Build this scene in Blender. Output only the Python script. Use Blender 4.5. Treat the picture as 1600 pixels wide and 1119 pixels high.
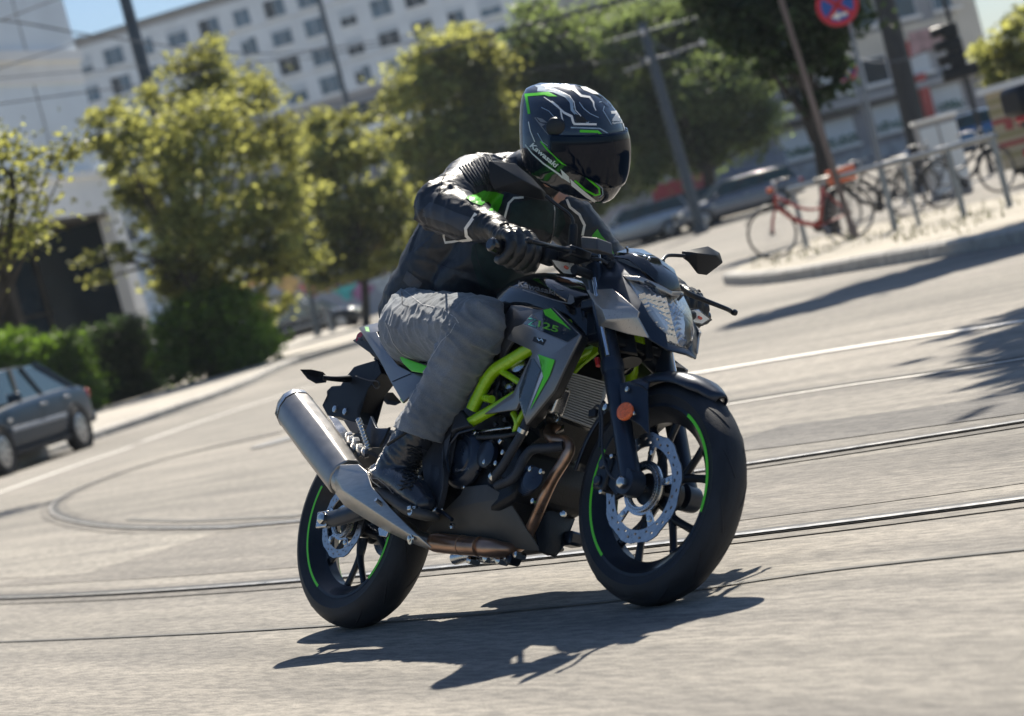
import bpy, bmesh, math, random
import numpy as np
from math import sin, cos, pi, radians, sqrt
from mathutils import Vector, Matrix, noise
from mathutils.bvhtree import BVHTree
random.seed(7); rng = np.random.default_rng(7)
for o in list(bpy.data.objects): bpy.data.objects.remove(o)
SC = bpy.context.scene; COL = SC.collection
# ------------------------------------------------------------------ camera, sky, sun, exposure
FPX, ROLL, PITCH, CAMH = 3559.9, 0.260076, 0.0369526, 0.91065
W0, H0 = 1600, 1119
cam = bpy.data.cameras.new('camera'); CAM = bpy.data.objects.new('camera', cam); COL.objects.link(CAM)
cam.sensor_width = 36; cam.lens = FPX/W0*36; cam.clip_start = .1; cam.clip_end = 2000
R_ = Vector((1, 0, 0)); U_ = Vector((0, sin(PITCH), cos(PITCH))); F_ = Vector((0, cos(PITCH), -sin(PITCH)))
xr = R_*cos(ROLL)-U_*sin(ROLL); xu = R_*sin(ROLL)+U_*cos(ROLL)
mw = Matrix((xr, xu, -F_)).transposed().to_4x4(); mw.translation = Vector((0, 0, CAMH)); CAM.matrix_world = mw
cam.dof.use_dof = True; cam.dof.focus_distance = 6.55; cam.dof.aperture_fstop = 3.6
SC.camera = CAM
SUN_AZ, SUN_EL = radians(15), radians(51.5)
L_SUN = Vector((sin(SUN_AZ)*cos(SUN_EL), cos(SUN_AZ)*cos(SUN_EL), sin(SUN_EL)))
world = bpy.data.worlds.new('World'); SC.world = world; world.use_nodes = True
wn = world.node_tree; bgn = wn.nodes['Background']; sky = wn.nodes.new('ShaderNodeTexSky'); sky.sky_type = 'NISHITA'
sky.sun_disc = False; sky.sun_elevation = SUN_EL; sky.sun_rotation = SUN_AZ; sky.air_density = 1.0; sky.air_density = 1.25; sky.dust_density = 1.0; sky.ozone_density = 8
wn.links.new(sky.outputs[0], bgn.inputs[0]); bgn.inputs[1].default_value = 0.052
sl = bpy.data.lights.new('sun', 'SUN'); sl.energy = 4.8; sl.angle = radians(.55); sl.color = (1, .925, .80)
SUN = bpy.data.objects.new('sun', sl); COL.objects.link(SUN); SUN.rotation_euler = L_SUN.to_track_quat('Z', 'Y').to_euler()
vs = SC.view_settings; SC.display_settings.display_device = 'sRGB'; vs.view_transform = 'Standard'; vs.look = 'None'; vs.gamma = 1; vs.exposure = 1.02; vs.use_curve_mapping = False
SC.cycles.max_bounces = 8; SC.cycles.transparent_max_bounces = 12
# ------------------------------------------------------------------ pixel -> point geometry
B_YAW, B_LEAN = 0.687096, 0.470164
Fv = np.array([sin(B_YAW), -cos(B_YAW), 0.]); Zv = np.array([0, 0, 1.]); Rv = np.cross(Fv, Zv)
BM = np.stack([Fv, -(Rv*cos(B_LEAN)+Zv*sin(B_LEAN)), Zv*cos(B_LEAN)-Rv*sin(B_LEAN)], 1); BO = np.array([-.66723, 6.7531, .0065])
C0 = np.array([0, 0, CAMH])
def ray(px, py):
    X = px-800; Y = 559.5-py
    ux = (X*cos(ROLL)+Y*sin(ROLL))/FPX; uy = (-X*sin(ROLL)+Y*cos(ROLL))/FPX
    return np.array([ux, uy*sin(PITCH)+cos(PITCH), uy*cos(PITCH)-sin(PITCH)])
CL = BM.T@(C0-BO)
def P(px, py, y=None, x=None, z=None):
    """point of the motorcycle's own frame (x forward, y left, z up) seen at a photo pixel, on the given plane"""
    d = BM.T@ray(px, py)
    if y is not None: t = (y-CL[1])/d[1]
    elif x is not None: t = (x-CL[0])/d[0]
    else: t = (z-CL[2])/d[2]
    return CL+d*t
def PL(pts): return [P(a, b, y=c) for a, b, c in pts]
def BG(px, py, Y):
    d = ray(px, py); return C0+d*(Y/d[1])
def terr(x, y):
    t = min(max(y-30, 0), 150); s = min(max(.0110+.0005*x, .002), .02)
    return s*t*(t/(t+12.0) if t > 0 else 0)
def G(px, py, dz=0.):
    d = ray(px, py); lo, hi = 2., 400.
    for i in range(50):
        m = .5*(lo+hi); q = C0+d*(m/d[1])
        if q[2] > terr(q[0], q[1])+dz: lo = m
        else: hi = m
    return C0+d*(lo/d[1])
# ------------------------------------------------------------------ materials
MATS = {}
def mat(name, col, rough=.5, metal=0., var=.12, scale=40., bump=0., bscale=200., coat=0., spec=.5, trans=0., emit=None, stretch=None, ior=1.45, rvar=.08, sheen=0.):
    if name in MATS: return MATS[name]
    m = bpy.data.materials.new(name); m.use_nodes = True; nt = m.node_tree; b = nt.nodes['Principled BSDF']; N = nt.nodes.new; Lk = nt.links.new
    b.inputs['Base Color'].default_value = (*col, 1); b.inputs['Roughness'].default_value = rough; b.inputs['Metallic'].default_value = metal
    b.inputs['Specular IOR Level'].default_value = spec; b.inputs['Coat Weight'].default_value = coat; b.inputs['Coat Roughness'].default_value = .06
    b.inputs['Transmission Weight'].default_value = trans; b.inputs['IOR'].default_value = ior
    if sheen: b.inputs['Sheen Weight'].default_value = sheen; b.inputs['Sheen Roughness'].default_value = .5
    if emit: b.inputs['Emission Color'].default_value = (*emit[0], 1); b.inputs['Emission Strength'].default_value = emit[1]
    tc = N('ShaderNodeTexCoord'); src = tc.outputs['Object']
    if stretch:
        mp = N('ShaderNodeMapping'); mp.inputs['Scale'].default_value = stretch; Lk(src, mp.inputs[0]); src = mp.outputs[0]
    if var or rvar:
        n = N('ShaderNodeTexNoise'); n.inputs['Scale'].default_value = scale; n.inputs['Detail'].default_value = 6; Lk(src, n.inputs[0])
        if var:
            r = N('ShaderNodeValToRGB'); r.color_ramp.elements[0].position = .3; r.color_ramp.elements[1].position = .7
            r.color_ramp.elements[0].color = (*[max(0, c*(1-var)) for c in col], 1); r.color_ramp.elements[1].color = (*[min(1, c*(1+var)) for c in col], 1)
            Lk(n.outputs[0], r.inputs[0]); Lk(r.outputs[0], b.inputs['Base Color'])
        if rvar:
            mr = N('ShaderNodeMapRange'); mr.inputs[3].default_value = max(.02, rough-rvar); mr.inputs[4].default_value = min(1, rough+rvar)
            Lk(n.outputs[0], mr.inputs[0]); Lk(mr.outputs[0], b.inputs['Roughness'])
    if bump:
        n2 = N('ShaderNodeTexNoise'); n2.inputs['Scale'].default_value = bscale; n2.inputs['Detail'].default_value = 5; Lk(src, n2.inputs[0])
        bp = N('ShaderNodeBump'); bp.inputs['Strength'].default_value = bump; bp.inputs['Distance'].default_value = .004; Lk(n2.outputs[0], bp.inputs['Height']); Lk(bp.outputs[0], b.inputs['Normal'])
    MATS[name] = m; return m
rubber = mat('rubber', (.014, .016, .021), .62, spec=.35, var=.25, scale=30, bump=.25, bscale=300)
tread_rubber = mat('tread_rubber', (.017, .020, .026), .55, spec=.35, var=.35, scale=14, bump=.3, bscale=260, stretch=(1, 4, 1))
black_metal = mat('black_metal', (.008, .012, .020), .36, .2, var=.2, coat=.12, spec=.4)
black_plastic = mat('black_plastic', (.009, .012, .018), .48, spec=.35, var=.2, bump=.12, bscale=900)
gloss_black = mat('gloss_black', (.006, .007, .009), .12, var=0, coat=.8, rvar=.03)
navy_matt = mat('dark_satin_paint', (.016, .025, .043), .36, .25, var=.12, coat=.15)
cover_navy = mat('navy_decal', (.012, .026, .042), .25, 0, var=.05, coat=.5)
grey_paint = mat('grey_metallic_paint', (.17, .172, .178), .34, .55, var=.06, scale=220, coat=.55)
grey_light = mat('silver_grey_paint', (.40, .385, .37), .30, .6, var=.05, scale=220, coat=.5)
silver = mat('silver_metal', (.55, .55, .55), .26, 1, var=.12, scale=60)
bolt_metal = mat('bolt_metal', (.62, .61, .58), .2, 1, var=.1)
chrome = mat('chrome', (.75, .75, .75), .08, 1, var=0, rvar=.03)
disc_steel = mat('disc_steel', (.42, .42, .43), .3, 1, var=.15, scale=90)
brushed = mat('brushed_steel', (.42, .405, .38), .33, .9, var=.1, scale=25, stretch=(1, 1, 9))
muffler_m = mat('muffler_satin', (.32, .31, .30), .36, .75, var=.08, scale=30)
lime_frame = mat('lime_frame_paint', (.30, .54, .004), .26, .1, var=.06, coat=.6)
lime = mat('lime_decal', (.10, .62, .02), .35, var=.03)
light_decal = mat('pale_decal', (.52, .55, .60), .4, var=.03)
white_d = mat('white_print', (.80, .79, .76), .4, var=.02, rvar=0)
grey_print = mat('grey_print', (.20, .205, .22), .35, var=.02, rvar=0)
radiator_m = mat('radiator_fins', (.46, .48, .49), .5, .1, var=.1)
copper_m = mat('heat_tinted_steel', (.40, .25, .175), .3, .85, var=.4, scale=9, stretch=(1, 1, 3))
hose_m = mat('rubber_hose', (.024, .028, .036), .4, var=.2, bump=.5, bscale=500)
engine_m = mat('engine_black', (.007, .009, .013), .42, .1, spec=.4, var=.3, bump=.2, bscale=150)
cover_m = mat('engine_cover', (.016, .024, .040), .3, .3, var=.2, coat=.3)
belly_m = mat('belly_pan', (.085, .080, .073), .5, .2, var=.08, bump=.06, bscale=800)
red_p = mat('red_plastic', (.55, .03, .03), .4)
glass_clear = mat("clear_lens", (.9,.93,.95), .04, var=0, rvar=0)
nt_ = glass_clear.node_tree; b_ = nt_.nodes["Principled BSDF"]; t_ = nt_.nodes.new("ShaderNodeBsdfTransparent"); t_.inputs[0].default_value = (.95,.96,.97,1); g_ = nt_.nodes.new("ShaderNodeBsdfGlossy"); g_.inputs["Roughness"].default_value = .03; lw_ = nt_.nodes.new("ShaderNodeLayerWeight"); lw_.inputs[0].default_value = .5; pw_ = nt_.nodes.new("ShaderNodeMath"); pw_.operation = "POWER"; pw_.inputs[1].default_value = 4; nt_.links.new(lw_.outputs["Facing"], pw_.inputs[0]); f_ = nt_.nodes.new("ShaderNodeMath"); f_.operation = "MULTIPLY_ADD"; f_.inputs[1].default_value = .7; f_.inputs[2].default_value = .045; nt_.links.new(pw_.outputs[0], f_.inputs[0]); x_ = nt_.nodes.new("ShaderNodeMixShader"); nt_.links.new(f_.outputs[0], x_.inputs[0]); nt_.links.new(t_.outputs[0], x_.inputs[1]); nt_.links.new(g_.outputs[0], x_.inputs[2]); nt_.links.new(x_.outputs[0], nt_.nodes["Material Output"].inputs[0])
lens_inner = mat('reflector_bowl', (.85, .84, .80), .3, .4, var=.1, scale=50)
amber = mat('orange_reflector', (.75, .13, .02), .18, var=.3, scale=180, coat=.8, bump=.5, bscale=420)
bulb_m = mat('red_bulb', (.6, .08, .05), .2)
# ------------------------------------------------------------------ mesh helpers
def link(name, me, m=None, parent=None, smooth=False):
    o = bpy.data.objects.new(name, me); COL.objects.link(o)
    if m and not me.materials: me.materials.append(m)
    if parent: o.parent = parent
    if smooth: me.shade_smooth()
    return o
def auto(o, ang=35):
    o.data.shade_smooth()
    try: o.data.set_sharp_from_angle(angle=radians(ang))
    except Exception: pass
    return o
def mk(name, v, f, m=None, parent=None, smooth=False, ang=None):
    me = bpy.data.meshes.new(name); me.from_pydata([tuple(map(float, q)) for q in v], [], f); me.validate(); me.update()
    o = link(name, me, m, parent, smooth)
    if ang: auto(o, ang)
    return o
def fixn(o):
    bm = bmesh.new(); bm.from_mesh(o.data); bmesh.ops.remove_doubles(bm, verts=bm.verts, dist=1e-5); bmesh.ops.recalc_face_normals(bm, faces=bm.faces); bm.to_mesh(o.data); bm.free(); return o
def empty(name, label=None, cat=None, group=None, loc=(0, 0, 0), rz=0, mtx=None):
    o = bpy.data.objects.new(name, None); COL.objects.link(o); o.empty_display_size = .1
    if mtx is not None: o.matrix_world = mtx
    else: o.location = loc; o.rotation_euler = (0, 0, rz)
    tag(o, label, cat, group); return o
def tag(o, label=None, cat=None, group=None, kind=None):
    if label: o['label'] = label
    if cat: o['category'] = cat
    if group: o['group'] = group
    if kind: o['kind'] = kind
    return o
def bev(o, w=.002, seg=2):
    b = o.modifiers.new('bevel', 'BEVEL'); b.width = w; b.segments = seg; b.limit_method = 'ANGLE'; b.angle_limit = radians(30); auto(o, 40); return o
def box(name, c, s, m, parent=None, rot=None, bw=0):
    v = [Vector(((i & 1)-.5, ((i >> 1) & 1)-.5, ((i >> 2) & 1)-.5)) for i in range(8)]
    v = [Vector((a.x*s[0], a.y*s[1], a.z*s[2])) for a in v]
    if rot is not None: v = [rot@a for a in v]
    f = [(0, 2, 3, 1), (4, 5, 7, 6), (0, 1, 5, 4), (2, 6, 7, 3), (0, 4, 6, 2), (1, 3, 7, 5)]
    o = mk(name, [a+Vector(c) for a in v], f, m, parent)
    if bw: bev(o, bw)
    return o
def crv(pts, n=6):
    pts = [np.array(p, float) for p in pts]
    if len(pts) < 3: return [pts[0]+(pts[-1]-pts[0])*i/n for i in range(n+1)]
    q = [2*pts[0]-pts[1]]+pts+[2*pts[-1]-pts[-2]]; out = []
    for i in range(1, len(q)-2):
        a, b, c, d = q[i-1:i+3]
        for k in range(n):
            t = k/n; out.append(.5*((2*b)+(-a+c)*t+(2*a-5*b+4*c-d)*t*t+(-a+3*b-3*c+d)*t**3))
    return out+[pts[-1]]
def sweep_data(pts, r, seg=12, smooth=5, caps='flat', flat=1.0, up=None):
    """tube along points; r: number, or one per control point; returns verts, faces"""
    pts = [np.array(p, float) for p in pts]
    rr = [r]*len(pts) if np.isscalar(r) else list(r)
    if smooth and len(pts) > 1:
        ext = [np.append(p, s) for p, s in zip(pts, rr)]; ext = crv(ext, smooth); pts = [e[:3] for e in ext]; rr = [max(1e-4, e[3]) for e in ext]
    if caps == 'round':
        d0 = pts[0]-pts[1]; d0 /= np.linalg.norm(d0)+1e-9; d1 = pts[-1]-pts[-2]; d1 /= np.linalg.norm(d1)+1e-9
        A = [(pts[0]+d0*rr[0]*sin(a), rr[0]*cos(a)) for a in (1.5, 1.15, .8, .4)]; B = [(pts[-1]+d1*rr[-1]*sin(a), rr[-1]*cos(a)) for a in (.4, .8, 1.15, 1.5)]
        pts = [a[0] for a in A]+pts+[b[0] for b in B]; rr = [a[1] for a in A]+rr+[b[1] for b in B]
    V = []; Fc = []; n = len(pts); T = []
    for i in range(n):
        t = pts[min(i+1, n-1)]-pts[max(i-1, 0)]; T.append(t/(np.linalg.norm(t)+1e-9))
    u = np.array(up, float) if up is not None else (np.array([0, 0, 1.]) if abs(T[0][2]) < .9 else np.array([1., 0, 0]))
    for i in range(n):
        u = u-T[i]*u.dot(T[i]); u /= np.linalg.norm(u)+1e-9; w = np.cross(T[i], u)
        for k in range(seg):
            a = 2*pi*k/seg; V.append(pts[i]+rr[i]*(w*cos(a)+u*sin(a)*flat))
    for i in range(n-1):
        for k in range(seg):
            k2 = (k+1) % seg; Fc.append((i*seg+k, i*seg+k2, (i+1)*seg+k2, (i+1)*seg+k))
    Fc.append(tuple(range(seg))[::-1]); Fc.append(tuple(range((n-1)*seg, n*seg)))
    return V, Fc
def tube(name, pts, r, m, parent=None, seg=12, smooth=5, caps='flat', flat=1., up=None):
    v, f = sweep_data(pts, r, seg, smooth, caps, flat, up); return auto(mk(name, v, f, m, parent), 50)
def lathe(name, prof, c, axis, m, parent=None, seg=32, closed=False, ref=None):
    """prof: (radius, height along axis)"""
    ax = Vector(axis).normalized(); u = Vector(ref) if ref else (Vector((0, 0, 1)) if abs(ax.z) < .9 else Vector((1, 0, 0))); u = (u-ax*u.dot(ax)).normalized(); w = ax.cross(u)
    V = []; Fc = []; n = len(prof); c = Vector(c)
    for r, h in prof:
        for k in range(seg):
            a = 2*pi*k/seg; V.append(c+ax*h+(u*cos(a)+w*sin(a))*r)
    for i in range(n if closed else n-1):
        j = (i+1) % n
        for k in range(seg):
            k2 = (k+1) % seg; Fc.append((i*seg+k, i*seg+k2, j*seg+k2, j*seg+k))
    if not closed: Fc.append(tuple(range(seg))[::-1]); Fc.append(tuple(range((n-1)*seg, n*seg)))
    o = mk(name, V, Fc, m, parent); fixn(o); return auto(o, 35)
def merge_data(parts):
    V = []; Fc = []
    for v, f in parts:
        b = len(V); V += list(v); Fc += [tuple(i+b for i in q) for q in f]
    return V, Fc
def loft(name, rings, m, parent=None, closed=True, caps=True, ang=40, sub=0):
    n = len(rings[0]); V = [q for r in rings for q in r]; Fc = []
    for i in range(len(rings)-1):
        for k in range(n if closed else n-1):
            k2 = (k+1) % n; Fc.append((i*n+k, i*n+k2, (i+1)*n+k2, (i+1)*n+k))
    if caps and closed: Fc.append(tuple(range(n))[::-1]); Fc.append(tuple(range((len(rings)-1)*n, len(rings)*n)))
    o = mk(name, V, Fc, m, parent); fixn(o)
    if sub: s = o.modifiers.new('sub', 'SUBSURF'); s.levels = s.render_levels = sub
    return auto(o, ang)
def plate(name, pts, m, parent=None, th=.004, bw=.0012):
    """flat-ish outline (3D points) given thickness along its mean normal"""
    V = [np.array(p, float) for p in pts]; n = len(V); nrm = np.zeros(3)
    for i in range(n): nrm += np.cross(V[i], V[(i+1) % n])
    nrm /= np.linalg.norm(nrm)+1e-12; W = [v-nrm*th for v in V]
    bm = bmesh.new(); a = [bm.verts.new(v) for v in V]; b = [bm.verts.new(v) for v in W]
    bm.faces.new(a); bm.faces.new(b[::-1])
    for i in range(n): j = (i+1) % n; bm.faces.new((a[j], a[i], b[i], b[j]))
    bmesh.ops.triangulate(bm, faces=[f for f in bm.faces if len(f.verts) > 4]); bmesh.ops.recalc_face_normals(bm, faces=bm.faces)
    me = bpy.data.meshes.new(name); bm.to_mesh(me); bm.free(); o = link(name, me, m, parent)
    if bw: bev(o, bw, 1)
    return auto(o, 35)
def shell(name, v, faces, m, parent=None, th=.006, mirror=False, inward=None, bw=.0015, ang=28, sub=0):
    """faceted panel: 3D verts + faces; solidify keeps it a real shell; mirror merges the other side"""
    v = [np.array(q, float) for q in v]; fs = [tuple(f) for f in faces]
    if mirror:
        n = len(v); v2 = [q*np.array([1, -1, 1]) for q in v]; v = v+v2; fs = fs+[tuple(i+n for i in f)[::-1] for f in fs]
    o = mk(name, v, fs, m, parent); fixn(o)
    s = o.modifiers.new('solid', 'SOLIDIFY'); s.thickness = th; s.offset = -1
    if bw: b = o.modifiers.new('bevel', 'BEVEL'); b.width = bw; b.segments = 2; b.limit_method = 'ANGLE'; b.angle_limit = radians(25)
    if sub: q = o.modifiers.new('sub', 'SUBSURF'); q.levels = q.render_levels = sub
    return auto(o, ang)
def facing(o, outward):
    """flip the whole mesh if its average normal points against outward"""
    s = Vector((0, 0, 0))
    for p in o.data.polygons: s += p.normal*p.area
    if s.dot(Vector(outward)) < 0: o.data.flip_normals()
    return o
def mirror_copy(o, parent=None):
    me = o.data.copy(); 
    for q in me.vertices: q.co.y = -q.co.y
    me.flip_normals(); c = o.copy(); c.data = me; COL.objects.link(c); c.parent = parent or o.parent; return c
def bvh_of(objs):
    dg = bpy.context.evaluated_depsgraph_get(); V = []; Fc = []
    for o in objs:
        e = o.evaluated_get(dg); me = e.to_mesh(); b = len(V); V += [q.co.copy() for q in me.vertices]; Fc += [tuple(i+b for i in p.vertices) for p in me.polygons]; e.to_mesh_clear()
    return BVHTree.FromPolygons(V, Fc)
CLv = Vector(CL)
def hit(bvh, px, py, off=.0012):
    d = Vector(BM.T@ray(px, py)).normalized(); h = bvh.ray_cast(CLv, d)
    if h[0] is None: return None
    n = h[1]
    if n.dot(d) > 0: n = -n
    return h[0]+n*off
def decal(name, polys, bvh, m, parent, off=.0012, step=5., src=None):
    """a thin print laid on the surface: pixel outlines cut fine and dropped onto it"""
    bm = bmesh.new()
    for poly in polys:
        vs_ = [bm.verts.new((x, y, 0)) for x, y in poly]
        try: bm.faces.new(vs_)
        except Exception: pass
    if src: bm.from_mesh(src)
    bmesh.ops.triangulate(bm, faces=bm.faces[:])
    for it in range(5):
        ed = [e for e in bm.edges if e.calc_length() > step]
        if not ed: break
        bmesh.ops.subdivide_edges(bm, edges=ed, cuts=1); bmesh.ops.triangulate(bm, faces=bm.faces[:])
    dead = []
    for v in bm.verts:
        h = hit(bvh, v.co.x, v.co.y, off)
        if h is None: dead.append(v)
        else: v.co = h
    if dead: bmesh.ops.delete(bm, geom=dead, context='VERTS')
    me = bpy.data.meshes.new(name); bm.to_mesh(me); bm.free(); o = link(name, me, m, parent, True); return o
def stroke(pts, w, w2=None):
    """pixel polyline -> list of quads of width w"""
    out = []; n = len(pts); w2 = w if w2 is None else w2; L = []; Rr = []
    for i in range(n):
        a = np.array(pts[max(i-1, 0)], float); b = np.array(pts[min(i+1, n-1)], float); t = b-a; t /= np.linalg.norm(t)+1e-9
        nn = np.array([-t[1], t[0]]); ww = (w+(w2-w)*i/(n-1))/2; L.append(np.array(pts[i])+nn*ww); Rr.append(np.array(pts[i])-nn*ww)
    for i in range(n-1): out.append([L[i], L[i+1], Rr[i+1], Rr[i]])
    return out
def text_mesh(txt, bold=0., res=3):
    c = bpy.data.curves.new('t', 'FONT'); c.body = txt; c.size = 1; c.resolution_u = res; c.offset = bold
    o = bpy.data.objects.new('t', c); COL.objects.link(o); dg = bpy.context.evaluated_depsgraph_get(); dg.update()
    me = bpy.data.meshes.new_from_object(o.evaluated_get(dg)); bpy.data.objects.remove(o)
    xs = [v.co.x for v in me.vertices]; x0, x1 = min(xs), max(xs)
    for v in me.vertices: v.co.x = (v.co.x-x0)/(x1-x0)
    return me
def text_px(txt, p0, p1, h, skew=0., bold=.02, capw=None):
    """text mesh in pixel coordinates running from p0 to p1 (baseline), cap height h px"""
    me = text_mesh(txt, bold); a = np.array(p0, float); t = np.array(p1, float)-a; L = np.linalg.norm(t); t /= L; n = np.array([t[1], -t[0]])
    for v in me.vertices:
        q = a+t*(v.co.x*L+skew*v.co.y*h/.7)+n*(v.co.y*h/.7); v.co.x, v.co.y, v.co.z = q[0], q[1], 0
    return me
# ================================================================== SETTING: ground, road, pavements
def asphalt(name, c0, c1, rough=.9, grain=1.0, tint=1.0):
    m = bpy.data.materials.new(name); m.use_nodes = True; nt = m.node_tree; b = nt.nodes['Principled BSDF']; N = nt.nodes.new; Lk = nt.links.new
    b.inputs['Roughness'].default_value = rough; b.inputs['Specular IOR Level'].default_value = .25
    tc = N('ShaderNodeTexCoord'); rot = N('ShaderNodeMapping'); rot.inputs['Rotation'].default_value = (0, 0, radians(-125)); Lk(tc.outputs['Object'], rot.inputs[0])
    def noise_(scale, det, stretch=(1, 1, 1), rough_=.6):
        mp = N('ShaderNodeMapping'); mp.inputs['Scale'].default_value = stretch; Lk(rot.outputs[0], mp.inputs[0]); n = N('ShaderNodeTexNoise'); n.inputs['Scale'].default_value = scale; n.inputs['Detail'].default_value = det; n.inputs['Roughness'].default_value = rough_; Lk(mp.outputs[0], n.inputs[0]); return n.outputs[0]
    big = noise_(.45, 6, (.10, 1, 1)); mid = noise_(5, 7, (.10, 1, 1)); fine = noise_(48, 5, (.22, 1, 1), .65); agg = noise_(150, 2, (.6, 1, 1), .7)
    def ramp(src, lo, hi, a, c):
        r = N('ShaderNodeValToRGB'); r.color_ramp.elements[0].position = lo; r.color_ramp.elements[1].position = hi; r.color_ramp.elements[0].color = (*a, 1); r.color_ramp.elements[1].color = (*c, 1); Lk(src, r.inputs[0]); return r.outputs[0]
    def mul(a, c, f):
        x = N('ShaderNodeMix'); x.data_type = 'RGBA'; x.blend_type = 'MULTIPLY'; x.inputs[0].default_value = f; Lk(a, x.inputs[6]); Lk(c, x.inputs[7]); return x.outputs[2]
    col = ramp(big, .32, .68, c0, c1); col = mul(col, ramp(mid, .36, .62, (.62, .62, .64), (1.12, 1.1, 1.08)), .75)
    col = mul(col, ramp(fine, .38, .60, (.50, .51, .53), (1.18, 1.17, 1.15)), .62*grain); col = mul(col, ramp(agg, .35, .65, (.6, .6, .6), (1.25, 1.25, 1.25)), .35*grain)
    Lk(col, b.inputs['Base Color'])
    ad = N('ShaderNodeMath'); ad.operation = 'ADD'; Lk(fine, ad.inputs[0]); Lk(agg, ad.inputs[1]); bp = N('ShaderNodeBump'); bp.inputs['Strength'].default_value = .55*grain; bp.inputs['Distance'].default_value = .006; Lk(ad.outputs[0], bp.inputs['Height']); Lk(bp.outputs[0], b.inputs['Normal'])
    return m
road_m = asphalt('road_asphalt', (.215, .205, .185), (.31, .29, .258)); bed_m = asphalt('track_bed', (.17, .162, .148), (.25, .235, .212))
pave_m = asphalt('pavement', (.38, .355, .31), (.46, .43, .38), grain=.4); dirt_m = asphalt('sandy_ground', (.34, .315, .26), (.46, .425, .36), grain=.8)
kerb_m = mat('kerb_concrete', (.36, .345, .32), .85, var=.2, scale=8, bump=.4, bscale=60); line_m = mat('road_paint', (.66, .63, .58), .7, var=.18, scale=14, bump=.2)
steel_m = mat('rail_steel', (.45, .43, .41), .30, .9, var=.15, scale=20); groove_m = mat('rail_groove', (.012, .014, .018), .7, var=.2); seam_m = mat('joint_sealant', (.10, .098, .092), .8)
def gz(x, y): return terr(x, y)
def ground_sheet():
    ys = list(np.arange(-8, 30, 2.))+list(np.arange(30, 80, 2.))+list(np.arange(80, 200, 8.))+[230, 280, 360, 500, 800]; V = []; Fc = []
    xs_ = [-400, -200, -100, -70, -50]+list(np.arange(-40, 41, 4.))+[50, 70, 100, 200, 400]
    for y in ys:
        for x in xs_: V.append((x, y, gz(x, y)))
    w = len(xs_)
    for j in range(len(ys)-1):
        for i in range(w-1): b = j*w+i; Fc.append((b, b+1, b+w+1, b+w))
    return V, Fc
V, Fc = ground_sheet(); road = mk('road', V, Fc, road_m, None, True); tag(road, kind='structure')
def ribbon(name, pts, w, dz, m, parent=None, n=10, world=False, off=0.):
    """flat strip laid along ground points seen at photo pixels"""
    g = [np.array(p, float)[:2] for p in pts] if world else [G(*p)[:2] for p in pts]; g = [np.append(q, 0) for q in g]; g = crv(g, n); V = []; Fc = []
    for i in range(len(g)):
        t = g[min(i+1, len(g)-1)]-g[max(i-1, 0)]; t /= np.linalg.norm(t)+1e-9; nn = np.array([-t[1], t[0], 0])
        for s in (-.5, .5): q = g[i]+nn*(off+s*w); V.append((q[0], q[1], gz(q[0], q[1])+dz))
    for i in range(len(g)-1): Fc.append((2*i, 2*i+2, 2*i+3, 2*i+1))
    o = mk(name, V, Fc, m, parent); bm = bmesh.new(); bm.from_mesh(o.data)
    for f in bm.faces:
        f.normal_update()
        if f.normal.z < 0: f.normal_flip()
    bm.to_mesh(o.data); bm.free()
    return o
RA = [(-420, 941), (-60, 938), (0, 934), (230, 924), (467, 910), (680, 889), (900, 868), (1150, 839), (1330, 814), (1600, 783), (1900, 742)]
RB = [(1950, 600), (1720, 643), (1600, 664), (1172, 723), (900, 763), (470, 819), (300, 826), (200, 825), (120, 815), (86, 801), (92, 783), (140, 758), (230, 726), (330, 700), (440, 676)]
def smooth_px(pts, deg):
    w = np.array([G(*p)[:2] for p in pts]); t = np.concatenate([[0], np.cumsum(np.linalg.norm(np.diff(w, axis=0), axis=1))]); return [np.array([np.polyval(np.polyfit(t, w[:, k], deg), q) for k in range(2)]) for q in np.linspace(0, t[-1], 14)]
RA = smooth_px(RA, 3); RB = smooth_px(RB[:7], 2)[:-1]+[G(*p)[:2] for p in RB[7:]]
trk = tag(bpy.data.objects.new('tram_track', None), kind='structure'); COL.objects.link(trk)
ribbon('track_surface', [a*.5+b*.5 for a, b in zip(RA[3:][::-1], smooth_px([(1950, 600), (1720, 643), (1600, 664), (1172, 723), (900, 763), (470, 819)], 2)[:11])], .9, .0018, bed_m, trk, world=True)
for rp in (RA, RB):
    sg = 1 if rp is RA else -1; ribbon('rail_bed', rp, .22, .0035, bed_m, trk, world=True); ribbon('rail_groove', rp, .085, .0075, groove_m, trk, world=True); ribbon('rail_head', rp, .028, .0115, steel_m, trk, off=-.024*sg, world=True)
ribbon('track_joint', [(470, 806), (300, 814), (200, 812)], .05, .004, seam_m, trk)
ribbon('track_joint', [(-50, 1006), (400, 986), (900, 946), (1300, 892), (1700, 850)], .02, .004, seam_m, trk)
ribbon('track_joint', [(1130, 629), (1300, 603), (1460, 580), (1700, 541)], .035, .004, seam_m, trk)
ribbon('track_joint', [(1130, 634), (1300, 607), (1460, 584), (1700, 545)], .03, .004, line_m, trk)
pt_ = tag(bpy.data.objects.new('road_repair', None), kind='structure'); COL.objects.link(pt_)
patch_m = asphalt('repair_asphalt', (.15, .146, .14), (.215, .205, .19)); old_m = asphalt('worn_asphalt', (.25, .238, .212), (.33, .31, .275), grain=1.2)
ribbon('repair_patch', [(-80, 880), (120, 868), (260, 858)], .9, .0025, old_m, pt_); ribbon('repair_patch', [(1150, 690), (1330, 668), (1700, 615)], .5, .0025, patch_m, pt_)
mk_ = tag(bpy.data.objects.new('road_marking', None), kind='structure'); COL.objects.link(mk_)
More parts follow.
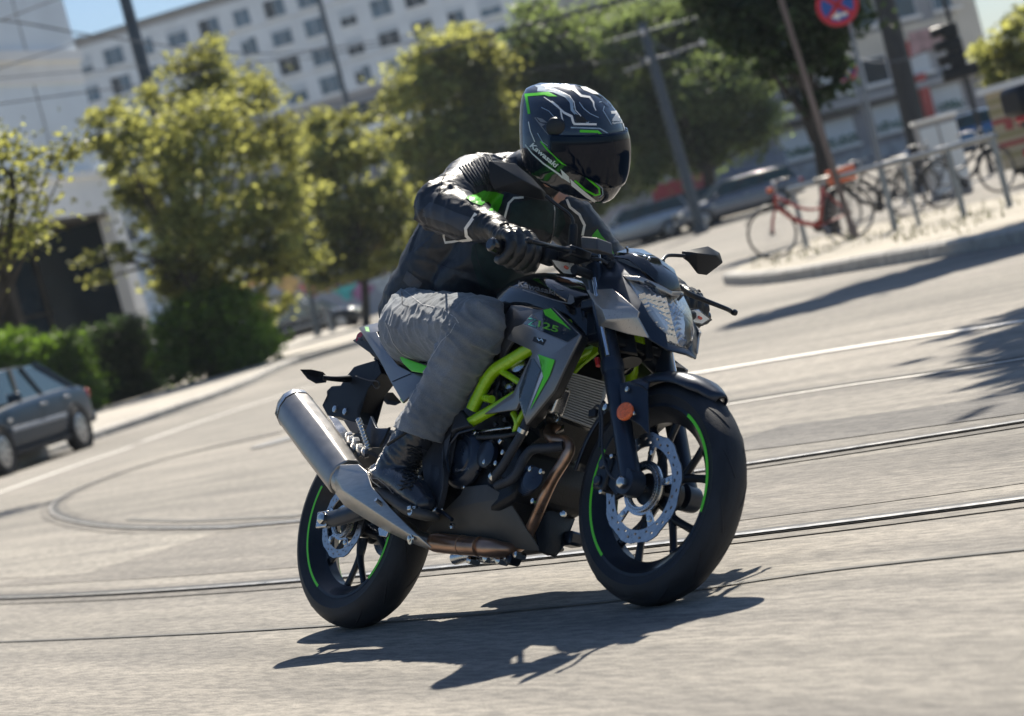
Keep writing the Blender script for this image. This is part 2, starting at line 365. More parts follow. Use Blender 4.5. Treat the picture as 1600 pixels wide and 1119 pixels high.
for pts, w in (([(-200, 838), (0, 770), (110, 731), (208, 698)], .16), ([(222, 691), (300, 664), (400, 631), (490, 603)], .16), ([(1060, 588), (1100, 582), (1300, 549), (1600, 503), (1750, 480)], .09)):
    ribbon('lane_line', pts, w, .006, line_m, mk_)
manhole = lathe('manhole_cover', [(.30, 0), (.34, .0), (.345, .008), (.30, .010), (.28, .006)], G(452, 686)+np.array([0, 0, .003]), (0, 0, 1), mat('cast_iron', (.12, .12, .12), .5, .6), None, 36); tag(manhole, 'round iron manhole cover in the road behind the silencer', 'manhole cover')
def slab(name, near, far, m, h=.13, kerbname=None, kw=.16):
    """raised pavement between a kerb line and a far line; kerbstones are separate pieces along the near edge"""
    a = [G(*p) for p in near]; b = [G(*p) if len(p) == 2 else np.array(p) for p in far]; poly = [q[:2] for q in a]+[q[:2] for q in b]
    bm = bmesh.new(); vt = [bm.verts.new((q[0], q[1], 0)) for q in poly]; f = bm.faces.new(vt); bmesh.ops.triangulate(bm, faces=bm.faces[:])
    for it in range(5):
        ed = [e for e in bm.edges if e.calc_length() > 6]
        if not ed: break
        bmesh.ops.subdivide_edges(bm, edges=ed, cuts=1); bmesh.ops.triangulate(bm, faces=bm.faces[:])
    for v in bm.verts: v.co.z = gz(v.co.x, v.co.y)+h
    bm.normal_update()
    if sum(q.normal.z for q in bm.faces) < 0: bmesh.ops.reverse_faces(bm, faces=bm.faces[:])
    r = bmesh.ops.extrude_edge_only(bm, edges=[e for e in bm.edges if e.is_boundary])
    for v in r['geom']:
        if isinstance(v, bmesh.types.BMVert): v.co.z -= h+.2
    me = bpy.data.meshes.new(name); bm.to_mesh(me); bm.free(); o = link(name, me, m); tag(o, kind='structure')
    # kerbstones
    line = crv([np.array([*q[:2], 0]) for q in a], 12); L = [0]
    for i in range(1, len(line)): L.append(L[-1]+np.linalg.norm(line[i]-line[i-1]))
    s = 0; P_ = np.array(line)
    cen = np.mean([q[:2] for q in b], axis=0)
    while s < L[-1]-.95 and s < 90:
        p0 = np.array([np.interp(s+.006, L, P_[:, k]) for k in range(2)]); p1 = np.array([np.interp(s+.99, L, P_[:, k]) for k in range(2)]); t = (p1-p0); ln = np.linalg.norm(t); t /= ln; nn = np.array([-t[1], t[0]])
        if nn.dot(cen-p0) > 0: nn = -nn
        V = []; jz = random.uniform(-.006, .006)
        for q, e in ((p0, 0), (p1, 0)):
            for w_, hh_ in ((-.02, -.1), (kw, -.1), (kw, h-.02), (kw-.03, h+.012), (-.02, h+.012)): r_ = q+nn*w_; V.append((r_[0], r_[1], gz(q[0], q[1])+hh_+jz))
        Fc = [(i, (i+1) % 5, 5+(i+1) % 5, 5+i) for i in range(5)]+[(0, 1, 2, 3, 4)[::-1], (5, 6, 7, 8, 9)]
        k_ = mk('kerbstone', V, Fc, kerb_m, o); fixn(k_); s += 1.0
    return o
pl_ = slab('pavement_left', [(-260, 830), (-60, 765), (60, 718), (156, 684), (240, 656), (368, 610), (452, 572), (562, 540), (640, 517)], [(-12, 140, 0), (-60, 140, 0), (-60, 60, 0), (-30, 25, 0)], pave_m)
is_ = slab('traffic_island', [(1150, 440), (1182, 441), (1250, 435), (1400, 411), (1600, 378), (1800, 345), (2000, 310)], [(1900, 290), (1600, 316), (1400, 355), (1280, 385), (1190, 418), (1158, 431)], dirt_m)
rng2 = random.Random(3)
# dry grass on the island: thin blades, nobody could count them
gv = []; gf = []
for i in range(700):
    px = rng2.uniform(1180, 1600); t = rng2.random(); y0 = np.interp(px, [1180, 1250, 1400, 1600], [436, 428, 404, 370]); y1 = np.interp(px, [1180, 1280, 1400, 1600], [422, 388, 358, 320]); q = G(px, y0+(y1-y0)*t)
    if noise.noise(Vector((q[0]*1.3, q[1]*.5, 0))) < -.02: continue
    a = rng2.uniform(0, 6.28); h_ = rng2.uniform(.03, .12); w_ = .012; b = len(gv); z0 = gz(q[0], q[1])+.13
    gv += [(q[0]-w_*cos(a), q[1]-w_*sin(a), z0), (q[0]+w_*cos(a), q[1]+w_*sin(a), z0), (q[0]+rng2.uniform(-.04, .04), q[1]+rng2.uniform(-.04, .04), z0+h_)]; gf.append((b, b+1, b+2))
gr = mk('grass', gv, gf, mat('dry_grass', (.30, .29, .15), .8, var=.4, scale=2)); tag(gr, 'sparse dry grass on the sandy traffic island', 'grass', kind='stuff')
# ================================================================== MOTORCYCLE
BIKE_M = Matrix([[*BM[i], BO[i]] for i in range(3)]+[[0, 0, 0, 1]])
bike = empty('motorcycle', 'black and grey naked motorcycle with lime green frame leaning into the turn', 'motorcycle', mtx=BIKE_M)
RC = (0, 0, .305); FC = (1.33, 0, .2895)
def prism(name, pts, y0, y1, m, parent, bw=.002, px=True, yp=None):
    """outline in the bike's side view, extruded across it"""
    yp = y0 if yp is None else yp
    q = [P(a, b, y=yp) if px else np.array([a, 0, b]) for a, b in pts]
    n = len(q); A = [np.array([c[0], y0, c[2]]) for c in q]; B = [np.array([c[0], y1, c[2]]) for c in q]
    bm = bmesh.new(); a = [bm.verts.new(v) for v in A]; b = [bm.verts.new(v) for v in B]; bm.faces.new(a); bm.faces.new(b[::-1])
    for i in range(n): j = (i+1) % n; bm.faces.new((a[j], a[i], b[i], b[j]))
    bmesh.ops.triangulate(bm, faces=[f for f in bm.faces if len(f.verts) > 4]); bmesh.ops.recalc_face_normals(bm, faces=bm.faces)
    me = bpy.data.meshes.new(name); bm.to_mesh(me); bm.free(); o = link(name, me, m, parent)
    if bw: bev(o, bw)
    return o
def gem(name, pts, x, bulge, m, parent, back=.015, cen=None):
    v = [P(a, b, x=x) for a, b in pts]; n = len(v); c = sum(v)/n if cen is None else P(cen[0], cen[1], x=x)
    inn = [c+(q-c)*.5 for q in v]
    V = v+[q+np.array([bulge, 0, 0]) for q in inn]+[c-np.array([back, 0, 0])]; Fc = []
    for i in range(n):
        j = (i+1) % n; Fc += [(i, j, n+j, n+i), (j, i, 2*n)]
    Fc.append(tuple(range(n, 2*n)))
    o = mk(name, V, Fc, m, parent); fixn(o); bev(o, .0012); return o
# ---- wheels
def ringgrid(name, radii, n, keep, y0, y1, c, m, parent, wav=None):
    """flat ring of cells in the wheel plane; keep(i,k) says which cells stay; wav(theta) scales the outer edge"""
    bm = bmesh.new(); vv = {}
    def V(i, k, s):
        k %= n; key = (i, k, s)
        if key not in vv:
            a = 2*pi*k/n; r = radii[i]*(wav(a) if wav and i == len(radii)-1 else 1); vv[key] = bm.verts.new((c[0]+r*cos(a), y1 if s else y0, c[2]+r*sin(a)))
        return vv[key]
    cells = {(i, k) for i in range(len(radii)-1) for k in range(n) if keep(i, k)}
    for i, k in cells:
        bm.faces.new((V(i, k, 0), V(i, k+1, 0), V(i+1, k+1, 0), V(i+1, k, 0))); bm.faces.new((V(i, k, 1), V(i+1, k, 1), V(i+1, k+1, 1), V(i, k+1, 1)))
        if (i-1, k) not in cells: bm.faces.new((V(i, k, 0), V(i, k, 1), V(i, k+1, 1), V(i, k+1, 0)))
        if (i+1, k) not in cells: bm.faces.new((V(i+1, k, 0), V(i+1, k+1, 0), V(i+1, k+1, 1), V(i+1, k, 1)))
        if (i, (k-1) % n) not in cells: bm.faces.new((V(i, k, 0), V(i+1, k, 0), V(i+1, k, 1), V(i, k, 1)))
        if (i, (k+1) % n) not in cells: bm.faces.new((V(i, k+1, 0), V(i, k+1, 1), V(i+1, k+1, 1), V(i+1, k+1, 0)))
    bmesh.ops.recalc_face_normals(bm, faces=bm.faces); me = bpy.data.meshes.new(name); bm.to_mesh(me); bm.free(); return auto(link(name, me, m, parent), 30)
def wheel(c, R, w, hh, rimr, discr, discy, ph, stripes):
    c = np.array(c); rw = w*.86
    wh = lathe('wheel', [(rimr-.004, -rw), (rimr+.004, -rw), (rimr+.004, -rw+.006), (rimr-.012, -rw+.012), (rimr-.03, -rw*.35), (rimr-.03, rw*.35), (rimr-.012, rw-.012), (rimr+.004, rw-.006), (rimr+.004, rw), (rimr-.004, rw), (rimr-.010, rw-.006), (rimr-.026, rw*.5), (rimr-.040, rw*.3), (rimr-.040, -rw*.3), (rimr-.026, -rw*.5), (rimr-.010, -rw+.006)], c, (0, 1, 0), black_metal, bike, 72, closed=True)
    prof = []
    for t in np.linspace(-1, 1, 25):
        a = t*1.0; prof.append((R-hh*(1-sqrt(max(0, 1-a*a*.985))), w*a))
    prof += [(rimr+.02, w*.93), (rimr+.004, w*.84), (rimr-.002, w*.80), (rimr+.012, w*.7), (rimr+.012, -w*.7), (rimr-.002, -w*.80), (rimr+.004, -w*.84), (rimr+.02, -w*.93)]
    ty = lathe('tyre', prof, c, (0, 1, 0), tread_rubber, wh, 96, closed=True)
    # curved tread grooves, thin raised-edge cuts drawn as slim dark wedges sunk at the crown
    gp = []
    for s in (-1, 1):
        for k in range(13):
            a0 = 2*pi*k/13+(0 if s < 0 else pi/13); pts = []
            for j in range(7):
                u = j/6; t = s*(.18+.62*u); aa = a0+.34*u**1.3; r = R-hh*(1-sqrt(1-t*t*.985))-.0022
                pts.append(c+np.array([r*cos(aa), w*t, r*sin(aa)]))
            gp.append(sweep_data(pts, [.001, .0032, .0036, .0036, .0032, .0026, .001], 6, 2))
    v, f = merge_data(gp); mk('tread_groove', v, f, rubber, wh, True)
    lathe('hub', [(.018, -w*.95), (.042, -w*.9), (.044, -w*.5), (.030, -w*.2), (.030, w*.2), (.044, w*.5), (.042, w*.9), (.018, w*.95)], c, (0, 1, 0), black_metal, wh, 32)
    for k in range(5):
        a = ph+2*pi*k/5; d = np.array([cos(a), 0, sin(a)])
        parts = []
        for s in (-1, 1):
            b = a+s*.26; e = np.array([cos(b), 0, sin(b)]); n_ = np.cross(e, [0, 1, 0])
            p0 = c+d*.034; p1 = c+d*(.085); p2 = c+e*(rimr-.034)
            parts.append(sweep_data([p0, p1, (p1+p2)/2+d*.004, p2], [.019, .013, .0105, .012], 8, 4, flat=.85, up=(0, 1, 0)))
        v, f = merge_data(parts); auto(mk('spoke', v, f, black_metal, wh), 50)
    # green rim tape
    for a0, a1 in stripes:
        n = 40; V = []; Fc = []
        for i in range(n+1):
            a = a0+(a1-a0)*i/n; e = np.array([cos(a), 0, sin(a)])
            for r, h in ((rimr-.0045, -rw-.0009), (rimr+.0042, -rw-.0009)): V.append(c+e*r+np.array([0, h, 0]))
        for i in range(n): Fc.append((2*i, 2*i+1, 2*i+3, 2*i+2))
        o = mk('rim_stripe', V, Fc, lime, wh); s = o.modifiers.new('s', 'SOLIDIFY'); s.thickness = .0008
        o2 = mirror_copy(o)
    # brake disc with wavy edge and slots
    n = 180; nw = 9
    wav = lambda a: 1+.022*(1 if sin(a*nw*1.0) > .2 else (-1 if sin(a*nw) < -.5 else 0))*.7
    rr = [discr*q for q in (.76, .81, .85, .885, .925, .96, 1.0)]
    def keep(i, k):
        u = k % 10
        if i == 1: return not (u in (1, 2))
        if i == 3: return not (u in (5, 6))
        if i == 5 - 1: return True
        return not (i == 5 and u in (8, ) and False)
    dc = ringgrid('brake_disc', rr, n, keep, discy-.002, discy+.002, c, disc_steel, wh, wav)
    ringgrid('disc_carrier', [discr*.34, discr*.42, discr*.50, discr*.78], 60, lambda i, k: i < 2 or (k % 12) in (0, 1), discy-.003, discy+.003, c, silver, wh)
    for k in range(5):
        a = 2*pi*(k*12+1)/60; lathe('disc_bolt', [(.006, -.004), (.008, -.003), (.008, .003)], c+np.array([discr*.64*cos(a), discy-.003, discr*.64*sin(a)]), (0, 1, 0), bolt_metal, wh, 10)
    # toothed sensor ring
    ringgrid('sensor_ring', [discr*.36, discr*.385, discr*.415, discr*.44], 96, lambda i, k: i != 1 or k % 2 == 0, discy-.010, discy-.007, c, silver, wh)
    return wh
fw = wheel(FC, .292, .052, .05, .2215, .143, -.058, .35, [(-.35, .95), (2.55, 3.95)])
rw_ = wheel(RC, .305, .065, .055, .2215, .108, -.078, .9, [(-.9, .4), (2.5, 4.1)])
# ---- front fork, calipers, fender
FT = P(932, 432, y=-.098); FB = np.array([1.322, -.098, .315])
fd = (FB-FT)/np.linalg.norm(FB-FT)
def fpt(px, py): return P(px, py, y=-.098)
col = fpt(957, 574)
fork = tube('fork_leg', [FT-fd*.03, FT+fd*.05, col-fd*.012], .0262, navy_matt, bike, 24, 3)
lathe('fork_collar', [(.0245, -.02), (.0305, -.016), (.0315, 0), (.0305, .012), (.028, .02)], col, fd, navy_matt, fork, 28)
tube('fork_slider', [col, col+(FB-col)*.35, col+(FB-col)*.7, FB, FB+fd*.02], [.0275, .0268, .0262, .0285, .026], navy_matt, fork, 24, 4)
gt = [FT+np.array([.010, -.022, .006])+(col-FT)*t for t in (.08, .5, .93)]
tube('chrome_strip', gt, .0072, chrome, fork, 8, 3)
lathe('fork_foot', [(.02, -.026), (.034, -.024), (.036, -.012), (.036, .02), (.028, .024)], np.array([1.326, -.098, .2955]), (0, 1, 0), navy_matt, fork, 24)
fl = mirror_copy(fork)
for ch in list(fork.children): mirror_copy(ch, fl)
lathe('axle_nut', [(.006, -.018), (.012, -.016), (.0165, -.012), (.0165, 0)], np.array([1.33, -.126, .2895]), (0, 1, 0), bolt_metal, bike, 6)
lathe('axle', [(.009, -.135), (.009, .135)], np.array([1.33, 0, .2895]), (0, 1, 0), silver, bike, 12)
for s in (-1, 1): tube('fork_brace', [np.array([1.17, s*.098, .665]), np.array([1.155, s*.04, .70]), np.array([1.15, 0, .705])], .022, black_metal, bike, 12)
for z_, x_ in ((.80, 1.125), (.70, 1.165)):
    box('triple_clamp', (x_-.01, 0, z_), (.075, .245, .03), black_metal, bike, bw=.006)
tube('steering_stem', [np.array([1.10, 0, .84]), np.array([1.16, 0, .66])], .032, black_metal, bike, 20)
# reflector + bracket plates
rf = lathe('orange_reflector', [(.0245, 0), (.0245, .006), (.021, .010), (.008, .012)], P(976, 643, y=-.132)+np.array([0, .004, 0]), (.25, -1, .1), amber, bike, 36)
plate('fender_bracket', PL([(969, 601, -.118), (985, 596, -.112), (1003, 604, -.10), (1013, 612, -.085), (1014, 640, -.085), (1016, 681, -.082), (1001, 665, -.095), (984, 655, -.108), (973, 640, -.118)]), navy_matt, bike, .006)
plate('fender_bracket', PL([(985, 597, -.112), (1000, 592, -.085), (1016, 599, -.07), (1012, 612, -.086), (1003, 604, -.101)]), navy_matt, bike, .004)
for a, b, r in ((980, 608, .0075), (991, 646, .005)): lathe('fender_bolt', [(r*.5, -.005), (r, -.003), (r, .002)], P(a, b, y=-.121), (0, 1, 0), bolt_metal, bike, 12)
V = []; nA = 26; prof = [(-.066, -.034), (-.062, -.012), (-.050, .006), (-.028, .015), (0, .018), (.028, .015), (.050, .006), (.062, -.012), (.066, -.034)]
for i in range(nA):
    a = radians(47+118*i/(nA-1)); t = i/(nA-1); e = np.array([cos(a), 0, sin(a)])
    sc = min(1, .30+t*5) if t < .2 else 1; V.append([np.array(FC)+e*(.303+.72*h*(1 if t > .1 else .8))+np.array([0, y_*sc, 0]) for y_, h in prof])
fn = loft('front_fender', V, navy_matt, bike, closed=False, caps=False, ang=50); s = fn.modifiers.new('s', 'SOLIDIFY'); s.thickness = .004; facing(fn, (0, 0, 1))
def caliper(name, c, ang, sc=1.):
    R3 = Matrix.Rotation(ang, 3, 'Y'); cp = box(name, c, (.095*sc, .05, .052*sc), black_metal, bike, R3, bw=.009)
    for dx in (-.022, .022):
        q = Vector(c)+R3@Vector((dx*sc, -.027, .004)); lathe('caliper_piston_cap', [(.010*sc, -.006), (.014*sc, -.003), (.014*sc, .004)], q, (0, 1, 0), cover_m, cp, 16)
    for dx in (-.048, .048):
        q = Vector(c)+R3@Vector((dx*sc, -.018, -.016)); lathe('caliper_bolt', [(.004, -.008), (.0065, -.006), (.0065, .008)], q, (0, 1, 0), bolt_metal, cp, 8)
    return cp
caliper('front_caliper', (1.205, -.072, .335), radians(-72))
plate('caliper_bracket', [np.array([1.30, -.088, .30]), np.array([1.29, -.088, .34]), np.array([1.235, -.088, .385]), np.array([1.20, -.088, .37]), np.array([1.225, -.088, .30]), np.array([1.26, -.088, .27])], black_metal, bike, .008)
tube('brake_hose', PL([(925, 642, -.12), (934, 634, -.13), (941, 650, -.125), (941, 690, -.12), (944, 720, -.13), (955, 745, -.135), (975, 752, -.13)]), .0036, hose_m, bike, 8)
tube('brake_line', PL([(938, 700, -.115), (939, 660, -.12), (938, 640, -.125), (944, 628, -.13)]), .0055, black_metal, bike, 10)
box('hose_clip', P(927, 646, y=-.125), (.028, .012, .022), black_plastic, bike, bw=.003)
lathe('hose_bolt', [(.005, -.006), (.010, -.004), (.010, .01)], P(946, 636, y=-.125), (0, 1, 0), bolt_metal, bike, 12)
# ---- headlight cowl (right half traced, mirrored)
cv = PL([(960, 404, -.08), (932, 424, -.10), (915, 447, -.118), (916, 453, -.12), (957, 452, -.125), (987, 477, -.116), (997, 487, -.11), (996, 495, -.108), (1012, 528, -.088),
         (973, 431, -.097), (1003, 471, -.09), (1015, 493, -.08), (1028, 510, -.062), (1041, 521, -.047), (1043, 535, -.036), (1065, 542, 0), (1073, 553, 0), (1044, 546, -.05),
         (1000, 421, -.058), (1047, 454, 0), (1048, 461, 0), (1015, 442, -.062), (905, 434, -.105), (936, 520, -.115)])
cf = [(22, 1, 0, 9, 5, 4, 3, 2), (0, 18, 21, 9), (18, 19, 20, 21), (5, 9, 10, 6), (6, 10, 11, 7), (7, 11, 12, 8), (8, 12, 13, 14, 17), (17, 14, 15, 16)]
cowl = shell('headlight_cowl', cv, cf, navy_matt, bike, .006, mirror=True, bw=.0018, ang=20)
shell('cowl_back', PL([(960, 404, -.08), (1000, 421, -.058), (1047, 454, 0), (1040, 470, -.03), (1012, 528, -.088), (1044, 546, -.05), (1073, 553, 0), (936, 520, -.10), (905, 434, -.10)])[:0] or
      [(1.07, -.10, .89), (1.09, -.10, .72), (1.16, -.07, .68), (1.22, -.03, .67), (1.16, -.04, .84), (1.10, -.06, .90)], [(0, 1, 2, 3, 4, 5)], black_plastic, bike, .02, mirror=True)
wv = PL([(916, 453, -.121), (957, 451, -.127), (988, 477, -.118), (998, 487, -.112), (996, 496, -.111), (1013, 528, -.088), (980, 522, -.104), (948, 512, -.124), (936, 510, -.128), (928, 473, -.134), (941, 483, -.146), (947, 500, -.14), (943, 496, -.143)])
wing = shell('cowl_side_panel', wv, [(9, 0, 1, 2, 3, 10), (10, 3, 4, 11), (11, 4, 5, 6, 7, 8), (9, 10, 11, 8)], grey_light, bike, .007, bw=.0014, ang=18)
mirror_copy(wing)
lv = PL([(980, 435, -.094), (1003, 472, -.088), (1015, 493, -.078), (1028, 510, -.06), (1041, 521, -.045), (1043, 534, -.034), (1065, 541, 0), (1048, 461, 0), (1015, 443, -.06)])
ctr = PL([(1003, 452, -.076), (1022, 470, -.062), (1036, 492, -.05), (1052, 515, -.03)])
ctr = [c_+np.array([.008, 0, .002]) for c_ in ctr]; cm = P(1062, 495, y=0)+np.array([.002, 0, 0])
LV = lv+ctr+[cm]
hl = shell('headlight_lens', LV, [(0, 1, 9, 8), (8, 9, 10), (1, 2, 10, 9), (8, 10, 7), (2, 3, 11, 10), (3, 4, 12, 11), (4, 5, 12), (5, 6, 12), (10, 11, 13, 7), (11, 12, 13), (12, 6, 13)], glass_clear, bike, .002, mirror=True, bw=0, ang=70)
bowl = [q-np.array([.032, 0, 0])*(1 if i not in (0, ) else .4) for i, q in enumerate(LV)]
bw_ = shell('headlight_reflector', bowl, [(0, 1, 9, 8), (8, 9, 10), (1, 2, 10, 9), (8, 10, 7), (2, 3, 11, 10), (3, 4, 12, 11), (4, 5, 12), (5, 6, 12), (10, 11, 13, 7), (11, 12, 13), (12, 6, 13)], lens_inner, bike, .003, mirror=True, bw=0, ang=20)
# fluted reflector steps: small tilted mirror facets inside the lamp
fm = []; LT, LB = (1005, 458), (1043, 530); RT, RB = (1047, 467), (1064, 536); nr, nc_ = 8, 5; rf_ = random.Random(5)
for i in range(nr):
    for j in range(nc_):
        t, u = (i+.5)/nr, (j+.5)/nc_; e = lambda a, b, k: a+(b-a)*k
        bow = 7*sin(pi*t)*(1-u)*-.6; px = e(e(LT[0], LB[0], t), e(RT[0], RB[0], t), u)+bow; py = e(e(LT[1], LB[1], t), e(RT[1], RB[1], t), u); yy = e(-.084+.045*t, -.006, u)
        c_ = P(px, py, y=yy)-np.array([.016, 0, 0]); n_ = np.array([.75, -.46+rf_.uniform(-.05, .05), -.42+rf_.uniform(-.06, .06)]); n_ /= np.linalg.norm(n_)
        a_ = np.cross(n_, [0, .45, -.89]); a_ /= np.linalg.norm(a_); b_ = np.cross(a_, n_); w_ = (.0092-.002*t); h_ = .0108
        for sg in (1, -1):
            q = [c_+a_*w_*s1+b_*h_*s2 for s1, s2 in ((-1, -1), (1, -1), (1, 1), (-1, 1))]; q = [k*np.array([1, sg, 1]) for k in q]+[(k-n_*.004)*np.array([1, sg, 1]) for k in q]
            fm.append((q, [(0, 1, 2, 3), (7, 6, 5, 4), (0, 4, 5, 1), (1, 5, 6, 2), (2, 6, 7, 3), (3, 7, 4, 0)]))
v, f = merge_data(fm); mk('reflector_facets', v, f, mat('lamp_facets', (.92,.90,.86), .12, .9, var=.05, scale=90), hl)
shell('headlight_trim', PL([(972, 430, -.097), (1000, 432, -.078), (1028, 443, -.04), (1050, 455, 0), (1050, 462, 0), (1025, 450, -.042), (998, 439, -.08), (980, 436, -.096)]), [(0, 1, 6, 7), (1, 2, 5, 6), (2, 3, 4, 5)], grey_light, bike, .004, mirror=True)
vv_ = PL([(958, 401, -.082), (981, 405, -.078), (1003, 421, -.066), (1026, 441, -.044), (1048, 454, 0), (963, 394, -.07), (982, 388, -.045), (1004, 389, 0), (1029, 403, 0), (1043, 428, 0), (988, 396, -.062), (1010, 405, -.05), (1028, 425, -.036)])
visor = shell('meter_visor', vv_, [(0, 1, 10, 5), (1, 2, 11, 10), (2, 3, 12, 11), (3, 4, 12), (4, 9, 12), (12, 9, 8, 11), (11, 8, 7, 10), (10, 7, 6, 5)], gloss_black, bike, .004, mirror=True, bw=.001, ang=40)
for a, b, c_ in ((1006, 403, -.045), (1013, 406, -.04), (978, 389, -.05)): lathe('visor_screw', [(.002, -.003), (.004, -.001), (.004, .003)], P(a, b, y=c_)+np.array([.004, 0, .003]), (-1, 0, -.5), bolt_metal, bike, 8)
box('instrument_panel', (1.125, 0, .915), (.04, .12, .06), black_plastic, bike, Matrix.Rotation(radians(-35), 3, 'Y'), bw=.008)
# ---- handlebar, levers, mirrors, indicators
hb = [(1.012, -.365, .908), (1.018, -.26, .913), (1.04, -.17, .93), (1.06, -.09, .95), (1.06, 0, .952)]; hb += [(x_, -y_, z_) for x_, y_, z_ in hb[-2::-1]]
tube('handlebar', hb, .0115, black_metal, bike, 14)
for s in (-1, 1):
    g = tube('grip', [(1.012, s*.368, .908), (1.018, s*.245, .913)], .0185, rubber, bike, 20, 8)
    lathe('bar_end_weight', [(.010, -.02), (.0195, -.016), (.0195, .012), (.014, .018)], (1.012, s*.378, .908), (0, s*1., 0), gloss_black, bike, 20)
    box('switch_housing', (1.03, s*.21, .925), (.045, .05, .052), black_plastic, bike, bw=.01)
lev = tube('brake_lever', PL([(826, 376, -.365), (845, 381, -.33), (872, 388, -.24), (897, 392, -.19)]), [.007, .0065, .008, .010], black_metal, bike, 10)
lathe('lever_ball', [(.004, -.010), (.0085, -.006), (.0095, 0), (.0085, .006), (.004, .010)], P(826, 376, y=-.37), (0, 1, 0), black_metal, lev, 14)
l2 = mirror_copy(lev); mirror_copy(lev.children[0], l2)
rs = prism('brake_fluid_reservoir', [(907, 369), (932, 371), (934, 391), (908, 389)], -.19, -.135, mat('reservoir_cap', (.05, .052, .06), .5), bike, .004)
box('master_cylinder', P(898, 398, y=-.17), (.055, .075, .03), black_metal, bike, bw=.006)
box('bar_clamp', (1.06, -.04, .945), (.06, .05, .05), black_metal, bike, bw=.008); box('bar_clamp', (1.06, .04, .945), (.06, .05, .05), black_metal, bike, bw=.008)
lathe('bar_clamp_bolt', [(.004, -.004), (.009, -.002), (.009, .006)], P(937, 390, y=-.11), (-.3, 0, -1), bolt_metal, bike, 12)
tube('chrome_cable_end', PL([(936, 396, -.1), (938, 412, -.1)]), .0035, bolt_metal, bike, 8)
for q in ([(880, 398, -.16), (905, 404, -.14), (935, 405, -.12), (950, 412, -.1)], [(900, 402, -.15), (915, 420, -.12), (930, 440, -.1), (935, 470, -.1)], [(918, 398, -.1), (940, 425, -.06), (945, 470, -.05), (950, 520, -.05)]):
    tube('control_cable', PL(q), .0045, hose_m, bike, 8)
for a, b in ((948, 409), (955, 415)): box('cable_joint', P(a, b, y=-.09), (.018, .02, .02), black_plastic, bike, bw=.003)
def mirror(outl, ridge, xq, stalk, boot):
    v = [P(a, b, x=xq) for a, b in outl]; n = len(v); r = [P(a, b, x=xq)+np.array([.03, 0, 0]) for a, b in ridge]; V = v+r; F0 = []
    # fan each outline edge to the nearest ridge vertex
    for i in range(n):
        j = (i+1) % n; k = min(range(len(r)), key=lambda t: np.linalg.norm((v[i]+v[j])/2-r[t]+np.array([.03, 0, 0]))); F0.append((i, j, n+k))
        k2 = min(range(len(r)), key=lambda t: np.linalg.norm((v[j]+v[(j+1) % n])/2-r[t]+np.array([.03, 0, 0])))
        if k2 != k: F0.append((j, n+k2, n+k))
    F0.append(tuple(range(n))[::-1]); o = mk('mirror_housing', V, F0, black_plastic, bike); fixn(o); bev(o, .003)
    gl = plate('mirror_glass', [q*1.0+(sum(v)/n-q)*.08-np.array([.004, 0, 0]) for q in v], chrome, o, .002)
    tube('mirror_stalk', [P(*q[:2], y=q[2]) for q in stalk], .0052, black_metal, bike, 10)
    tube('mirror_boot', [P(*q[:2], y=q[2]) for q in boot], [.0095, .012, .012, .009], black_plastic, bike, 14, 3)
    return o
mirror([(762, 250), (805, 255), (830, 276), (854, 302), (852, 314), (808, 306), (771, 296), (764, 280)], [(806, 285), (835, 300)], 1.0, [(852, 306, -.25), (872, 322, -.215), (890, 336, -.18), (896, 352, -.165), (896, 384, -.15)], [(896, 350, -.163), (896, 358, -.16), (895, 376, -.155), (895, 388, -.15)])
mirror([(1064, 392), (1075, 390), (1106, 384), (1125, 395), (1130, 411), (1125, 415), (1104, 431), (1090, 429), (1075, 410), (1066, 403)], [(1078, 399), (1108, 402)], 1.02, [(1070, 400, .255), (1050, 399, .215), (1040, 401, .19), (1034, 410, .165), (1026, 424, .15)], [(1034, 408, .166), (1032, 414, .16), (1029, 420, .155), (1026, 426, .15)])
def indicator(lens, body, x, stalk):
    b = gem('front_indicator', body, x-.006, -.002, black_plastic, bike, .02)
    gem('indicator_lens', lens, x+.004, .014, glass_clear, b, .0); gem('indicator_bowl', [(a+(sum(q[0] for q in lens)/len(lens)-a)*.15, c+(sum(q[1] for q in lens)/len(lens)-c)*.15) for a, c in lens], x+.002, -.004, lens_inner, b, .002)
    cx = sum(q[0] for q in lens)/len(lens); cy = sum(q[1] for q in lens)/len(lens); tube('bulb', [P(cx, cy, x=x+.006), P(cx+3, cy+2, x=x+.004)], .0042, bulb_m, b, 8, 2, 'round')
    tube('indicator_stalk', PL(stalk), .013, black_plastic, b, 12)
indicator([(858, 404), (880, 408), (899, 410), (905, 421), (896, 431), (880, 429), (866, 416)], [(857, 403), (880, 406), (902, 408), (909, 422), (899, 434), (879, 432), (865, 417)], 1.065, [(897, 421, -.19), (912, 426, -.15), (930, 434, -.10)])
indicator([(1078, 483), (1091, 483), (1112, 499), (1098, 508), (1082, 505)], [(1076, 482), (1092, 481), (1114, 500), (1098, 510), (1079, 507)], 1.20, [(1082, 493, .17), (1070, 490, .13), (1060, 486, .09)])
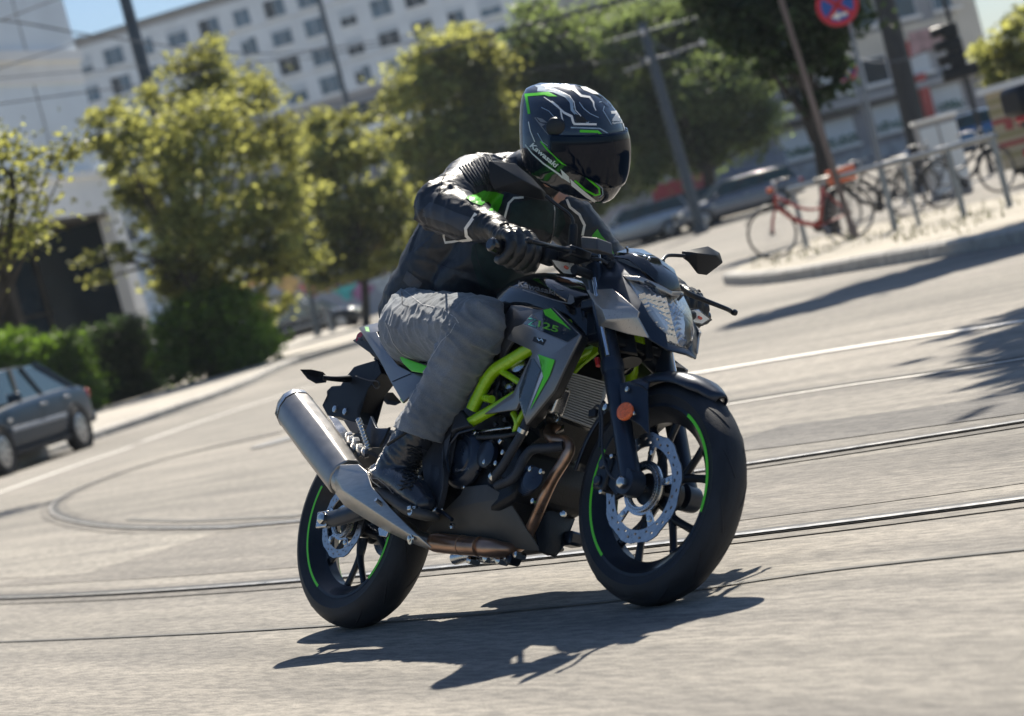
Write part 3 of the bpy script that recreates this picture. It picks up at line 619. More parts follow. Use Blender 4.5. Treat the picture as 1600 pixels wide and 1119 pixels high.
# ---- tank, shrouds, frame
xs = [.585, .62, .67, .74, .82, .90, .97, 1.03, 1.08, 1.11]; zt = [.865, .915, .948, .964, .962, .946, .918, .884, .842, .80]; wd = [.06, .10, .125, .14, .145, .145, .14, .125, .10, .07]
rings = []
for x_, z_, w_ in zip(xs, zt, wd):
    rings.append([np.array([x_+dx, y_*w_, z_-h]) for y_, h, dx in ((0, 0, 0), (.4, .004, 0), (.72, .022, 0), (.93, .055, 0), (1., .10, 0), (.9, .17, 0), (.4, .19, 0), (-.4, .19, 0), (-.9, .17, 0), (-1., .10, 0), (-.93, .055, 0), (-.72, .022, 0), (-.4, .004, 0))])
tank = loft('fuel_tank', rings, gloss_black, bike, sub=2)
tank.data.shade_smooth()
side = shell('tank_side_panel', PL([(782, 503, -.150), (798, 477, -.152), (812, 477, -.156), (838, 483, -.160), (866, 486, -.162), (845, 500, -.17), (812, 520, -.172), (796, 540, -.165), (786, 560, -.15), (778, 575, -.14), (784, 530, -.152)]), [(0, 1, 2, 3, 4, 5, 6, 7, 10), (10, 7, 8, 9)], mat('dark_grey_paint', (.065, .065, .072), .36, .3, coat=.3), bike, .008)
mirror_copy(side)
sv = PL([(864, 480, -.165), (850, 482, -.166), (830, 491, -.172), (816, 507, -.186), (850, 521, -.208), (887, 536, -.208), (907, 523, -.192), (803, 511, -.176), (792, 530, -.172), (829, 547, -.198), (883, 573, -.206), (866, 610, -.202), (822, 664, -.19), (811, 628, -.196), (831, 553, -.197),
         (756, 647, -.178), (801, 614, -.186), (806, 640, -.19), (862, 556, -.212), (845, 600, -.208), (830, 640, -.2)])
shroud = shell('radiator_shroud', sv, [(3, 2, 1, 0, 6, 5, 4), (8, 7, 3, 4, 9), (9, 4, 5, 18, 14), (5, 6, 10, 18), (18, 10, 11, 19), (14, 18, 19, 13), (19, 11, 12, 20), (13, 19, 20), (13, 20, 12), (15, 16, 14, 13, 17)], grey_paint, bike, .009, bw=.0016, ang=14)
facing(shroud, (0, -1, 0))
inn = shell('shroud_inner', PL([(864, 480, -.164), (907, 523, -.190), (883, 573, -.204), (866, 610, -.2), (822, 664, -.188)])+[q-np.array([.03, -.055, -.005]) for q in PL([(864, 480, -.164), (907, 523, -.190), (883, 573, -.204), (866, 610, -.2), (822, 664, -.188)])], [(0, 1, 6, 5), (1, 2, 7, 6), (2, 3, 8, 7), (3, 4, 9, 8)], black_plastic, bike, .004)
shb = bvh_of([shroud]); D = []
D.append(decal('shroud_decal', [[(818, 506), (831, 492.5), (850, 483.5), (863, 481.5), (904, 522.5), (887, 534.5), (851, 519.5)]], shb, cover_navy, shroud, .0008))
D.append(decal('shroud_decal', [[(849, 485), (861, 482.5), (893, 517), (880, 508), (862, 499), (852, 493)]], shb, lime, shroud, .0016, 4))
D.append(decal('shroud_decal', [[(834, 560), (845, 578), (826, 632), (819, 656), (811.5, 628), (812, 605), (829, 562)]], shb, cover_navy, shroud, .0008))
D.append(decal('shroud_decal', [[(840, 555), (855, 575), (846, 596), (826, 642), (843, 592), (848, 578)]], shb, light_decal, shroud, .0016, 4))
D.append(decal('shroud_decal', [[(842, 554), (868, 563), (860, 587), (829, 641), (850, 590), (857, 568)]], shb, lime, shroud, .0026, 4))
zt_ = bpy.data.meshes.new('z'); decal('model_lettering', stroke([(826.5, 498), (838.5, 500.5), (826.5, 507.5), (838.5, 511.5)], 2.2), shb, mat('teal_print', (.03, .26, .2), .3), shroud, .0018, 4)
decal('model_lettering', [], shb, mat('lime_print', (.16, .5, .03), .35), shroud, .0018, 3, src=text_px('25', (848, 513), (872, 520.5), 9.6, skew=-.1, bold=.02))
decal('model_lettering', [[(842.5, 501.5), (845.8, 502.3), (843.8, 512), (840.8, 511.2)]], shb, mat('lime_print', (0, 0, 0)), shroud, .0018, 3)
decal('shroud_vent', [[(835, 526), (854, 531), (849, 540), (832, 533)]], shb, black_plastic, shroud, .0006)
decal('shroud_emblem', stroke([(840, 528), (843, 532.5), (847, 530), (849, 534)], 1.8), shb, bolt_metal, shroud, .0018, 3)
sh2 = mirror_copy(shroud); mirror_copy(inn)
for d_ in D: mirror_copy(d_, sh2)
tb = bvh_of([tank])
decal('tank_lettering', [], tb, mat('raised_lettering', (.16, .165, .175), .25, .4), tank, .0018, 3, src=text_px('Kawasaki', (810, 447), (868, 462), 8, skew=-.15, bold=.025))
decal('tank_grey_mark', [[(862, 444.5), (872, 446), (882, 454), (872, 453)], [(890, 460), (896, 463), (898, 472), (892, 476), (886, 474), (892, 470)]], tb, grey_print, tank, .0012, 4)  # paler grey slivers and a thin line laid on the black tank
decal('tank_grey_mark', stroke([(817, 453), (835, 459), (870, 470), (890, 475)], 1.6), tb, grey_print, tank, .0012, 4)
def fr(pts, r=.0165, name='frame_tube'): 
    o = tube(name, PL(pts), r, lime_frame, frm, 18); mirror_copy(o); return o
frm = tube('frame', [(1.165, 0, .70), (1.12, 0, .83)], .036, lime_frame, bike, 24, 3)
fr([(738, 640, -.158), (748, 619, -.158), (760, 596, -.158), (774, 578, -.158), (800, 562, -.155), (835, 541, -.150), (880, 515, -.12), (915, 495, -.07), (930, 488, -.045)], .0185)
fr([(733, 661, -.155), (770, 640, -.155), (815, 613, -.15), (860, 582, -.13), (900, 560, -.10), (937, 543, -.06)], .0155)
fr([(779, 577, -.155), (800, 590, -.15), (822, 605, -.15)], .0095); fr([(802, 645, -.145), (808, 660, -.14), (805, 675, -.13)], .009); fr([(820, 640, -.14), (812, 655, -.14), (806, 668, -.13)], .008)
fr([(757, 622, -.150), (768, 624, -.172)], .011); fr([(733, 598, -.15), (748, 590, -.155), (755, 596, -.155)], .010)
tube('seat_tube', [(.69, -.11, .62), (.45, -.10, .72), (.1, -.07, .80)], .012, black_metal, frm, 10); tube('seat_tube', [(.69, .11, .62), (.45, .10, .72), (.1, .07, .80)], .012, black_metal, frm, 10)
gp = plate('frame_gusset', PL([(885, 575, -.08), (905, 556, -.08), (937, 538, -.07), (940, 550, -.07), (912, 572, -.08), (895, 590, -.08)]), lime_frame, frm, .01)
tube('red_cable_cover', PL([(933, 560, -.10), (935, 572, -.10)]), .007, red_p, bike, 8, 2)
box('intake_box', (.80, 0, .70), (.30, .20, .19), black_plastic, bike, bw=.02); box('battery_tray', (.62, 0, .60), (.24, .18, .24), engine_m, bike, bw=.02); box('throttle_box', (.80, 0, .555), (.20, .14, .13), engine_m, bike, bw=.02); lathe('carburettor_bowl', [(.02, -.02), (.034, -.012), (.034, .016), (.018, .022)], P(792, 632, y=-.10), (.2, -1, .3), cover_m, bike, 20); tube('fuel_line', PL([(775, 605, -.12), (782, 622, -.125), (779, 640, -.12)]), .004, bolt_metal, bike, 8); lathe('injector', [(.006, -.02), (.014, -.015), (.014, .015), (.006, .02)], P(800, 608, y=-.12), (.3, -1, .6), silver, bike, 12)
lathe('air_duct', [(.018, -.02), (.026, -.012), (.026, .014), (.014, .02)], P(814, 572, y=-.125), (.2, -1, .25), silver, bike, 20)
# pivot cover plate + heel guard
pv = PL([(735, 652, -.15), (741, 668, -.158), (716, 675, -.17), (703, 692, -.175), (698, 712, -.178), (702, 740, -.18), (700, 768, -.178), (692, 800, -.17), (684, 815, -.165), (665, 815, -.16), (664, 807, -.16), (676, 796, -.165), (672, 765, -.17), (668, 735, -.168), (668, 705, -.165), (690, 680, -.155), (715, 650, -.15), (722, 638, -.145)])
plate('pivot_cover', pv, mat('dark_grey_plastic', (.035, .039, .048), .5, .1, bump=.08, bscale=900), bike, .02, .003)
shell('pivot_cover_rim', PL([(741, 668, -.165), (716, 675, -.18), (703, 692, -.185), (697, 712, -.19), (700, 738, -.195), (697, 716, -.19), (693, 700, -.18), (708, 680, -.17)]), [(0, 1, 7), (1, 2, 6, 7), (2, 3, 5, 6), (3, 4, 5)], navy_matt, bike, .006)
lathe('pivot_cap', [(.018, 0), (.031, .001), (.034, .004), (.034, .01), (.030, .012)], P(679, 746, y=-.168), (0, -1, 0), mat('dark_grey_plastic', (0, 0, 0)), bike, 32)
lathe('pivot_bolt', [(.012, 0), (.012, .006), (.006, .012)], P(665, 741, y=-.17), (0, -1, 0), bolt_metal, bike, 12)
# footpeg assembly
pg = tube('footpeg', PL([(690, 796, -.17), (662, 800, -.215), (640, 799, -.26)]), [.012, .013, .012], silver, bike, 10, 2)
for k in range(5): box('peg_rib', P(640+k*7, 794+k*.4, y=-.262+k*.012), (.016, .008, .012), bolt_metal, pg, bw=.002)
plate('peg_bracket', PL([(647, 783, -.18), (662, 776, -.175), (690, 800, -.168), (672, 803, -.175)]), silver, bike, .008)
tube('brake_pedal', PL([(666, 792, -.18), (690, 800, -.19), (706, 812, -.2)]), .006, black_metal, bike, 8)
tube('brake_rod', PL([(660, 760, -.175), (661, 772, -.178), (660, 784, -.18)]), .0035, bolt_metal, bike, 8, 2)
for a, b in ((654, 790), (668, 786), (661, 779)): lathe('peg_nut', [(.004, 0), (.009, .002), (.009, .01)], P(a, b, y=-.19), (0, -1, 0), bolt_metal, bike, 6)
# ---- engine
eng = prism('engine', [(.50, .30), (.52, .42), (.62, .50), (.78, .50), (.88, .43), (.90, .35), (.88, .29), (.80, .265), (.60, .25)], -.120, .120, engine_m, bike, .015, px=False)
cyl = []
for k in range(9):
    t = k/8; c_ = np.array([.78+.09*t, 0, .42+.14*t]); w_ = .085 if k % 2 == 0 else .072
    cyl.append([c_+np.array([dx*.075*cos(.55)-0, dy, dx*-.075*sin(.55)]) for dx, dy in ((-1, -w_), (1, -w_), (1, w_), (-1, w_))])
loft('cylinder_block', cyl, engine_m, eng, ang=20)
box('cylinder_head', (.885, 0, .585), (.14, .18, .06), engine_m, eng, Matrix.Rotation(radians(32), 3, 'Y'), bw=.012)
cc = lathe('clutch_cover', [(.060, 0), (.084, .004), (.086, .016), (.078, .030), (.066, .036), (.062, .030), (.050, .031), (.046, .036), (.014, .037)], P(731, 718, y=-.125), (0, -1, 0), cover_m, eng, 48)
cb = bvh_of([cc]); decal('cover_lettering', [], cb, grey_print, cc, .001, 3, src=text_px('Kawasaki', (712, 737), (733, 734), 4.5, bold=.01))
for k in range(8):
    a = k*pi/4+.2; q = P(731, 718, y=-.125)+np.array([.084*cos(a), -.012, .084*sin(a)]); lathe('cover_bolt', [(.004, -.008), (.007, -.006), (.007, .004)], q, (0, 1, 0), black_metal if k % 3 else bolt_metal, cc, 8)
lathe('oil_pump_cover', [(.03, 0), (.038, .004), (.038, .020), (.030, .024)], P(767, 712, y=-.13), (0, -1, 0), cover_m, eng, 32)
for a, b in ((757, 722), (775, 724), (786, 707), (781, 748), (833, 783), (846, 737), (829, 733)): lathe('engine_bolt', [(.004, -.006), (.0075, -.004), (.0075, .006)], P(a, b, y=-.15), (0, 1, 0), bolt_metal, eng, 8)
fs = []
for k in range(6): lathe('oil_filter_rib', [(.030, 0), (.047-.003*k, .001), (.047-.003*k, .005), (.030, .006)], P(822+k*2.4, 752-k*.6, y=-.075-.014*k), (.25, -1, .1), cover_m, eng, 36)
tube('starter_cable', PL([(746, 684, -.15), (765, 683, -.155), (790, 681, -.15), (812, 676, -.13)]), .006, hose_m, eng, 8)
tube('starter_cable', PL([(742, 676, -.13), (770, 672, -.13), (800, 668, -.12)]), .005, silver, eng, 8)
for a, b, s_ in ((742, 678, .016), (783, 690, .013), (770, 688, .012), (775, 663, .012), (790, 656, .012), (748, 712, .01), (748, 700, .01)): box('engine_fitting', P(a, b, y=-.145), (s_, s_, s_*1.2), bolt_metal if s_ > .012 else black_metal, eng, Matrix.Rotation(a, 3, 'Y'), bw=.003)
tube('throttle_body', PL([(805, 575, -.09), (825, 600, -.09), (840, 625, -.07)]), [.03, .027, .03], black_metal, eng, 16)
# dark odds and ends filling the frame triangle
for a, b, r in ((790, 600, .012), (782, 620, .018), (800, 628, .012), (770, 640, .02), (792, 612, .009)): lathe('carburettor_part', [(r*.6, -.01), (r, -.006), (r, .02)], P(a, b, y=-.12), (.2, 1, .3), black_metal, eng, 14)
tube('breather_hose', PL([(782, 588, -.12), (778, 604, -.125), (770, 622, -.12), (764, 640, -.125)]), .006, hose_m, eng, 8)
h1 = tube('coolant_hose', PL([(824, 657, -.16), (815, 678, -.165), (801, 702, -.17), (786, 728, -.17), (768, 751, -.16)]), .0125, hose_m, bike, 16)
h2 = tube('coolant_hose', PL([(880, 697, -.10), (858, 700, -.12), (833, 702, -.14), (819, 716, -.15), (810, 736, -.155), (798, 750, -.155), (777, 759, -.15)]), .0135, hose_m, bike, 16)
lathe('hose_clamp', [(.0145, -.006), (.0155, -.006), (.0155, .006), (.0145, .006)], P(817, 673, y=-.165), P(810, 688, y=-.165)-P(817, 673, y=-.165), bolt_metal, h1, 20)
lathe('hose_clamp', [(.0145, -.006), (.0155, -.006), (.0155, .006), (.0145, .006)], P(772, 744, y=-.162), P(768, 751, y=-.16)-P(775, 742, y=-.162), bolt_metal, h1, 20)
# ---- radiator
rc = [P(879, 578, x=1.035), P(948, 597, x=1.035), P(930, 671, x=1.005), P(864, 646, x=1.005)]
rad = mk('radiator', [q-np.array([.012, 0, 0]) for q in rc]+[q-np.array([.035, 0, 0]) for q in rc], [(0, 1, 2, 3), (7, 6, 5, 4), (0, 4, 5, 1), (1, 5, 6, 2), (2, 6, 7, 3), (3, 7, 4, 0)], black_metal, bike); fixn(rad)
nf = 18
for i in range(nf):
    t = (i+.5)/nf; a = rc[0]*(1-t)+rc[3]*t; b = rc[1]*(1-t)+rc[2]*t
    up_ = (rc[0]-rc[3])/nf*.27; dx = np.array([.010, 0, 0])
    V = [a-up_, b-up_, b+up_, a+up_]; V = [q-dx*.9 for q in V]+[q+dx*.3 for q in V]
    mk('radiator_fin', V, [(3, 2, 1, 0), (4, 5, 6, 7), (0, 1, 5, 4), (1, 2, 6, 5), (2, 3, 7, 6), (3, 0, 4, 7)], radiator_m, rad)
for a, b in ((0, 3), (1, 2)): tube('radiator_rail', [rc[a], rc[b]], .006, radiator_m, rad, 8, 2)
ct = prism('coolant_bottle', [(873, 601), (876, 606), (862, 646), (841, 641), (844, 622), (853, 612)], -.155, -.115, silver, bike, .006, yp=-.155)
tube('coolant_pipe', PL([(850, 642, -.13), (846, 650, -.13), (834, 662, -.13)]), .0105, silver, bike, 14)
lathe('radiator_bolt', [(.004, -.004), (.010, -.002), (.010, .006)], P(870, 654, y=-.13), (0, 1, 0), bolt_metal, bike, 10)
# ---- exhaust
hd = tube('exhaust_header', PL([(872, 668, -.02), (862, 668, -.05), (858, 678, -.08), (866, 686, -.095), (884, 690, -.085), (889, 702, -.085), (880, 722, -.088), (864, 748, -.09), (850, 778, -.085), (836, 812, -.06), (822, 842, -.02)]), .0158, copper_m, bike, 20)
lathe('header_flange', [(.028, -.005), (.028, .005)], P(868, 664, y=-.03), (.6, -.6, .2), silver, hd, 6)
cat = tube('exhaust_pipe', PL([(672, 847, -.135), (684, 848, -.125), (720, 852, -.115), (745, 854, -.108), (765, 856, -.10), (795, 859, -.06), (815, 850, -.01)]), [.022, .0275, .0275, .0262, .026, .020, .018], copper_m, bike, 24)
for a, b, r in ((722, 852, .0285), (686, 848, .0285), (748, 854, .0272)): lathe('pipe_seam', [(r-.002, -.004), (r, -.003), (r, .003), (r-.002, .004)], P(a, b, y=-.115), P(730, 853, y=-.113)-P(700, 850, y=-.119), copper_m, cat, 24)
mc = [P(461, 641, y=-.205), P(500, 692, y=-.205), P(541, 748, y=-.205)]; md = (mc[2]-mc[0])/np.linalg.norm(mc[2]-mc[0]); mu = np.cross(md, [0, 1, 0]); mu /= np.linalg.norm(mu)
def msec(c_, s=1.): return [c_+s*(np.array([0, 1., 0])*a+mu*b) for a, b in ((-.046, -.038), (-.056, 0), (-.050, .032), (-.028, .058), (.01, .064), (.04, .05), (.052, .01), (.045, -.035), (.02, -.058), (-.022, -.060))]
muf = loft('muffler', [msec(mc[0], 1.0), msec(mc[1], 1.03), msec(mc[2], .96)], muffler_m, bike, ang=50); bev(muf, .006, 3)
loft('muffler_end_cap', [msec(mc[0]-md*.040, .62), msec(mc[0]-md*.038, .80), msec(mc[0]-md*.022, .98), msec(mc[0]-md*.001, 1.02)], silver, muf, ang=50)
lathe('muffler_outlet', [(.016, -.02), (.020, -.02), (.020, .02), (.016, .02)], mc[0]-md*.045-mu*.02, md, engine_m, muf, 20)
tube('rear_pipe', [mc[2], P(575, 780, y=-.20), P(620, 815, y=-.185), P(650, 838, y=-.16), P(676, 848, y=-.13)], [.05, .034, .024, .021, .022], brushed, bike, 20)
hs = PL([(514, 727, -.238), (559, 725, -.262), (573, 737, -.268), (580, 760, -.268), (606, 790, -.256), (634, 818, -.236), (654, 838, -.215), (674, 857, -.185), (655, 854, -.19), (640, 848, -.197), (600, 829, -.205), (565, 808, -.205), (537, 790, -.205), (521, 768, -.215), (508, 744, -.222),
          (535, 766, -.272), (570, 790, -.268), (612, 818, -.25), (640, 836, -.228)])
shield = shell('exhaust_heat_shield', hs, [(14, 0, 15, 13), (0, 1, 2, 15), (2, 3, 16, 15), (13, 15, 16, 12), (12, 16, 11), (3, 4, 17, 16), (11, 16, 17, 10), (4, 5, 17), (5, 6, 18, 17), (10, 17, 18, 9), (6, 7, 8, 18), (9, 18, 8)], brushed, bike, .006, bw=.003, ang=20)
facing(shield, (0, -1, 0))
lathe('shield_bolt', [(.005, -.006), (.009, -.004), (.009, -.001), (.0155, 0), (.0165, .005), (.012, .008)], P(640, 842, y=-.222), (.2, 1, .2), bolt_metal, shield, 24)
lathe('shield_screw', [(.006, -.02), (.0065, .012)], P(595, 787, y=-.262), (0, 1, -.4), bolt_metal, shield, 10)
plate('exhaust_bracket', PL([(594, 826, -.19), (601, 821, -.19), (612, 827, -.19), (607, 840, -.19), (596, 838, -.19)]), silver, bike, .008)
plate('muffler_strap', PL([(513, 651, -.175), (527, 655, -.16), (545, 678, -.14), (562, 690, -.13), (556, 706, -.14), (545, 702, -.15), (530, 680, -.17)]), silver, bike, .006)
# cast footrest hanger with rear peg
plate('passenger_peg_hanger', PL([(574, 678, -.15), (583, 651, -.15), (591, 669, -.15), (606, 672, -.14), (612, 668, -.14), (596, 700, -.14), (584, 700, -.15)]), cover_m, bike, .01)
pr = tube('passenger_peg', PL([(560, 655, -.19), (566, 670, -.185), (573, 690, -.175), (577, 702, -.17)]), .0085, silver, bike, 10, 3)
for k in range(9): box('peg_rib', P(561+k*1.7, 658+k*5, y=-.195+k*.0022), (.022, .006, .005), bolt_metal, pr, Matrix.Rotation(radians(-35), 3, 'Y'), bw=.0015)
for a, b, s_ in ((548, 690, .018), (553, 701, .016), (562, 704, .02), (570, 708, .016), (545, 682, .014), (556, 694, .02)): lathe('hanger_fitting', [(s_*.5, -.01), (s_, -.006), (s_, .008)], P(a, b, y=-.17), (.3, 1, .3), silver, bike, 10)
# ---- belly pan
bp = PL([(724, 761, -.142), (760, 757, -.135), (792, 777, -.112), (843, 861, -.03), (816, 859, -.045), (786, 850, -.070), (742, 786, -.140), (696, 796, -.145), (666, 830, -.135), (700, 848, -.11), (720, 772, -.142)])
belly = shell('belly_pan', bp, [(0, 1, 2, 6), (6, 2, 3, 4, 5), (0, 6, 7, 10), (7, 6, 5, 9, 8)], belly_m, bike, .006, bw=.0015, ang=12); facing(belly, (0, -1, 0)); mirror_copy(belly)
bf = [(843, 861, -.031), (836, 824, -.03), (856, 798, 0), (889, 797, .095), (899, 811, .112), (884, 850, .06), (869, 870, .03)]
bfr = shell('belly_pan_front', PL(bf), [(0, 1, 2, 3, 4, 5, 6)], engine_m, bike, .006)
lathe('belly_bolt', [(.004, -.006), (.009, -.004), (.009, .006)], P(706, 822, y=-.152), (0, 1, 0), bolt_metal, bike, 16); lathe('belly_bolt', [(.004, -.006), (.008, -.004), (.008, .006)], P(880, 803, y=-.06), (-.6, 1, 0), bolt_metal, bike, 12)
box('oil_cooler_stub', P(893, 843, y=.09), (.05, .05, .04), cover_m, bike, bw=.008)
tube('side_stand', [(.60, .14, .20), (.50, .17, .22), (.36, .17, .26)], .010, black_metal, bike, 10)
lk = tube('suspension_linkage', PL([(712, 872, -.02), (735, 868, -.03), (760, 874, -.04), (800, 872, -.05)]), [.02, .014, .012, .014], silver, bike, 12)
for a, b, s_ in ((740, 876, .012), (765, 872, .014), (785, 876, .013), (802, 875, .016), (812, 868, .01)): lathe('linkage_bolt', [(s_*.5, -.02), (s_, -.016), (s_, .016)], P(a, b, y=-.05), (.1, 1, 0), black_metal if s_ > .014 else bolt_metal, lk, 8)
# ---- swingarm, chain, rear brake
for s in (-1, 1):
    sa = tube('swingarm', [(.56, s*.105, .345), (.30, s*.112, .345), (.10, s*.118, .315), (-.045, s*.118, .305)], [.030, .027, .028, .024], navy_matt, bike, 8, 4, flat=1.0)
    box('chain_adjuster', (-.03, s*.128, .305), (.055, .02, .05), silver, sa, bw=.004); lathe('rear_axle_nut', [(.007, -.02), (.012, -.018), (.019, -.013), (.019, 0)], (0-.01, s*.14, .305), (0, -s*1., 0), bolt_metal, sa, 6)
box('swingarm_brace', (.40, 0, .345), (.06, .24, .05), navy_matt, bike, bw=.01)
caliper('rear_caliper', (.085, -.092, .36), radians(20), .8)
chn = []
for k in range(46):
    t = k/46*2; x_ = .02+.50*(t if t < 1 else 2-t); z_ = .305+(.062 if t < 1 else -.062)*(1-.35*(x_-.02)/.5)+(.02*(x_) if t < 1 else 0)
    chn.append(sweep_data([(x_-.008, .088, z_), (x_+.006, .088, z_)], .006, 6, 2, flat=1.4))
v, f = merge_data(chn); mk('drive_chain', v, f, engine_m, bike)
lathe('rear_sprocket', [(.04, -.003), (.072, -.003), (.072, .003), (.04, .003)], (0, .088, .305), (0, 1, 0), silver, bike, 40)
tube('shock_absorber', [(.40, 0, .37), (.50, 0, .60)], .026, lime_frame, bike, 14, 3)
# ---- tail, seat, plate holder, rear indicators
seat_r = []
for x_, z_, w_ in ((-.10, .93, .04), (-.04, .925, .07), (.06, .895, .09), (.14, .865, .10), (.17, .815, .115), (.30, .795, .13), (.45, .80, .125), (.56, .825, .09), (.62, .86, .07)):
    seat_r.append([np.array([x_, y_*w_, z_+h]) for y_, h in ((0, .012), (.6, .008), (1, -.012), (.95, -.055), (0, -.06), (-.95, -.055), (-1, -.012), (-.6, .008))])
loft('seat', seat_r, mat('seat_vinyl', (.016, .017, .02), .55, bump=.2, bscale=500), bike, sub=1)
tv = PL([(560, 512, -.052), (574, 521, -.075), (588, 518, -.09), (601, 545, -.105), (622, 571, -.118), (645, 583, -.128), (611, 598, -.135), (593, 563, -.118), (577, 539, -.09), (662, 584, -.13), (655, 606, -.14), (629, 629, -.14), (572, 508, -.05), (596, 503, -.06), (602, 517, -.075)])
tail = shell('tail_cowl', tv, [(0, 1, 2, 3, 4, 5, 6, 7, 8), (6, 5, 9, 10, 11), (0, 12, 13, 14, 2, 1)], grey_paint, bike, .007, bw=.0016, ang=15); facing(tail, (0, -1, 0))
tb2 = bvh_of([tail]); decal('tail_decal', [[(570, 511), (576, 511), (578, 519), (572, 518)]], tb2, mat('pale_lime', (.45, .75, .35), .4), tail, .0012, 4)
decal('tail_seam', stroke([(611, 597.5), (628, 590), (645, 583)], 1.4), tb2, engine_m, tail, .0008, 4)
t2 = mirror_copy(tail)
edge = shell('tail_inner_panel', PL([(596, 519, -.09), (603, 527, -.105), (617, 551, -.115), (616, 556, -.118), (605, 548, -.108), (594, 531, -.098)]), [(0, 1, 2, 3, 4, 5)], white_d if False else grey_light, bike, .006); mirror_copy(edge)
gi = shell('seat_side_panel', PL([(621, 553, -.132), (640, 562, -.14), (668, 572, -.145), (660, 583, -.145), (642, 580, -.142), (629, 568, -.138)]), [(0, 1, 2, 3, 4, 5)], lime, bike, .006, bw=.003); mirror_copy(gi)
gi = shell('seat_side_panel', PL([(624, 624, -.125), (631, 617, -.13), (640, 612, -.13), (640, 622, -.13), (629, 630, -.13)]), [(0, 1, 2, 3, 4)], lime, bike, .006)
shell('undertail', [(-.13, -.045, .90), (.0, -.07, .84), (.16, -.09, .77), (.33, -.11, .66), (.40, -.10, .70), (.20, -.09, .84), (-.05, -.05, .915)], [(0, 1, 5, 6), (1, 2, 5), (2, 3, 4, 5)], black_plastic, bike, .02, mirror=True)
prism('undertray', [(-.10, .905), (.0, .83), (.18, .74), (.36, .62), (.45, .66), (.3, .78), (.05, .87)], -.055, .055, black_plastic, bike, .006, px=False)
lathe('tail_lamp', [(.02, -.05), (.02, .05)], (-.085, 0, .90), (0, 1, 0), mat('red_lens', (.35, .01, .01), .15, coat=.5), bike, 8)
hang = prism('plate_holder', [(589, 562), (596, 583), (588, 592), (573, 611), (557, 640), (559, 661), (545, 658), (531, 652), (512, 651), (503, 634), (511, 629), (510, 611), (518, 603), (532, 602), (540, 589), (553, 573), (558, 571)], -.035, .035, black_plastic, bike, .004, yp=-.035)
prism('plate_holder_arm', [(583, 562), (598, 574), (612, 560), (600, 540), (590, 548)], -.03, .03, black_plastic, bike, .004, yp=-.03)
prism('mudguard_flap', [(535, 655), (561, 661), (560, 678), (548, 676)], -.05, .05, mat('grey_flap', (.16, .14, .13), .55), bike, .002, yp=-.05)
for a, b in ((523, 639), (539, 643)): lathe('plate_reflector_bolt', [(.005, -.004), (.010, -.003), (.0115, 0), (.0115, .004)], P(a, b, y=-.037), (0, 1, 0), silver, hang, 20)
tube('tail_cable', PL([(556, 588, -.04), (575, 594, -.045), (590, 596, -.05), (593, 603, -.05), (588, 607, -.045), (582, 600, -.04)]), .0022, hose_m, hang, 6)
def rear_ind(outl, x, stalk):
    b = gem('rear_indicator', outl, x, -.012, black_plastic, bike, .012); tube('indicator_stalk', PL(stalk), [.008, .009, .012], black_plastic, b, 10, 3); return b
rear_ind([(468, 577), (486, 577), (505, 581), (512, 588), (510, 598), (494, 600), (480, 592)], -.17, [(505, 590, -.14), (525, 592, -.10), (545, 592, -.04)])
rear_ind([(599, 613), (614, 613), (628, 629), (618, 634), (604, 632), (597, 624)], -.17, [(602, 620, .15), (590, 614, .10), (575, 608, .04)])
# ================================================================== RIDER
rider = empty('person', 'rider in black leather jacket, grey jeans and full face helmet crouched over the motorcycle', 'person', mtx=BIKE_M)
leather = mat('black_leather', (.020, .024, .032), .44, var=.3, scale=18, bump=.2, bscale=260)
leather2 = mat('dark_textile', (.020, .026, .030), .72, var=.2, bump=.3, bscale=700)
glove_m = mat('glove_leather', (.017, .019, .023), .42, var=.25, bump=.3, bscale=200, coat=.1)
skin = mat('skin', (.48, .27, .20), .5, var=.1)
boot_m = mat('boot_leather', (.022, .027, .038), .26, var=.25, bump=.2, bscale=60, coat=.35)
sole_m = mat('boot_sole', (.05, .048, .045), .6, var=.2)
lace_m = mat('boot_laces', (.012, .014, .018), .6)
green_lea = mat('green_leather', (.07, .42, .015), .38, var=.15, scale=25, bump=.3, bscale=120)
white_lea = mat('white_piping', (.82, .79, .73), .45, var=.05)
def denim():
    m = mat('grey_denim', (.165, .185, .210), .85, var=.30, scale=7, bump=.2, bscale=900, sheen=.3, spec=.2)
    nt = m.node_tree; b = nt.nodes['Principled BSDF']; N = nt.nodes.new; Lk = nt.links.new
    src = b.inputs['Base Color'].links[0].from_socket; n = N('ShaderNodeTexNoise'); n.inputs['Scale'].default_value = 900; n.inputs['Detail'].default_value = 2
    tc = N('ShaderNodeTexCoord'); mp = N('ShaderNodeMapping'); mp.inputs['Scale'].default_value = (1, 1, .25); Lk(tc.outputs['Object'], mp.inputs[0]); Lk(mp.outputs[0], n.inputs[0])
    r = N('ShaderNodeValToRGB'); r.color_ramp.elements[0].position = .35; r.color_ramp.elements[1].position = .65; r.color_ramp.elements[0].color = (.75, .75, .75, 1); r.color_ramp.elements[1].color = (1.2, 1.2, 1.2, 1)
    mx = N('ShaderNodeMix'); mx.data_type = 'RGBA'; mx.blend_type = 'MULTIPLY'; mx.inputs[0].default_value = .8; Lk(n.outputs[0], r.inputs[0]); Lk(src, mx.inputs[6]); Lk(r.outputs[0], mx.inputs[7]); Lk(mx.outputs[2], b.inputs['Base Color']); return m
denim_m = denim()
stitch_m = mat('pale_stitching', (.42, .42, .42), .7, var=0)
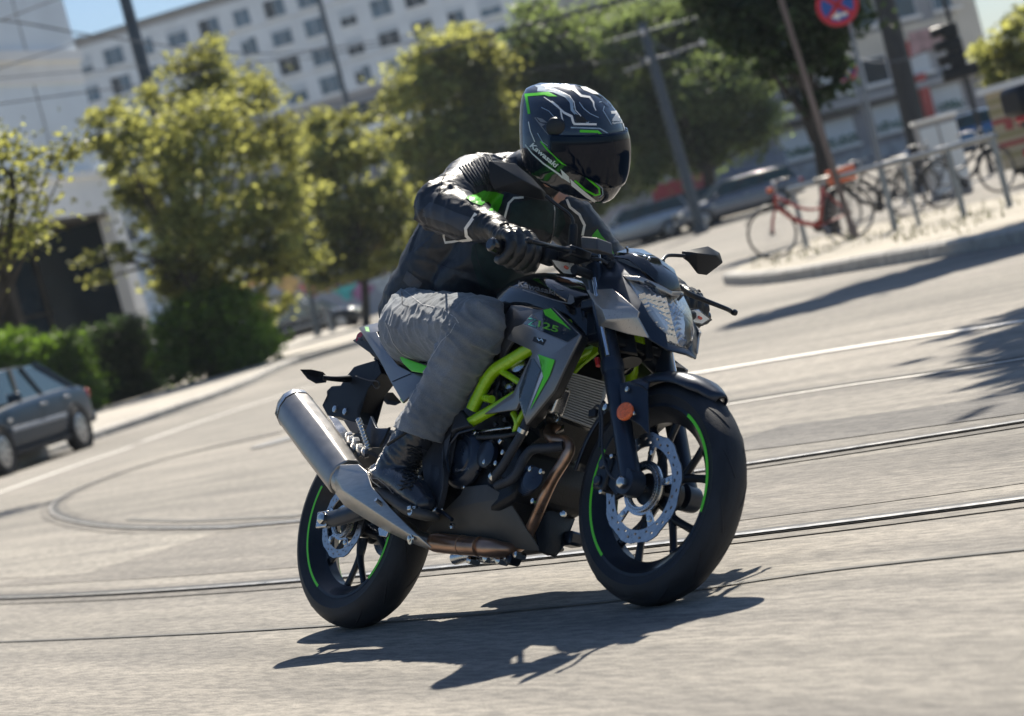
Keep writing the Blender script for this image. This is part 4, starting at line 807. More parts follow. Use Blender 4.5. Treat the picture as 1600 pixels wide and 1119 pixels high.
def remesh(name, parts, m, parent, vox=.006, smooth=4, folds=None, cut=None, tris=None):
    v, f = merge_data(parts); me = bpy.data.meshes.new(name); me.from_pydata([tuple(map(float, q)) for q in v], [], f)
    o = bpy.data.objects.new(name, me); COL.objects.link(o); r = o.modifiers.new('r', 'REMESH'); r.mode = 'VOXEL'; r.voxel_size = vox; r.use_smooth_shade = True
    s = o.modifiers.new('s', 'SMOOTH'); s.factor = .6; s.iterations = smooth
    dg = bpy.context.evaluated_depsgraph_get(); dg.update(); me2 = bpy.data.meshes.new_from_object(o.evaluated_get(dg)); bpy.data.objects.remove(o)
    if folds:
        n = len(me2.vertices); nn = [q.normal.copy() for q in me2.vertices]
        for i, q in enumerate(me2.vertices): q.co += nn[i]*folds(q.co)
    if cut:
        bm = bmesh.new(); bm.from_mesh(me2); bmesh.ops.bisect_plane(bm, geom=bm.verts[:]+bm.edges[:]+bm.faces[:], plane_co=cut[0], plane_no=cut[1], clear_outer=True); bm.to_mesh(me2); bm.free()
    me2.name = name; me2.update(); me2.materials.clear(); o = link(name, me2, m, parent, True); return o
def limb(pts, r, flat=1., up=None, seg=20, caps='round'): return sweep_data(pts, r, seg, 6, caps, flat, up)
def crease(*a): return max(0., ridge(*a))**3
def ridge(p, ax, scale, along, seed=0.):
    """wrinkles running across axis ax: noise squeezed along the axis"""
    a = p.dot(ax); q = p-ax*a; n1 = noise.noise(q*scale+ax*(a*along)+Vector((seed, 0, 0))); return (1-abs(n1)*2.2)
SHR = Vector((.60, -.165, 1.255)); ELR = Vector(P(688, 325, y=-.375)); WRR = Vector((.925, -.325, .985))
SHL = Vector((.62, .165, 1.235)); ELL = Vector((.66, .35, 1.06)); WRL = Vector((.925, .325, .985))
HIPR, KNR, ANR = Vector((.30, -.10, .875)), Vector(P(744, 515, y=-.205)), Vector(P(643, 700, y=-.205))
def mir(v): return Vector((v.x, -v.y, v.z))
NK = Vector((.70, 0, 1.30)); HC = Vector((.835, -.015, 1.335))
# the body itself: one continuous figure inside the clothes
bp_ = [limb([(.27, 0, .87), (.36, 0, 1.03), (.50, 0, 1.17), (.62, 0, 1.26), (.70, 0, 1.30)], [.11, .10, .12, .10, .055], .75, (0, 0, 1)), limb([(.66, 0, 1.28), (.76, -.005, 1.31), HC], [.058, .055, .06]),
       limb([HC+Vector((-.02, 0, -.02)), HC+Vector((.02, 0, .05))], [.085, .08])]
for s, sh, el, wr in ((0, SHR, ELR, WRR), (1, SHL, ELL, WRL)): bp_.append(limb([Vector((.60, 0, 1.24)), sh, el, wr, wr+Vector((.05, 0, -.03))], [.06, .055, .042, .030, .028]))
for s in (0, 1):
    h, k, a = (HIPR, KNR, ANR) if not s else (mir(HIPR), mir(KNR), mir(ANR)); bp_.append(limb([Vector((.27, 0, .88)), h, k, a, Vector((.43, -.207*(1 if not s else -1), .42)), Vector((.50, -.213*(1 if not s else -1), .34))], [.09, .085, .052, .036, .032, .026]))
body = remesh('body', bp_, skin, rider, .009, 3)
nv = bvh_of([body])
# ---- jacket
def jf(p):
    d = 0.
    for sh, el, wr in ((SHR, ELR, WRR), (SHL, ELL, WRL)):
        for a, b, am in ((sh, el, .011), (el, wr, .007)):
            ab = b-a; L = ab.length; ax = ab/L; t = (p-a).dot(ax)/L
            if -.25 < t < 1.1:
                dist = ((p-a)-ax*(t*L)).length
                if dist < .12:
                    bend = max(0, 1-abs(t-1 if a is sh else t)*2.2)
                    w = max(0, 1-dist/.13); d += am*((1.5*crease(p, ax, 9, 26, 3.1)+.5*ridge(p, ax, 8, 20, 7.))*(.3+1.0*bend)+.5*noise.noise(p*16))*w
                    d += .0022*noise.noise(p*38)*w
    ty = Vector((.45, 0, .89)).normalized(); tw = 1 if abs(p.y) < .17 and p.x < .62 else .0
    if tw: d += .008*ridge(p, ty, 7, 22, 9.)*.7
    d += .0015*noise.noise(p*70); return max(-.008, min(.014, d-.002))
jp = [limb([(.205, -.01, .955), (.245, -.01, 1.0), (.33, -.012, 1.09), (.45, -.012, 1.19), (.55, -.01, 1.26), (.64, -.008, 1.305)], [.150, .155, .160, .170, .150, .085], .80, (0, 0, 1), 28),
      limb([(.62, 0, 1.28), (.70, 0, 1.315), (.765, -.004, 1.335)], [.092, .084, .078], .95), limb([(.42, -.01, 1.00), (.50, 0, 1.06), (.60, 0, 1.16)], [.12, .13, .12], .8, (0, 0, 1))]
for sh, el, wr, s in ((SHR, ELR, WRR, -1), (SHL, ELL, WRL, 1)):
    ax = (wr-el).normalized()
    jp.append(limb([(.56, s*.05, 1.255), sh+Vector((-.01, 0, -.012)), sh*.45+el*.55, el], [.085, .078, .070, .066])); jp.append(limb([el-ax*.01, el*.5+wr*.5, el*.2+wr*.8], [.067, .066, .052]))
jk = remesh('jacket', jp, leather, rider, .006, 5, jf)
# ---- jeans
def tf(p):
    d = 0.
    for s in (1, -1):
        h, k, a = (HIPR, KNR, ANR) if s > 0 else (mir(HIPR), mir(KNR), mir(ANR))
        for q0, q1, am in ((h, k, .0085), (k, a, .012)):
            ab = q1-q0; L = ab.length; ax = ab/L; t = (p-q0).dot(ax)/L
            if -.2 < t < 1.2:
                dist = ((p-q0)-ax*(t*L)).length; w = max(0, 1-dist/.17); bend = max(0, 1-abs(t-(1 if q0 is h else 0))*2.5)+max(0, t-.55)*(1.2 if q0 is k else 0)+max(0, .25-t)*(1.5 if q0 is h else 0)
                d += am*(1.2*crease(p, ax, 7, 24, 1.7)+.6*ridge(p, ax, 5, 13, 5.)-.3)*w*(.3+1.1*bend)
    return d+.0016*noise.noise(p*60)+.004*noise.noise(p*13)+.0045*crease(p, Vector((.5, .2, .8)).normalized(), 10, 30, 4.)+.004*crease(p, Vector((.7, -.3, -.3)).normalized(), 9, 26, 14.)
tp = [limb([(.245, -.05, .90), (.245, .05, .90)], [.105, .105], 1., (0, 0, 1)), limb([(.205, 0, .955), (.27, 0, 1.0)], [.125, .128], .75, (0, 0, 1)), limb([(.262, -.085, .868), (.28, -.09, .88)], [.108, .108])]
for s in (0, 1):
    f_ = (lambda v: v) if not s else mir; kd = (ANR-KNR).normalized()
    tp.append(limb([f_(HIPR+Vector((-.02, .0, -.01))), f_(HIPR*.5+KNR*.5+Vector((0, -.005, -.0))), f_(KNR+Vector((.005, 0, .0)))], [.102, .094, .081], 1.0))
    tp.append(limb([f_(KNR), f_(KNR*.7+ANR*.3), f_(KNR*.4+ANR*.6), f_(ANR+kd*-.035), f_(ANR+kd*.03)], [.081, .075, .071, .078, .085], .92, (0, 1, 0)))
hem = ANR+(ANR-KNR).normalized()*-.012; hn = Vector((-.42, 0, -.9)).normalized(); kd = (ANR-KNR).normalized()
hp = Vector(P(655, 686, y=-.29)); hx = Vector(P(608, 664, y=-.25))-Vector(P(702, 705, y=-.25)); hnn = hx.cross(Vector((0, 1, 0))).normalized()
if hnn.dot(kd) < 0: hnn = -hnn
jn = remesh('jeans', tp, denim_m, rider, .0065, 5, tf, cut=(hp, hnn))
s = jn.modifiers.new('s', 'SOLIDIFY'); s.thickness = .005; s.offset = -1
# ---- gloves
def glove(s):
    q = lambda x, y, z: (x, y*s, z)
    pts = [limb([q(.80, -.347, 1.036), q(.85, -.338, 1.016), q(.90, -.330, .998), q(.935, -.326, .985)], [.056, .057, .050, .042], .9), limb([q(.925, -.326, .985), q(.965, -.320, .968), q(.998, -.308, .955)], [.042, .047, .047], .62, (0, 0, 1))]
    for i, (y, r, e) in enumerate(((-.349, .0145, -.002), (-.322, .0160, .003), (-.294, .0165, .004), (-.267, .0150, 0))):
        pts.append(limb([q(.985, y, .952+e), q(1.022+e, y-.001, .950+e), q(1.046+e, y, .925), q(1.042+e, y, .895), q(1.015, y+.001, .876), q(.995, y+.001, .880)], [r*1.15, r*1.12, r, r*.95, r*.9, r*.75], seg=12))
        pts.append(limb([q(1.005, y, .962+e), q(1.018, y, .960+e)], [r*.95, r*.95], seg=10))
    pts.append(limb([q(.955, -.275, .955), q(.985, -.252, .925), q(1.005, -.247, .895), q(1.02, -.252, .880)], [.021, .0175, .0155, .012], seg=12))
    g = remesh('glove', pts, glove_m, rider, .0035, 2, lambda p: .0022*ridge(p, Vector((.75, 0, -.6)).normalized(), 14, 60, s)+.0008*noise.noise(p*150))
    for i, y in enumerate((-.349, -.322, -.294, -.267)): 
        lv, lf = limb([q(1.004, y+.008, .973), q(1.012, y, .977), q(1.004, y-.008, .973)], [.006, .008, .006], .7, (0, 0, 1), 8); auto(mk('knuckle_guard', lv, lf, black_plastic, g, True))
    lv, lf = limb([q(.905, -.372, .99), q(.905, -.33, 1.038), q(.905, -.288, .995)], [.007, .007, .007], 2.2, (1, 0, -.4), 10); mk('wrist_strap', lv, lf, leather2, g, True)
    return g
gR = glove(1); gL = glove(-1)
# ---- boots
def boot(s):
    q = lambda x, y, z: (x, (y if s > 0 else -y), z)
    up_ = [limb([q(.545, -.203, .56), q(.500, -.203, .485), q(.448, -.205, .425), q(.420, -.207, .385)], [.058, .060, .059, .056], .95, (0, 1, 0)), limb([q(.385, -.208, .375), q(.43, -.21, .372), q(.50, -.213, .345), q(.56, -.216, .312), q(.605, -.218, .283)], [.050, .052, .050, .046, .034], .82, (0, 0, 1)),
           limb([q(.362, -.207, .385), q(.385, -.207, .36)], [.040, .044], .9)]
    b = remesh('boot', up_, boot_m, rider, .0045, 4, lambda p: .0035*ridge(p, Vector((.7, 0, .7)).normalized(), 12, 45, 5.)*(1 if .40 < p.z < .50 else .25))
    so = limb([q(.350, -.209, .338), q(.41, -.211, .325), q(.49, -.215, .295), q(.565, -.219, .262), q(.635, -.222, .243)], [.040, .045, .046, .047, .034], .42, (.3, 0, 1), 20)
    so2 = limb([q(.345, -.209, .330), q(.385, -.210, .318)], [.042, .044], .5, (.3, 0, 1), 16); v, f = merge_data([so, so2]); mk('sole', v, f, sole_m, b, True)
    bv = bvh_of([b])
    rows = []
    for i in range(11):
        t = i/10; px = 633+ (1-t)*14+sin(t*3)*6; py = 700+t*62
        if s > 0:
            for (ax_, ay_), (bx_, by_) in (((px-11, py-4), (px+9, py+4)), ((px-9, py+4), (px+11, py-1))):
                pts = []
                for k in range(7):
                    h = hit(bv, ax_+(bx_-ax_)*k/6, ay_+(by_-ay_)*k/6+sin(k*pi/6)*-2, .003)
                    if h: pts.append(h)
                if len(pts) > 3: rows.append(sweep_data(pts, .0022, 6, 1))
    if rows: v, f = merge_data(rows); mk('lace', v, f, lace_m, b, True)
    if s > 0:
        decal('heel_counter_seam', stroke([(574, 735), (582, 752), (598, 764), (615, 771)], 1.6), bv, white_d, b, .001, 4)
        decal('toe_cap_seam', stroke([(580, 747), (590, 748), (603, 758), (612, 768)], 1.2), bv, grey_print, b, .001, 4)
        for pts in ([(648, 668), (592, 706)], [(594, 694), (580, 714)]):
            pp = []
            for k in range(8):
                h = hit(bv, pts[0][0]+(pts[1][0]-pts[0][0])*k/7-2, pts[0][1]+(pts[1][1]-pts[0][1])*k/7, .002)
                if h: pp.append(h)
            if len(pp) > 3: tube('back_pull_strap', pp, .004, silver if False else lace_m, b, 8, 1)
    return b
boot(1); boot(-1)
# ---- belt and hem details laid on the clothes
jb = bvh_of([jk]); nb = bvh_of([jn])
decal('stitching', stroke([(632, 454), (660, 476), (690, 482), (712, 497), (717, 505)], 1.4), nb, stitch_m, jn, .001, 4)
decal('stitching', stroke([(712, 505), (704, 520), (690, 533), (672, 562), (655, 595), (640, 625), (628, 650), (612, 668)], 1.1), nb, stitch_m, jn, .001, 4)
decal('stitching', stroke([(601, 502), (607, 516), (614, 536), (628, 553), (648, 562)], 1.2), nb, stitch_m, jn, .001, 4)
decal('stitching', stroke([(611, 668), (640, 681), (672, 694), (694, 702)], 1.2), nb, stitch_m, jn, .001, 4)
decal('pocket_seam', stroke([(628, 455), (629, 476), (640, 480)], 1.2), nb, mat('dark_seam', (.03, .033, .045), .8), jn, .001, 4)
decal('hip_protector', [[(636, 423), (646, 430), (660, 442), (652, 456), (637, 446), (630, 438)]], jb, mat('grey_leather', (.055, .062, .078), .4, bump=.2), jk, .0015, 4)
white_st = [[(744, 306+38), (733, 352), (727, 362), (731, 377), (737, 383)], [(694, 377), (697, 379), (735, 376)]]
decal('white_piping', stroke([(744, 334), (736, 346), (728, 357), (729, 368), (737, 376)], 5.), jb, white_lea, jk, .002, 3)
decal('white_piping', stroke([(693, 366), (696, 379), (735, 374)], 4.), jb, white_lea, jk, .002, 3)
decal('white_piping', stroke([(818, 309), (803, 310), (795, 318), (788, 343)], 3.5), jb, white_lea, jk, .002, 3)
decal('white_piping', stroke([(885, 312), (890, 324), (905, 336), (913, 352), (910, 368)], 4.), jb, white_lea, jk, .002, 3)
decal('green_panel', [[(727, 309), (742, 304), (755, 298), (765, 299), (775, 300), (787, 305), (784, 318), (776, 336), (762, 333), (768, 320), (762, 314), (752, 322), (738, 317)]], jb, green_lea, jk, .0018, 4)
decal('green_panel', [[(933, 358), (939, 368), (953, 383), (961, 402), (957, 412), (944, 408), (930, 385), (925, 368)]], jb, green_lea, jk, .0018, 4)
decal('shoulder_seam', stroke([(762, 250), (764, 270), (768, 290), (780, 300)], 1.5), jb, mat('dark_seam', (0, 0, 0)), jk, .001, 4)
decal('sleeve_seam', stroke([(654, 328), (680, 340), (705, 345), (728, 352)], 1.3), jb, mat('dark_seam', (0, 0, 0)), jk, .001, 4)
pan = mat('blue_grey_leather', (.045, .055, .075), .5, var=.15, scale=20, bump=.2, bscale=300)
decal('forearm_panel', [[(662, 326), (672, 316), (690, 322), (712, 332), (735, 340), (729, 352), (723, 362), (700, 349), (676, 342), (660, 338)]], jb, pan, jk, .0014, 4)
decal('shoulder_panel', [[(770, 240), (800, 234), (816, 236), (812, 246), (790, 247), (768, 249)]], jb, pan, jk, .0014, 4)
txt = mat('green_black_textile', (.016, .034, .036), .8, var=.25, scale=40, bump=.3, bscale=800)
decal('textile_panel', [[(738, 384), (748, 378), (772, 400), (806, 426), (838, 436), (800, 446), (770, 452), (752, 452), (742, 425), (736, 405)]], jb, txt, jk, .0012, 4)
decal('textile_panel', [[(800, 318), (830, 312), (868, 316), (880, 330), (884, 350), (872, 372), (850, 360), (812, 352), (795, 345)]], jb, txt, jk, .0012, 4)
for pts_ in ([(741, 384), (748, 410), (760, 436), (768, 452)], [(648, 432), (668, 441), (690, 462), (700, 474)], [(664, 402), (700, 418), (736, 426)], [(662, 352), (690, 362), (722, 372)], [(700, 262), (690, 284), (684, 308)], [(742, 262), (756, 282), (760, 300)]): decal('jacket_seam', stroke(pts_, 1.3), jb, mat('dark_seam', (0, 0, 0)), jk, .0022, 4)
decal('zip', stroke([(862, 305), (866, 330), (864, 360), (856, 395)], 1.8), jb, mat('zip_metal', (.35, .35, .36), .3, .8), jk, .0024, 4)
decal('cuff_strap', [[(741, 345), (752, 342), (764, 350), (758, 358), (746, 357)]], jb, leather2, jk, .002, 4)
# ribbed stretch panel on the shoulder
for k in range(11):
    a = np.array([718+k*4.6, 262-k*1.9]); b = np.array([735+k*4.2, 282-k*.8])+np.array([5, 9]); pts = []
    for t in np.linspace(0, 1, 8):
        h = hit(jb, *(a+(b-a)*t), .0005)
        if h: pts.append(h)
    if len(pts) > 3: tube('stretch_rib', pts, .0036, leather, jk, 6, 1)
# ---- helmet
hz = radians(51); hv = Vector((sin(hz), -cos(hz), 0)); pt = radians(21); Z3 = Vector((0, 0, 1))
hf = hv*cos(pt)-Z3*sin(pt); hu = Z3*cos(pt)+hv*sin(pt); hl_ = hu.cross(hf)
BMt = Matrix(BM.tolist()).transposed(); hf, hu, hl_ = BMt@hf, BMt@hu, BMt@hl_
HO = Vector(P(894, 228, y=-.03))
Us = [-.150, -.135, -.115, -.09, -.06, -.03, 0, .033, .066, .100, .128, .150, .166, .175]
Fr = [.118, .136, .150, .160, .168, .170, .170, .164, .150, .129, .103, .073, .042, .0]
Bk = [.130, .130, .132, .135, .142, .150, .155, .158, .161, .165, .166, .158, .118, .0]
Wd = [.075, .095, .108, .117, .124, .128, .130, .129, .123, .111, .092, .067, .036, .0]
def hring(u, off=0., n=72):
    F_i = np.interp(u, Us, Fr); B_i = np.interp(u, Us, Bk); W_i = np.interp(u, Us, Wd); out = []
    for k in range(n):
        a = 2*pi*k/n; c, s_ = cos(a), sin(a); ex = 2.15; r = (abs(c)**ex+abs(s_)**ex)**(-1/ex)
        f_ = c*r*(F_i if c > 0 else B_i); w_ = s_*r*W_i
        if u < -.05 and c > 0: w_ *= 1-.10*min(1, (-.05-u)/.08)*max(0, c)
        uu = u if u > .0 else max(u, -.100-.40*f_)
        p = Vector((f_, w_, uu)); nn = Vector((f_/F_i**2 if F_i else 0, w_/W_i**2 if W_i else 0, u*30)) if W_i > .01 else Vector((0, 0, 1)); nn.normalize(); p += nn*off
        out.append(HO+hf*p.x+hl_*p.y+hu*p.z)
    return out
uu_ = list(np.linspace(-.150, .112, 36))+[.120, .130, .139, .147, .154, .160, .165, .169, .172, .1748]
shellm = mat('helmet_paint', (.010, .014, .024), .14, var=.1, coat=1., rvar=.04)
hr = [hring(u) for u in uu_]; n = 72; V = [q for r in hr for q in r]; Fc = []
for i in range(len(hr)-1):
    for k in range(n): k2 = (k+1) % n; Fc.append((i*n+k, i*n+k2, (i+1)*n+k2, (i+1)*n+k))
Fc.append(tuple(range((len(hr)-1)*n, len(hr)*n)))
hel = mk('helmet', V, Fc, shellm, rider, True); fixn(hel); s = hel.modifiers.new('s', 'SOLIDIFY'); s.thickness = .012; s.offset = -1; hel.data.shade_smooth()
# flip normals outward
s0 = sum(((p.center-HO).dot(p.normal) for p in hel.data.polygons)); 
if s0 < 0: hel.data.flip_normals()
# visor: the dark shield, a separate curved pane in front of the eye port
vs0, vs1 = -.062, .062; VV = []; FF = []; nu, nk = 16, 40
for i in range(nu+1):
    u = vs0+(vs1-vs0)*i/nu; e = abs(i/nu*2-1); am = radians(86); F_i = np.interp(u, Us, Fr)+.0045; W_i = np.interp(u, Us, Wd)+.0045
    for k in range(nk+1):
        a = -am+2*am*k/nk; c, s_ = cos(a), sin(a); r = (abs(c)**2.15+abs(s_)**2.15)**(-1/2.15); t_ = i/nu; ua = -.098+.108*(abs(a)/am)**1.9; ub = .060-.012*(abs(a)/am)**2; u2 = ua+(ub-ua)*t_; F_i = np.interp(u2, Us, Fr)+.0045; W_i = np.interp(u2, Us, Wd)+.0045; VV.append(HO+hf*(c*r*F_i)+hl_*(s_*r*W_i)+hu*u2)
for i in range(nu):
    for k in range(nk): b = i*(nk+1)+k; FF.append((b, b+1, b+nk+2, b+nk+1))
vz = mk('visor', VV, FF, mat('dark_visor', (.002, .006, .016), .05, var=0, coat=.0, spec=.28, rvar=.01), hel, True); s = vz.modifiers.new('s', 'SOLIDIFY'); s.thickness = .003; s.offset = 0
hb_ = bvh_of([hel]); hv_b = bvh_of([hel, vz])
lathe('visor_pivot', [(0.0, .004), (.020, .004), (.027, .001), (.030, -.006)], Vector(hit(hb_, 868, 200, .002)), -hl_ + hf*.25, mat('visor_pivot_plastic', (.010, .013, .02), .4), hel, 36)
W2 = white_d; GR = lime; PB = mat('pale_blue_print', (.30, .38, .46), .3, var=.2)
def hd_(nm, polys, m_, off=.0010, st=4): return decal(nm, polys, hb_, m_, hel, off, st)
hd_('helmet_graphic', stroke([(827, 178), (824, 160), (822, 148.5)], 4, 4)+stroke([(820, 149), (845, 147), (858, 146)], 4.5)+[[(856, 143.5), (871, 151), (858, 151), (848, 148)]], GR)
hd_('helmet_graphic', stroke([(850, 152), (862, 160), (875, 170), (881, 176), (893, 182)], 1.2, 4.0)+stroke([(893, 181), (896, 192), (898.5, 194)], 3.5)+stroke([(896.5, 194), (932, 194.5)], 3.2), W2)
hd_('helmet_graphic', stroke([(862, 158), (872, 166), (876, 172), (878, 183), (880, 190)], 1.5, 2.5), W2)
hd_('helmet_graphic', stroke([(840, 139), (865, 141), (885, 150), (893, 160), (894, 172), (905, 184), (920, 192)], 8, 3), PB, .0006)
hd_('helmet_graphic', stroke([(880, 132), (897, 140), (908, 150), (921, 152), (927, 160), (928, 167), (931, 173)], 5, 1.6), W2)
hd_('helmet_graphic', [[(902, 131), (915, 136), (930, 143), (936, 148), (926, 147), (912, 141)], [(925, 128.5), (938, 133), (944, 140), (946, 147), (938, 140), (930, 134)]], W2)
hd_('helmet_graphic', [[(835, 128 + 6), (870, 129), (893, 128), (890, 134), (866, 136), (845, 140)]], PB, .0006)
hd_('helmet_graphic', stroke([(944, 166), (942, 173), (950, 186), (955, 195)], 1.5), PB)
hd_('helmet_graphic', stroke([(892, 199.5), (937, 201), (955, 212)], 2.2), PB); hd_('helmet_graphic', stroke([(906, 205), (934, 206), (941, 212)], 4), GR)
hd_('helmet_graphic', stroke([(845, 221), (855, 233), (863, 240), (880, 244)], 2, 4)+stroke([(855, 231), (868, 245), (878, 255), (897, 262), (915, 276), (936, 294), (937, 303), (930, 305), (915, 297), (898, 282)], 3), GR)
hd_('helmet_graphic', stroke([(868, 243), (880, 253), (899, 260), (917, 274), (941, 294), (942, 304), (936, 309)], 1.5), PB)
hd_('helmet_graphic', stroke([(821, 226), (832, 240), (850, 256), (872, 271), (880, 278)], 1.5, 3.2), W2)
hd_('helmet_graphic', [[(876, 264), (889, 276), (891, 286), (880, 279)], [(891, 279), (905, 292), (922, 306), (936, 317), (932, 318), (915, 308), (893, 290)]], W2)
decal('helmet_lettering', [], hb_, W2, hel, .0012, 3, src=text_px('Kawasaki', (828, 228.5), (868, 262), 7.6, skew=.12, bold=.03))
decal('helmet_lettering', [], hb_, W2, hel, .0012, 3, src=text_px('Kawasaki', (957, 194.5), (973, 192), 3.8, bold=.03))
hd_('helmet_emblem', [[(954, 174), (966, 173), (967, 176), (961, 184), (968, 186), (968, 189.5), (956, 189), (957, 186), (962, 178), (955, 178)]], W2)
hd_('helmet_graphic', stroke([(836, 184), (848, 200), (858, 212)], 2, .6)+[[(838, 183), (848, 186), (856, 192), (845, 191)], [(840, 190), (852, 195), (846, 198)]], grey_print)
hd_('helmet_graphic', stroke([(966, 164), (971, 170), (974, 180)], 1.2), PB)
for pts_, w_, m_ in (([(846, 168), (858, 174), (866, 183), (872, 196)], 1.2, PB), ([(905, 160), (912, 170), (922, 178), (935, 184)], 1.4, PB), ([(880, 146), (892, 156), (896, 168)], 1.2, PB), ([(936, 160), (946, 158), (953, 164)], 1.2, PB), ([(840, 208), (848, 222), (862, 232)], 1.2, PB), ([(826, 190), (829, 205), (836, 222)], 1.4, W2), ([(970, 184), (974, 196), (976, 206)], 1.4, W2), ([(852, 138), (875, 143), (890, 150), (897, 160), (899, 172), (908, 182)], 1.3, W2)): hd_('helmet_graphic', stroke(pts_, w_), m_)
hd_('vent', [[(938, 150), (952, 156), (958, 164), (950, 168), (940, 160)]], gloss_black, .0012); hd_('vent', [[(898, 178), (910, 182), (920, 191), (900, 191)]], mat('dark_mesh', (.02, .02, .02), .6), .0008)
# collar
tube('collar', [NK+Vector((.02, .075, .01)), NK+Vector((.075, .03, .015)), NK+Vector((.08, -.03, .01)), NK+Vector((.03, -.075, 0)), NK+Vector((-.04, -.06, .02))], .022, leather, jk, 12, 6, 'round', 1.3)
# ================================================================== BUILDINGS
def bldmat(name, c, **k): return mat(name, c, k.pop('rough', .8), var=k.pop('var', .08), scale=k.pop('scale', .6), bump=k.pop('bump', .15), bscale=k.pop('bscale', 12), **k)
wall_grey = bldmat('pale_panel', (.74, .80, .84)); wall_white = bldmat('white_panel', (.84, .83, .80)); wall_cream = bldmat('cream_render', (.76, .79, .80)); wall_shade = bldmat('grey_render', (.36, .36, .37))
glass_dark = mat('dark_glazing', (.008, .020, .035), .25, var=.3, scale=.7, spec=.25); glass_blue = mat('window_pane', (.07, .12, .17), .08, var=.4, scale=.5, coat=.3); blind_m = mat('drawn_blind', (.55, .60, .63), .6, var=.05)
frame_w = mat('window_frame', (.60, .62, .64), .5, var=.05); dark_trim = mat('dark_fascia', (.045, .038, .032), .6)
Z3v = np.array([0, 0, 1.])
class Fac:
    """a facade frame: origin at the left end, s along the wall, n outwards (towards the viewer), all in metres"""
    def __init__(s, A, B):
        s.O = np.array([A[0], A[1], 0.]); d = np.array([B[0]-A[0], B[1]-A[1], 0.]); s.L = np.linalg.norm(d); s.d = d/s.L; s.n = np.array([s.d[1], -s.d[0], 0.])
    def pt(s, a, z, o=0.): return s.O+s.d*a+s.n*o+Z3v*z
    def px(s, px, py, o=0.):
        d = ray(px, py); t = ((s.O+s.n*o-C0).dot(s.n))/d.dot(s.n); q = C0+d*t; return (q-s.O).dot(s.d), q[2]
    def box(s, name, a0, a1, z0, z1, o0, o1, m, parent=None, bw=0):
        V = [s.pt(a, z, o) for a in (a0, a1) for o in (o0, o1) for z in (z0, z1)]
        o = mk(name, V, [(0, 1, 3, 2), (4, 6, 7, 5), (0, 4, 5, 1), (2, 3, 7, 6), (0, 2, 6, 4), (1, 5, 7, 3)], m, parent); fixn(o)
        if bw: bev(o, bw)
        return o
def samez(pxa, ya, pxb):
    A = BG(*pxa, ya); lo, hi = 5, 600
    for i in range(50):
        m = (lo+hi)/2; z = BG(*pxb, m)[2]
        if (z > A[2]): hi = m
        else: lo = m
    return A, BG(*pxb, lo)
# ---- the office block at the left edge, upper floors over dark recessed glazing
C1 = BG(170, 264, 74); Cc = BG(0, 262, 68.5)
f1 = Fac(C1-(C1-Cc)/np.linalg.norm((C1-Cc)[:2])*34*np.array([1, 1, 0]), C1); LL = f1.L
bA = empty('office_building', 'pale grey office block with white bands over dark ground floor glazing at the left edge', 'building', loc=(float(f1.pt(LL/2, 0)[0]), float(f1.pt(LL/2, 0)[1]), 0))
def at0(o, root): 
    o.parent = root; o.matrix_parent_inverse = Matrix.Translation(-root.location) if root.type == 'EMPTY' else Matrix(); return o
bpy.context.view_layer.update()
def FB_(root, *a, **k): o = f_cur.box(*a, **k); o.parent = root; o.location = -root.location if False else (0, 0, 0); return o
def H(fc, px, py): return fc.px(px, py)[1]
zb = H(f1, 172, 330); z4 = H(f1, 164, 264); z3 = H(f1, 124, 129); z2 = H(f1, 116, 79)
inv = Matrix.Translation((-bA.location.x, -bA.location.y, -bA.location.z))
def add(root, o): o.parent = root; o.data.transform(Matrix.Translation(-root.location)) if root.location.length > 0 else None; return o
T = 14
walls = [('upper_wall', 0, LL, z2, z2+18, -T, 0, wall_grey), ('white_ledge', 0, LL+.06, z2-.35, z2, -T, .12, wall_white), ('white_band', 0, LL, z3, z2-.35, -T, 0, wall_white), ('middle_wall', 0, LL, z4, z3, -T, -.06, wall_grey), ('white_ledge', 0, LL+.06, z4-.22, z4, -T, .10, wall_white), ('lower_band', 0, LL, zb, z4-.22, -T, -.03, bldmat('offwhite_panel', (.80, .80, .78))), ('soffit', 0, LL-.1, zb-.12, zb, -T, -.12, dark_trim)]
for nm, a0, a1, z0, z1, o0, o1, m in walls: add(bA, f1.box(nm, a0, a1, z0, z1, o0, o1, m))
for k in range(1, 12): add(bA, f1.box('panel_joint', LL-k*2.9-.02, LL-k*2.9+.02, z4, z3, -.07, -.045, dark_trim)); add(bA, f1.box('panel_joint', LL-k*2.9-.02, LL-k*2.9+.02, z2, z2+18, -.01, .012, dark_trim))
gl = add(bA, f1.box('ground_floor_glazing', 0, LL-1.2, -1, zb-.12, -3.2, -2.8, glass_dark))
for k in range(14):
    a = LL-1.4-k*1.9; add(bA, f1.box('mullion', a-.05, a+.05, -1, zb-.12, -2.8, -2.68, dark_trim))
for zz in (1.4, 3.4): add(bA, f1.box('transom', 0, LL-1.2, zz, zz+.08, -2.8, -2.7, dark_trim))
add(bA, f1.box('end_glazing', LL-.22, LL-.08, -1, zb-.12, -13.5, -.5, glass_dark)); add(bA, f1.box('corner_pillar', LL-.62, LL+.02, -1, zb, -.5, 0, wall_white)); add(bA, f1.box('corner_pillar', LL-15.6, LL-15, -1, zb, -.5, -.1, wall_white))
for k in range(4): add(bA, f1.box('interior_pillar', LL-4-k*5, LL-3.6-k*5, -1, zb-.2, -2.6, -2.2, dark_trim))
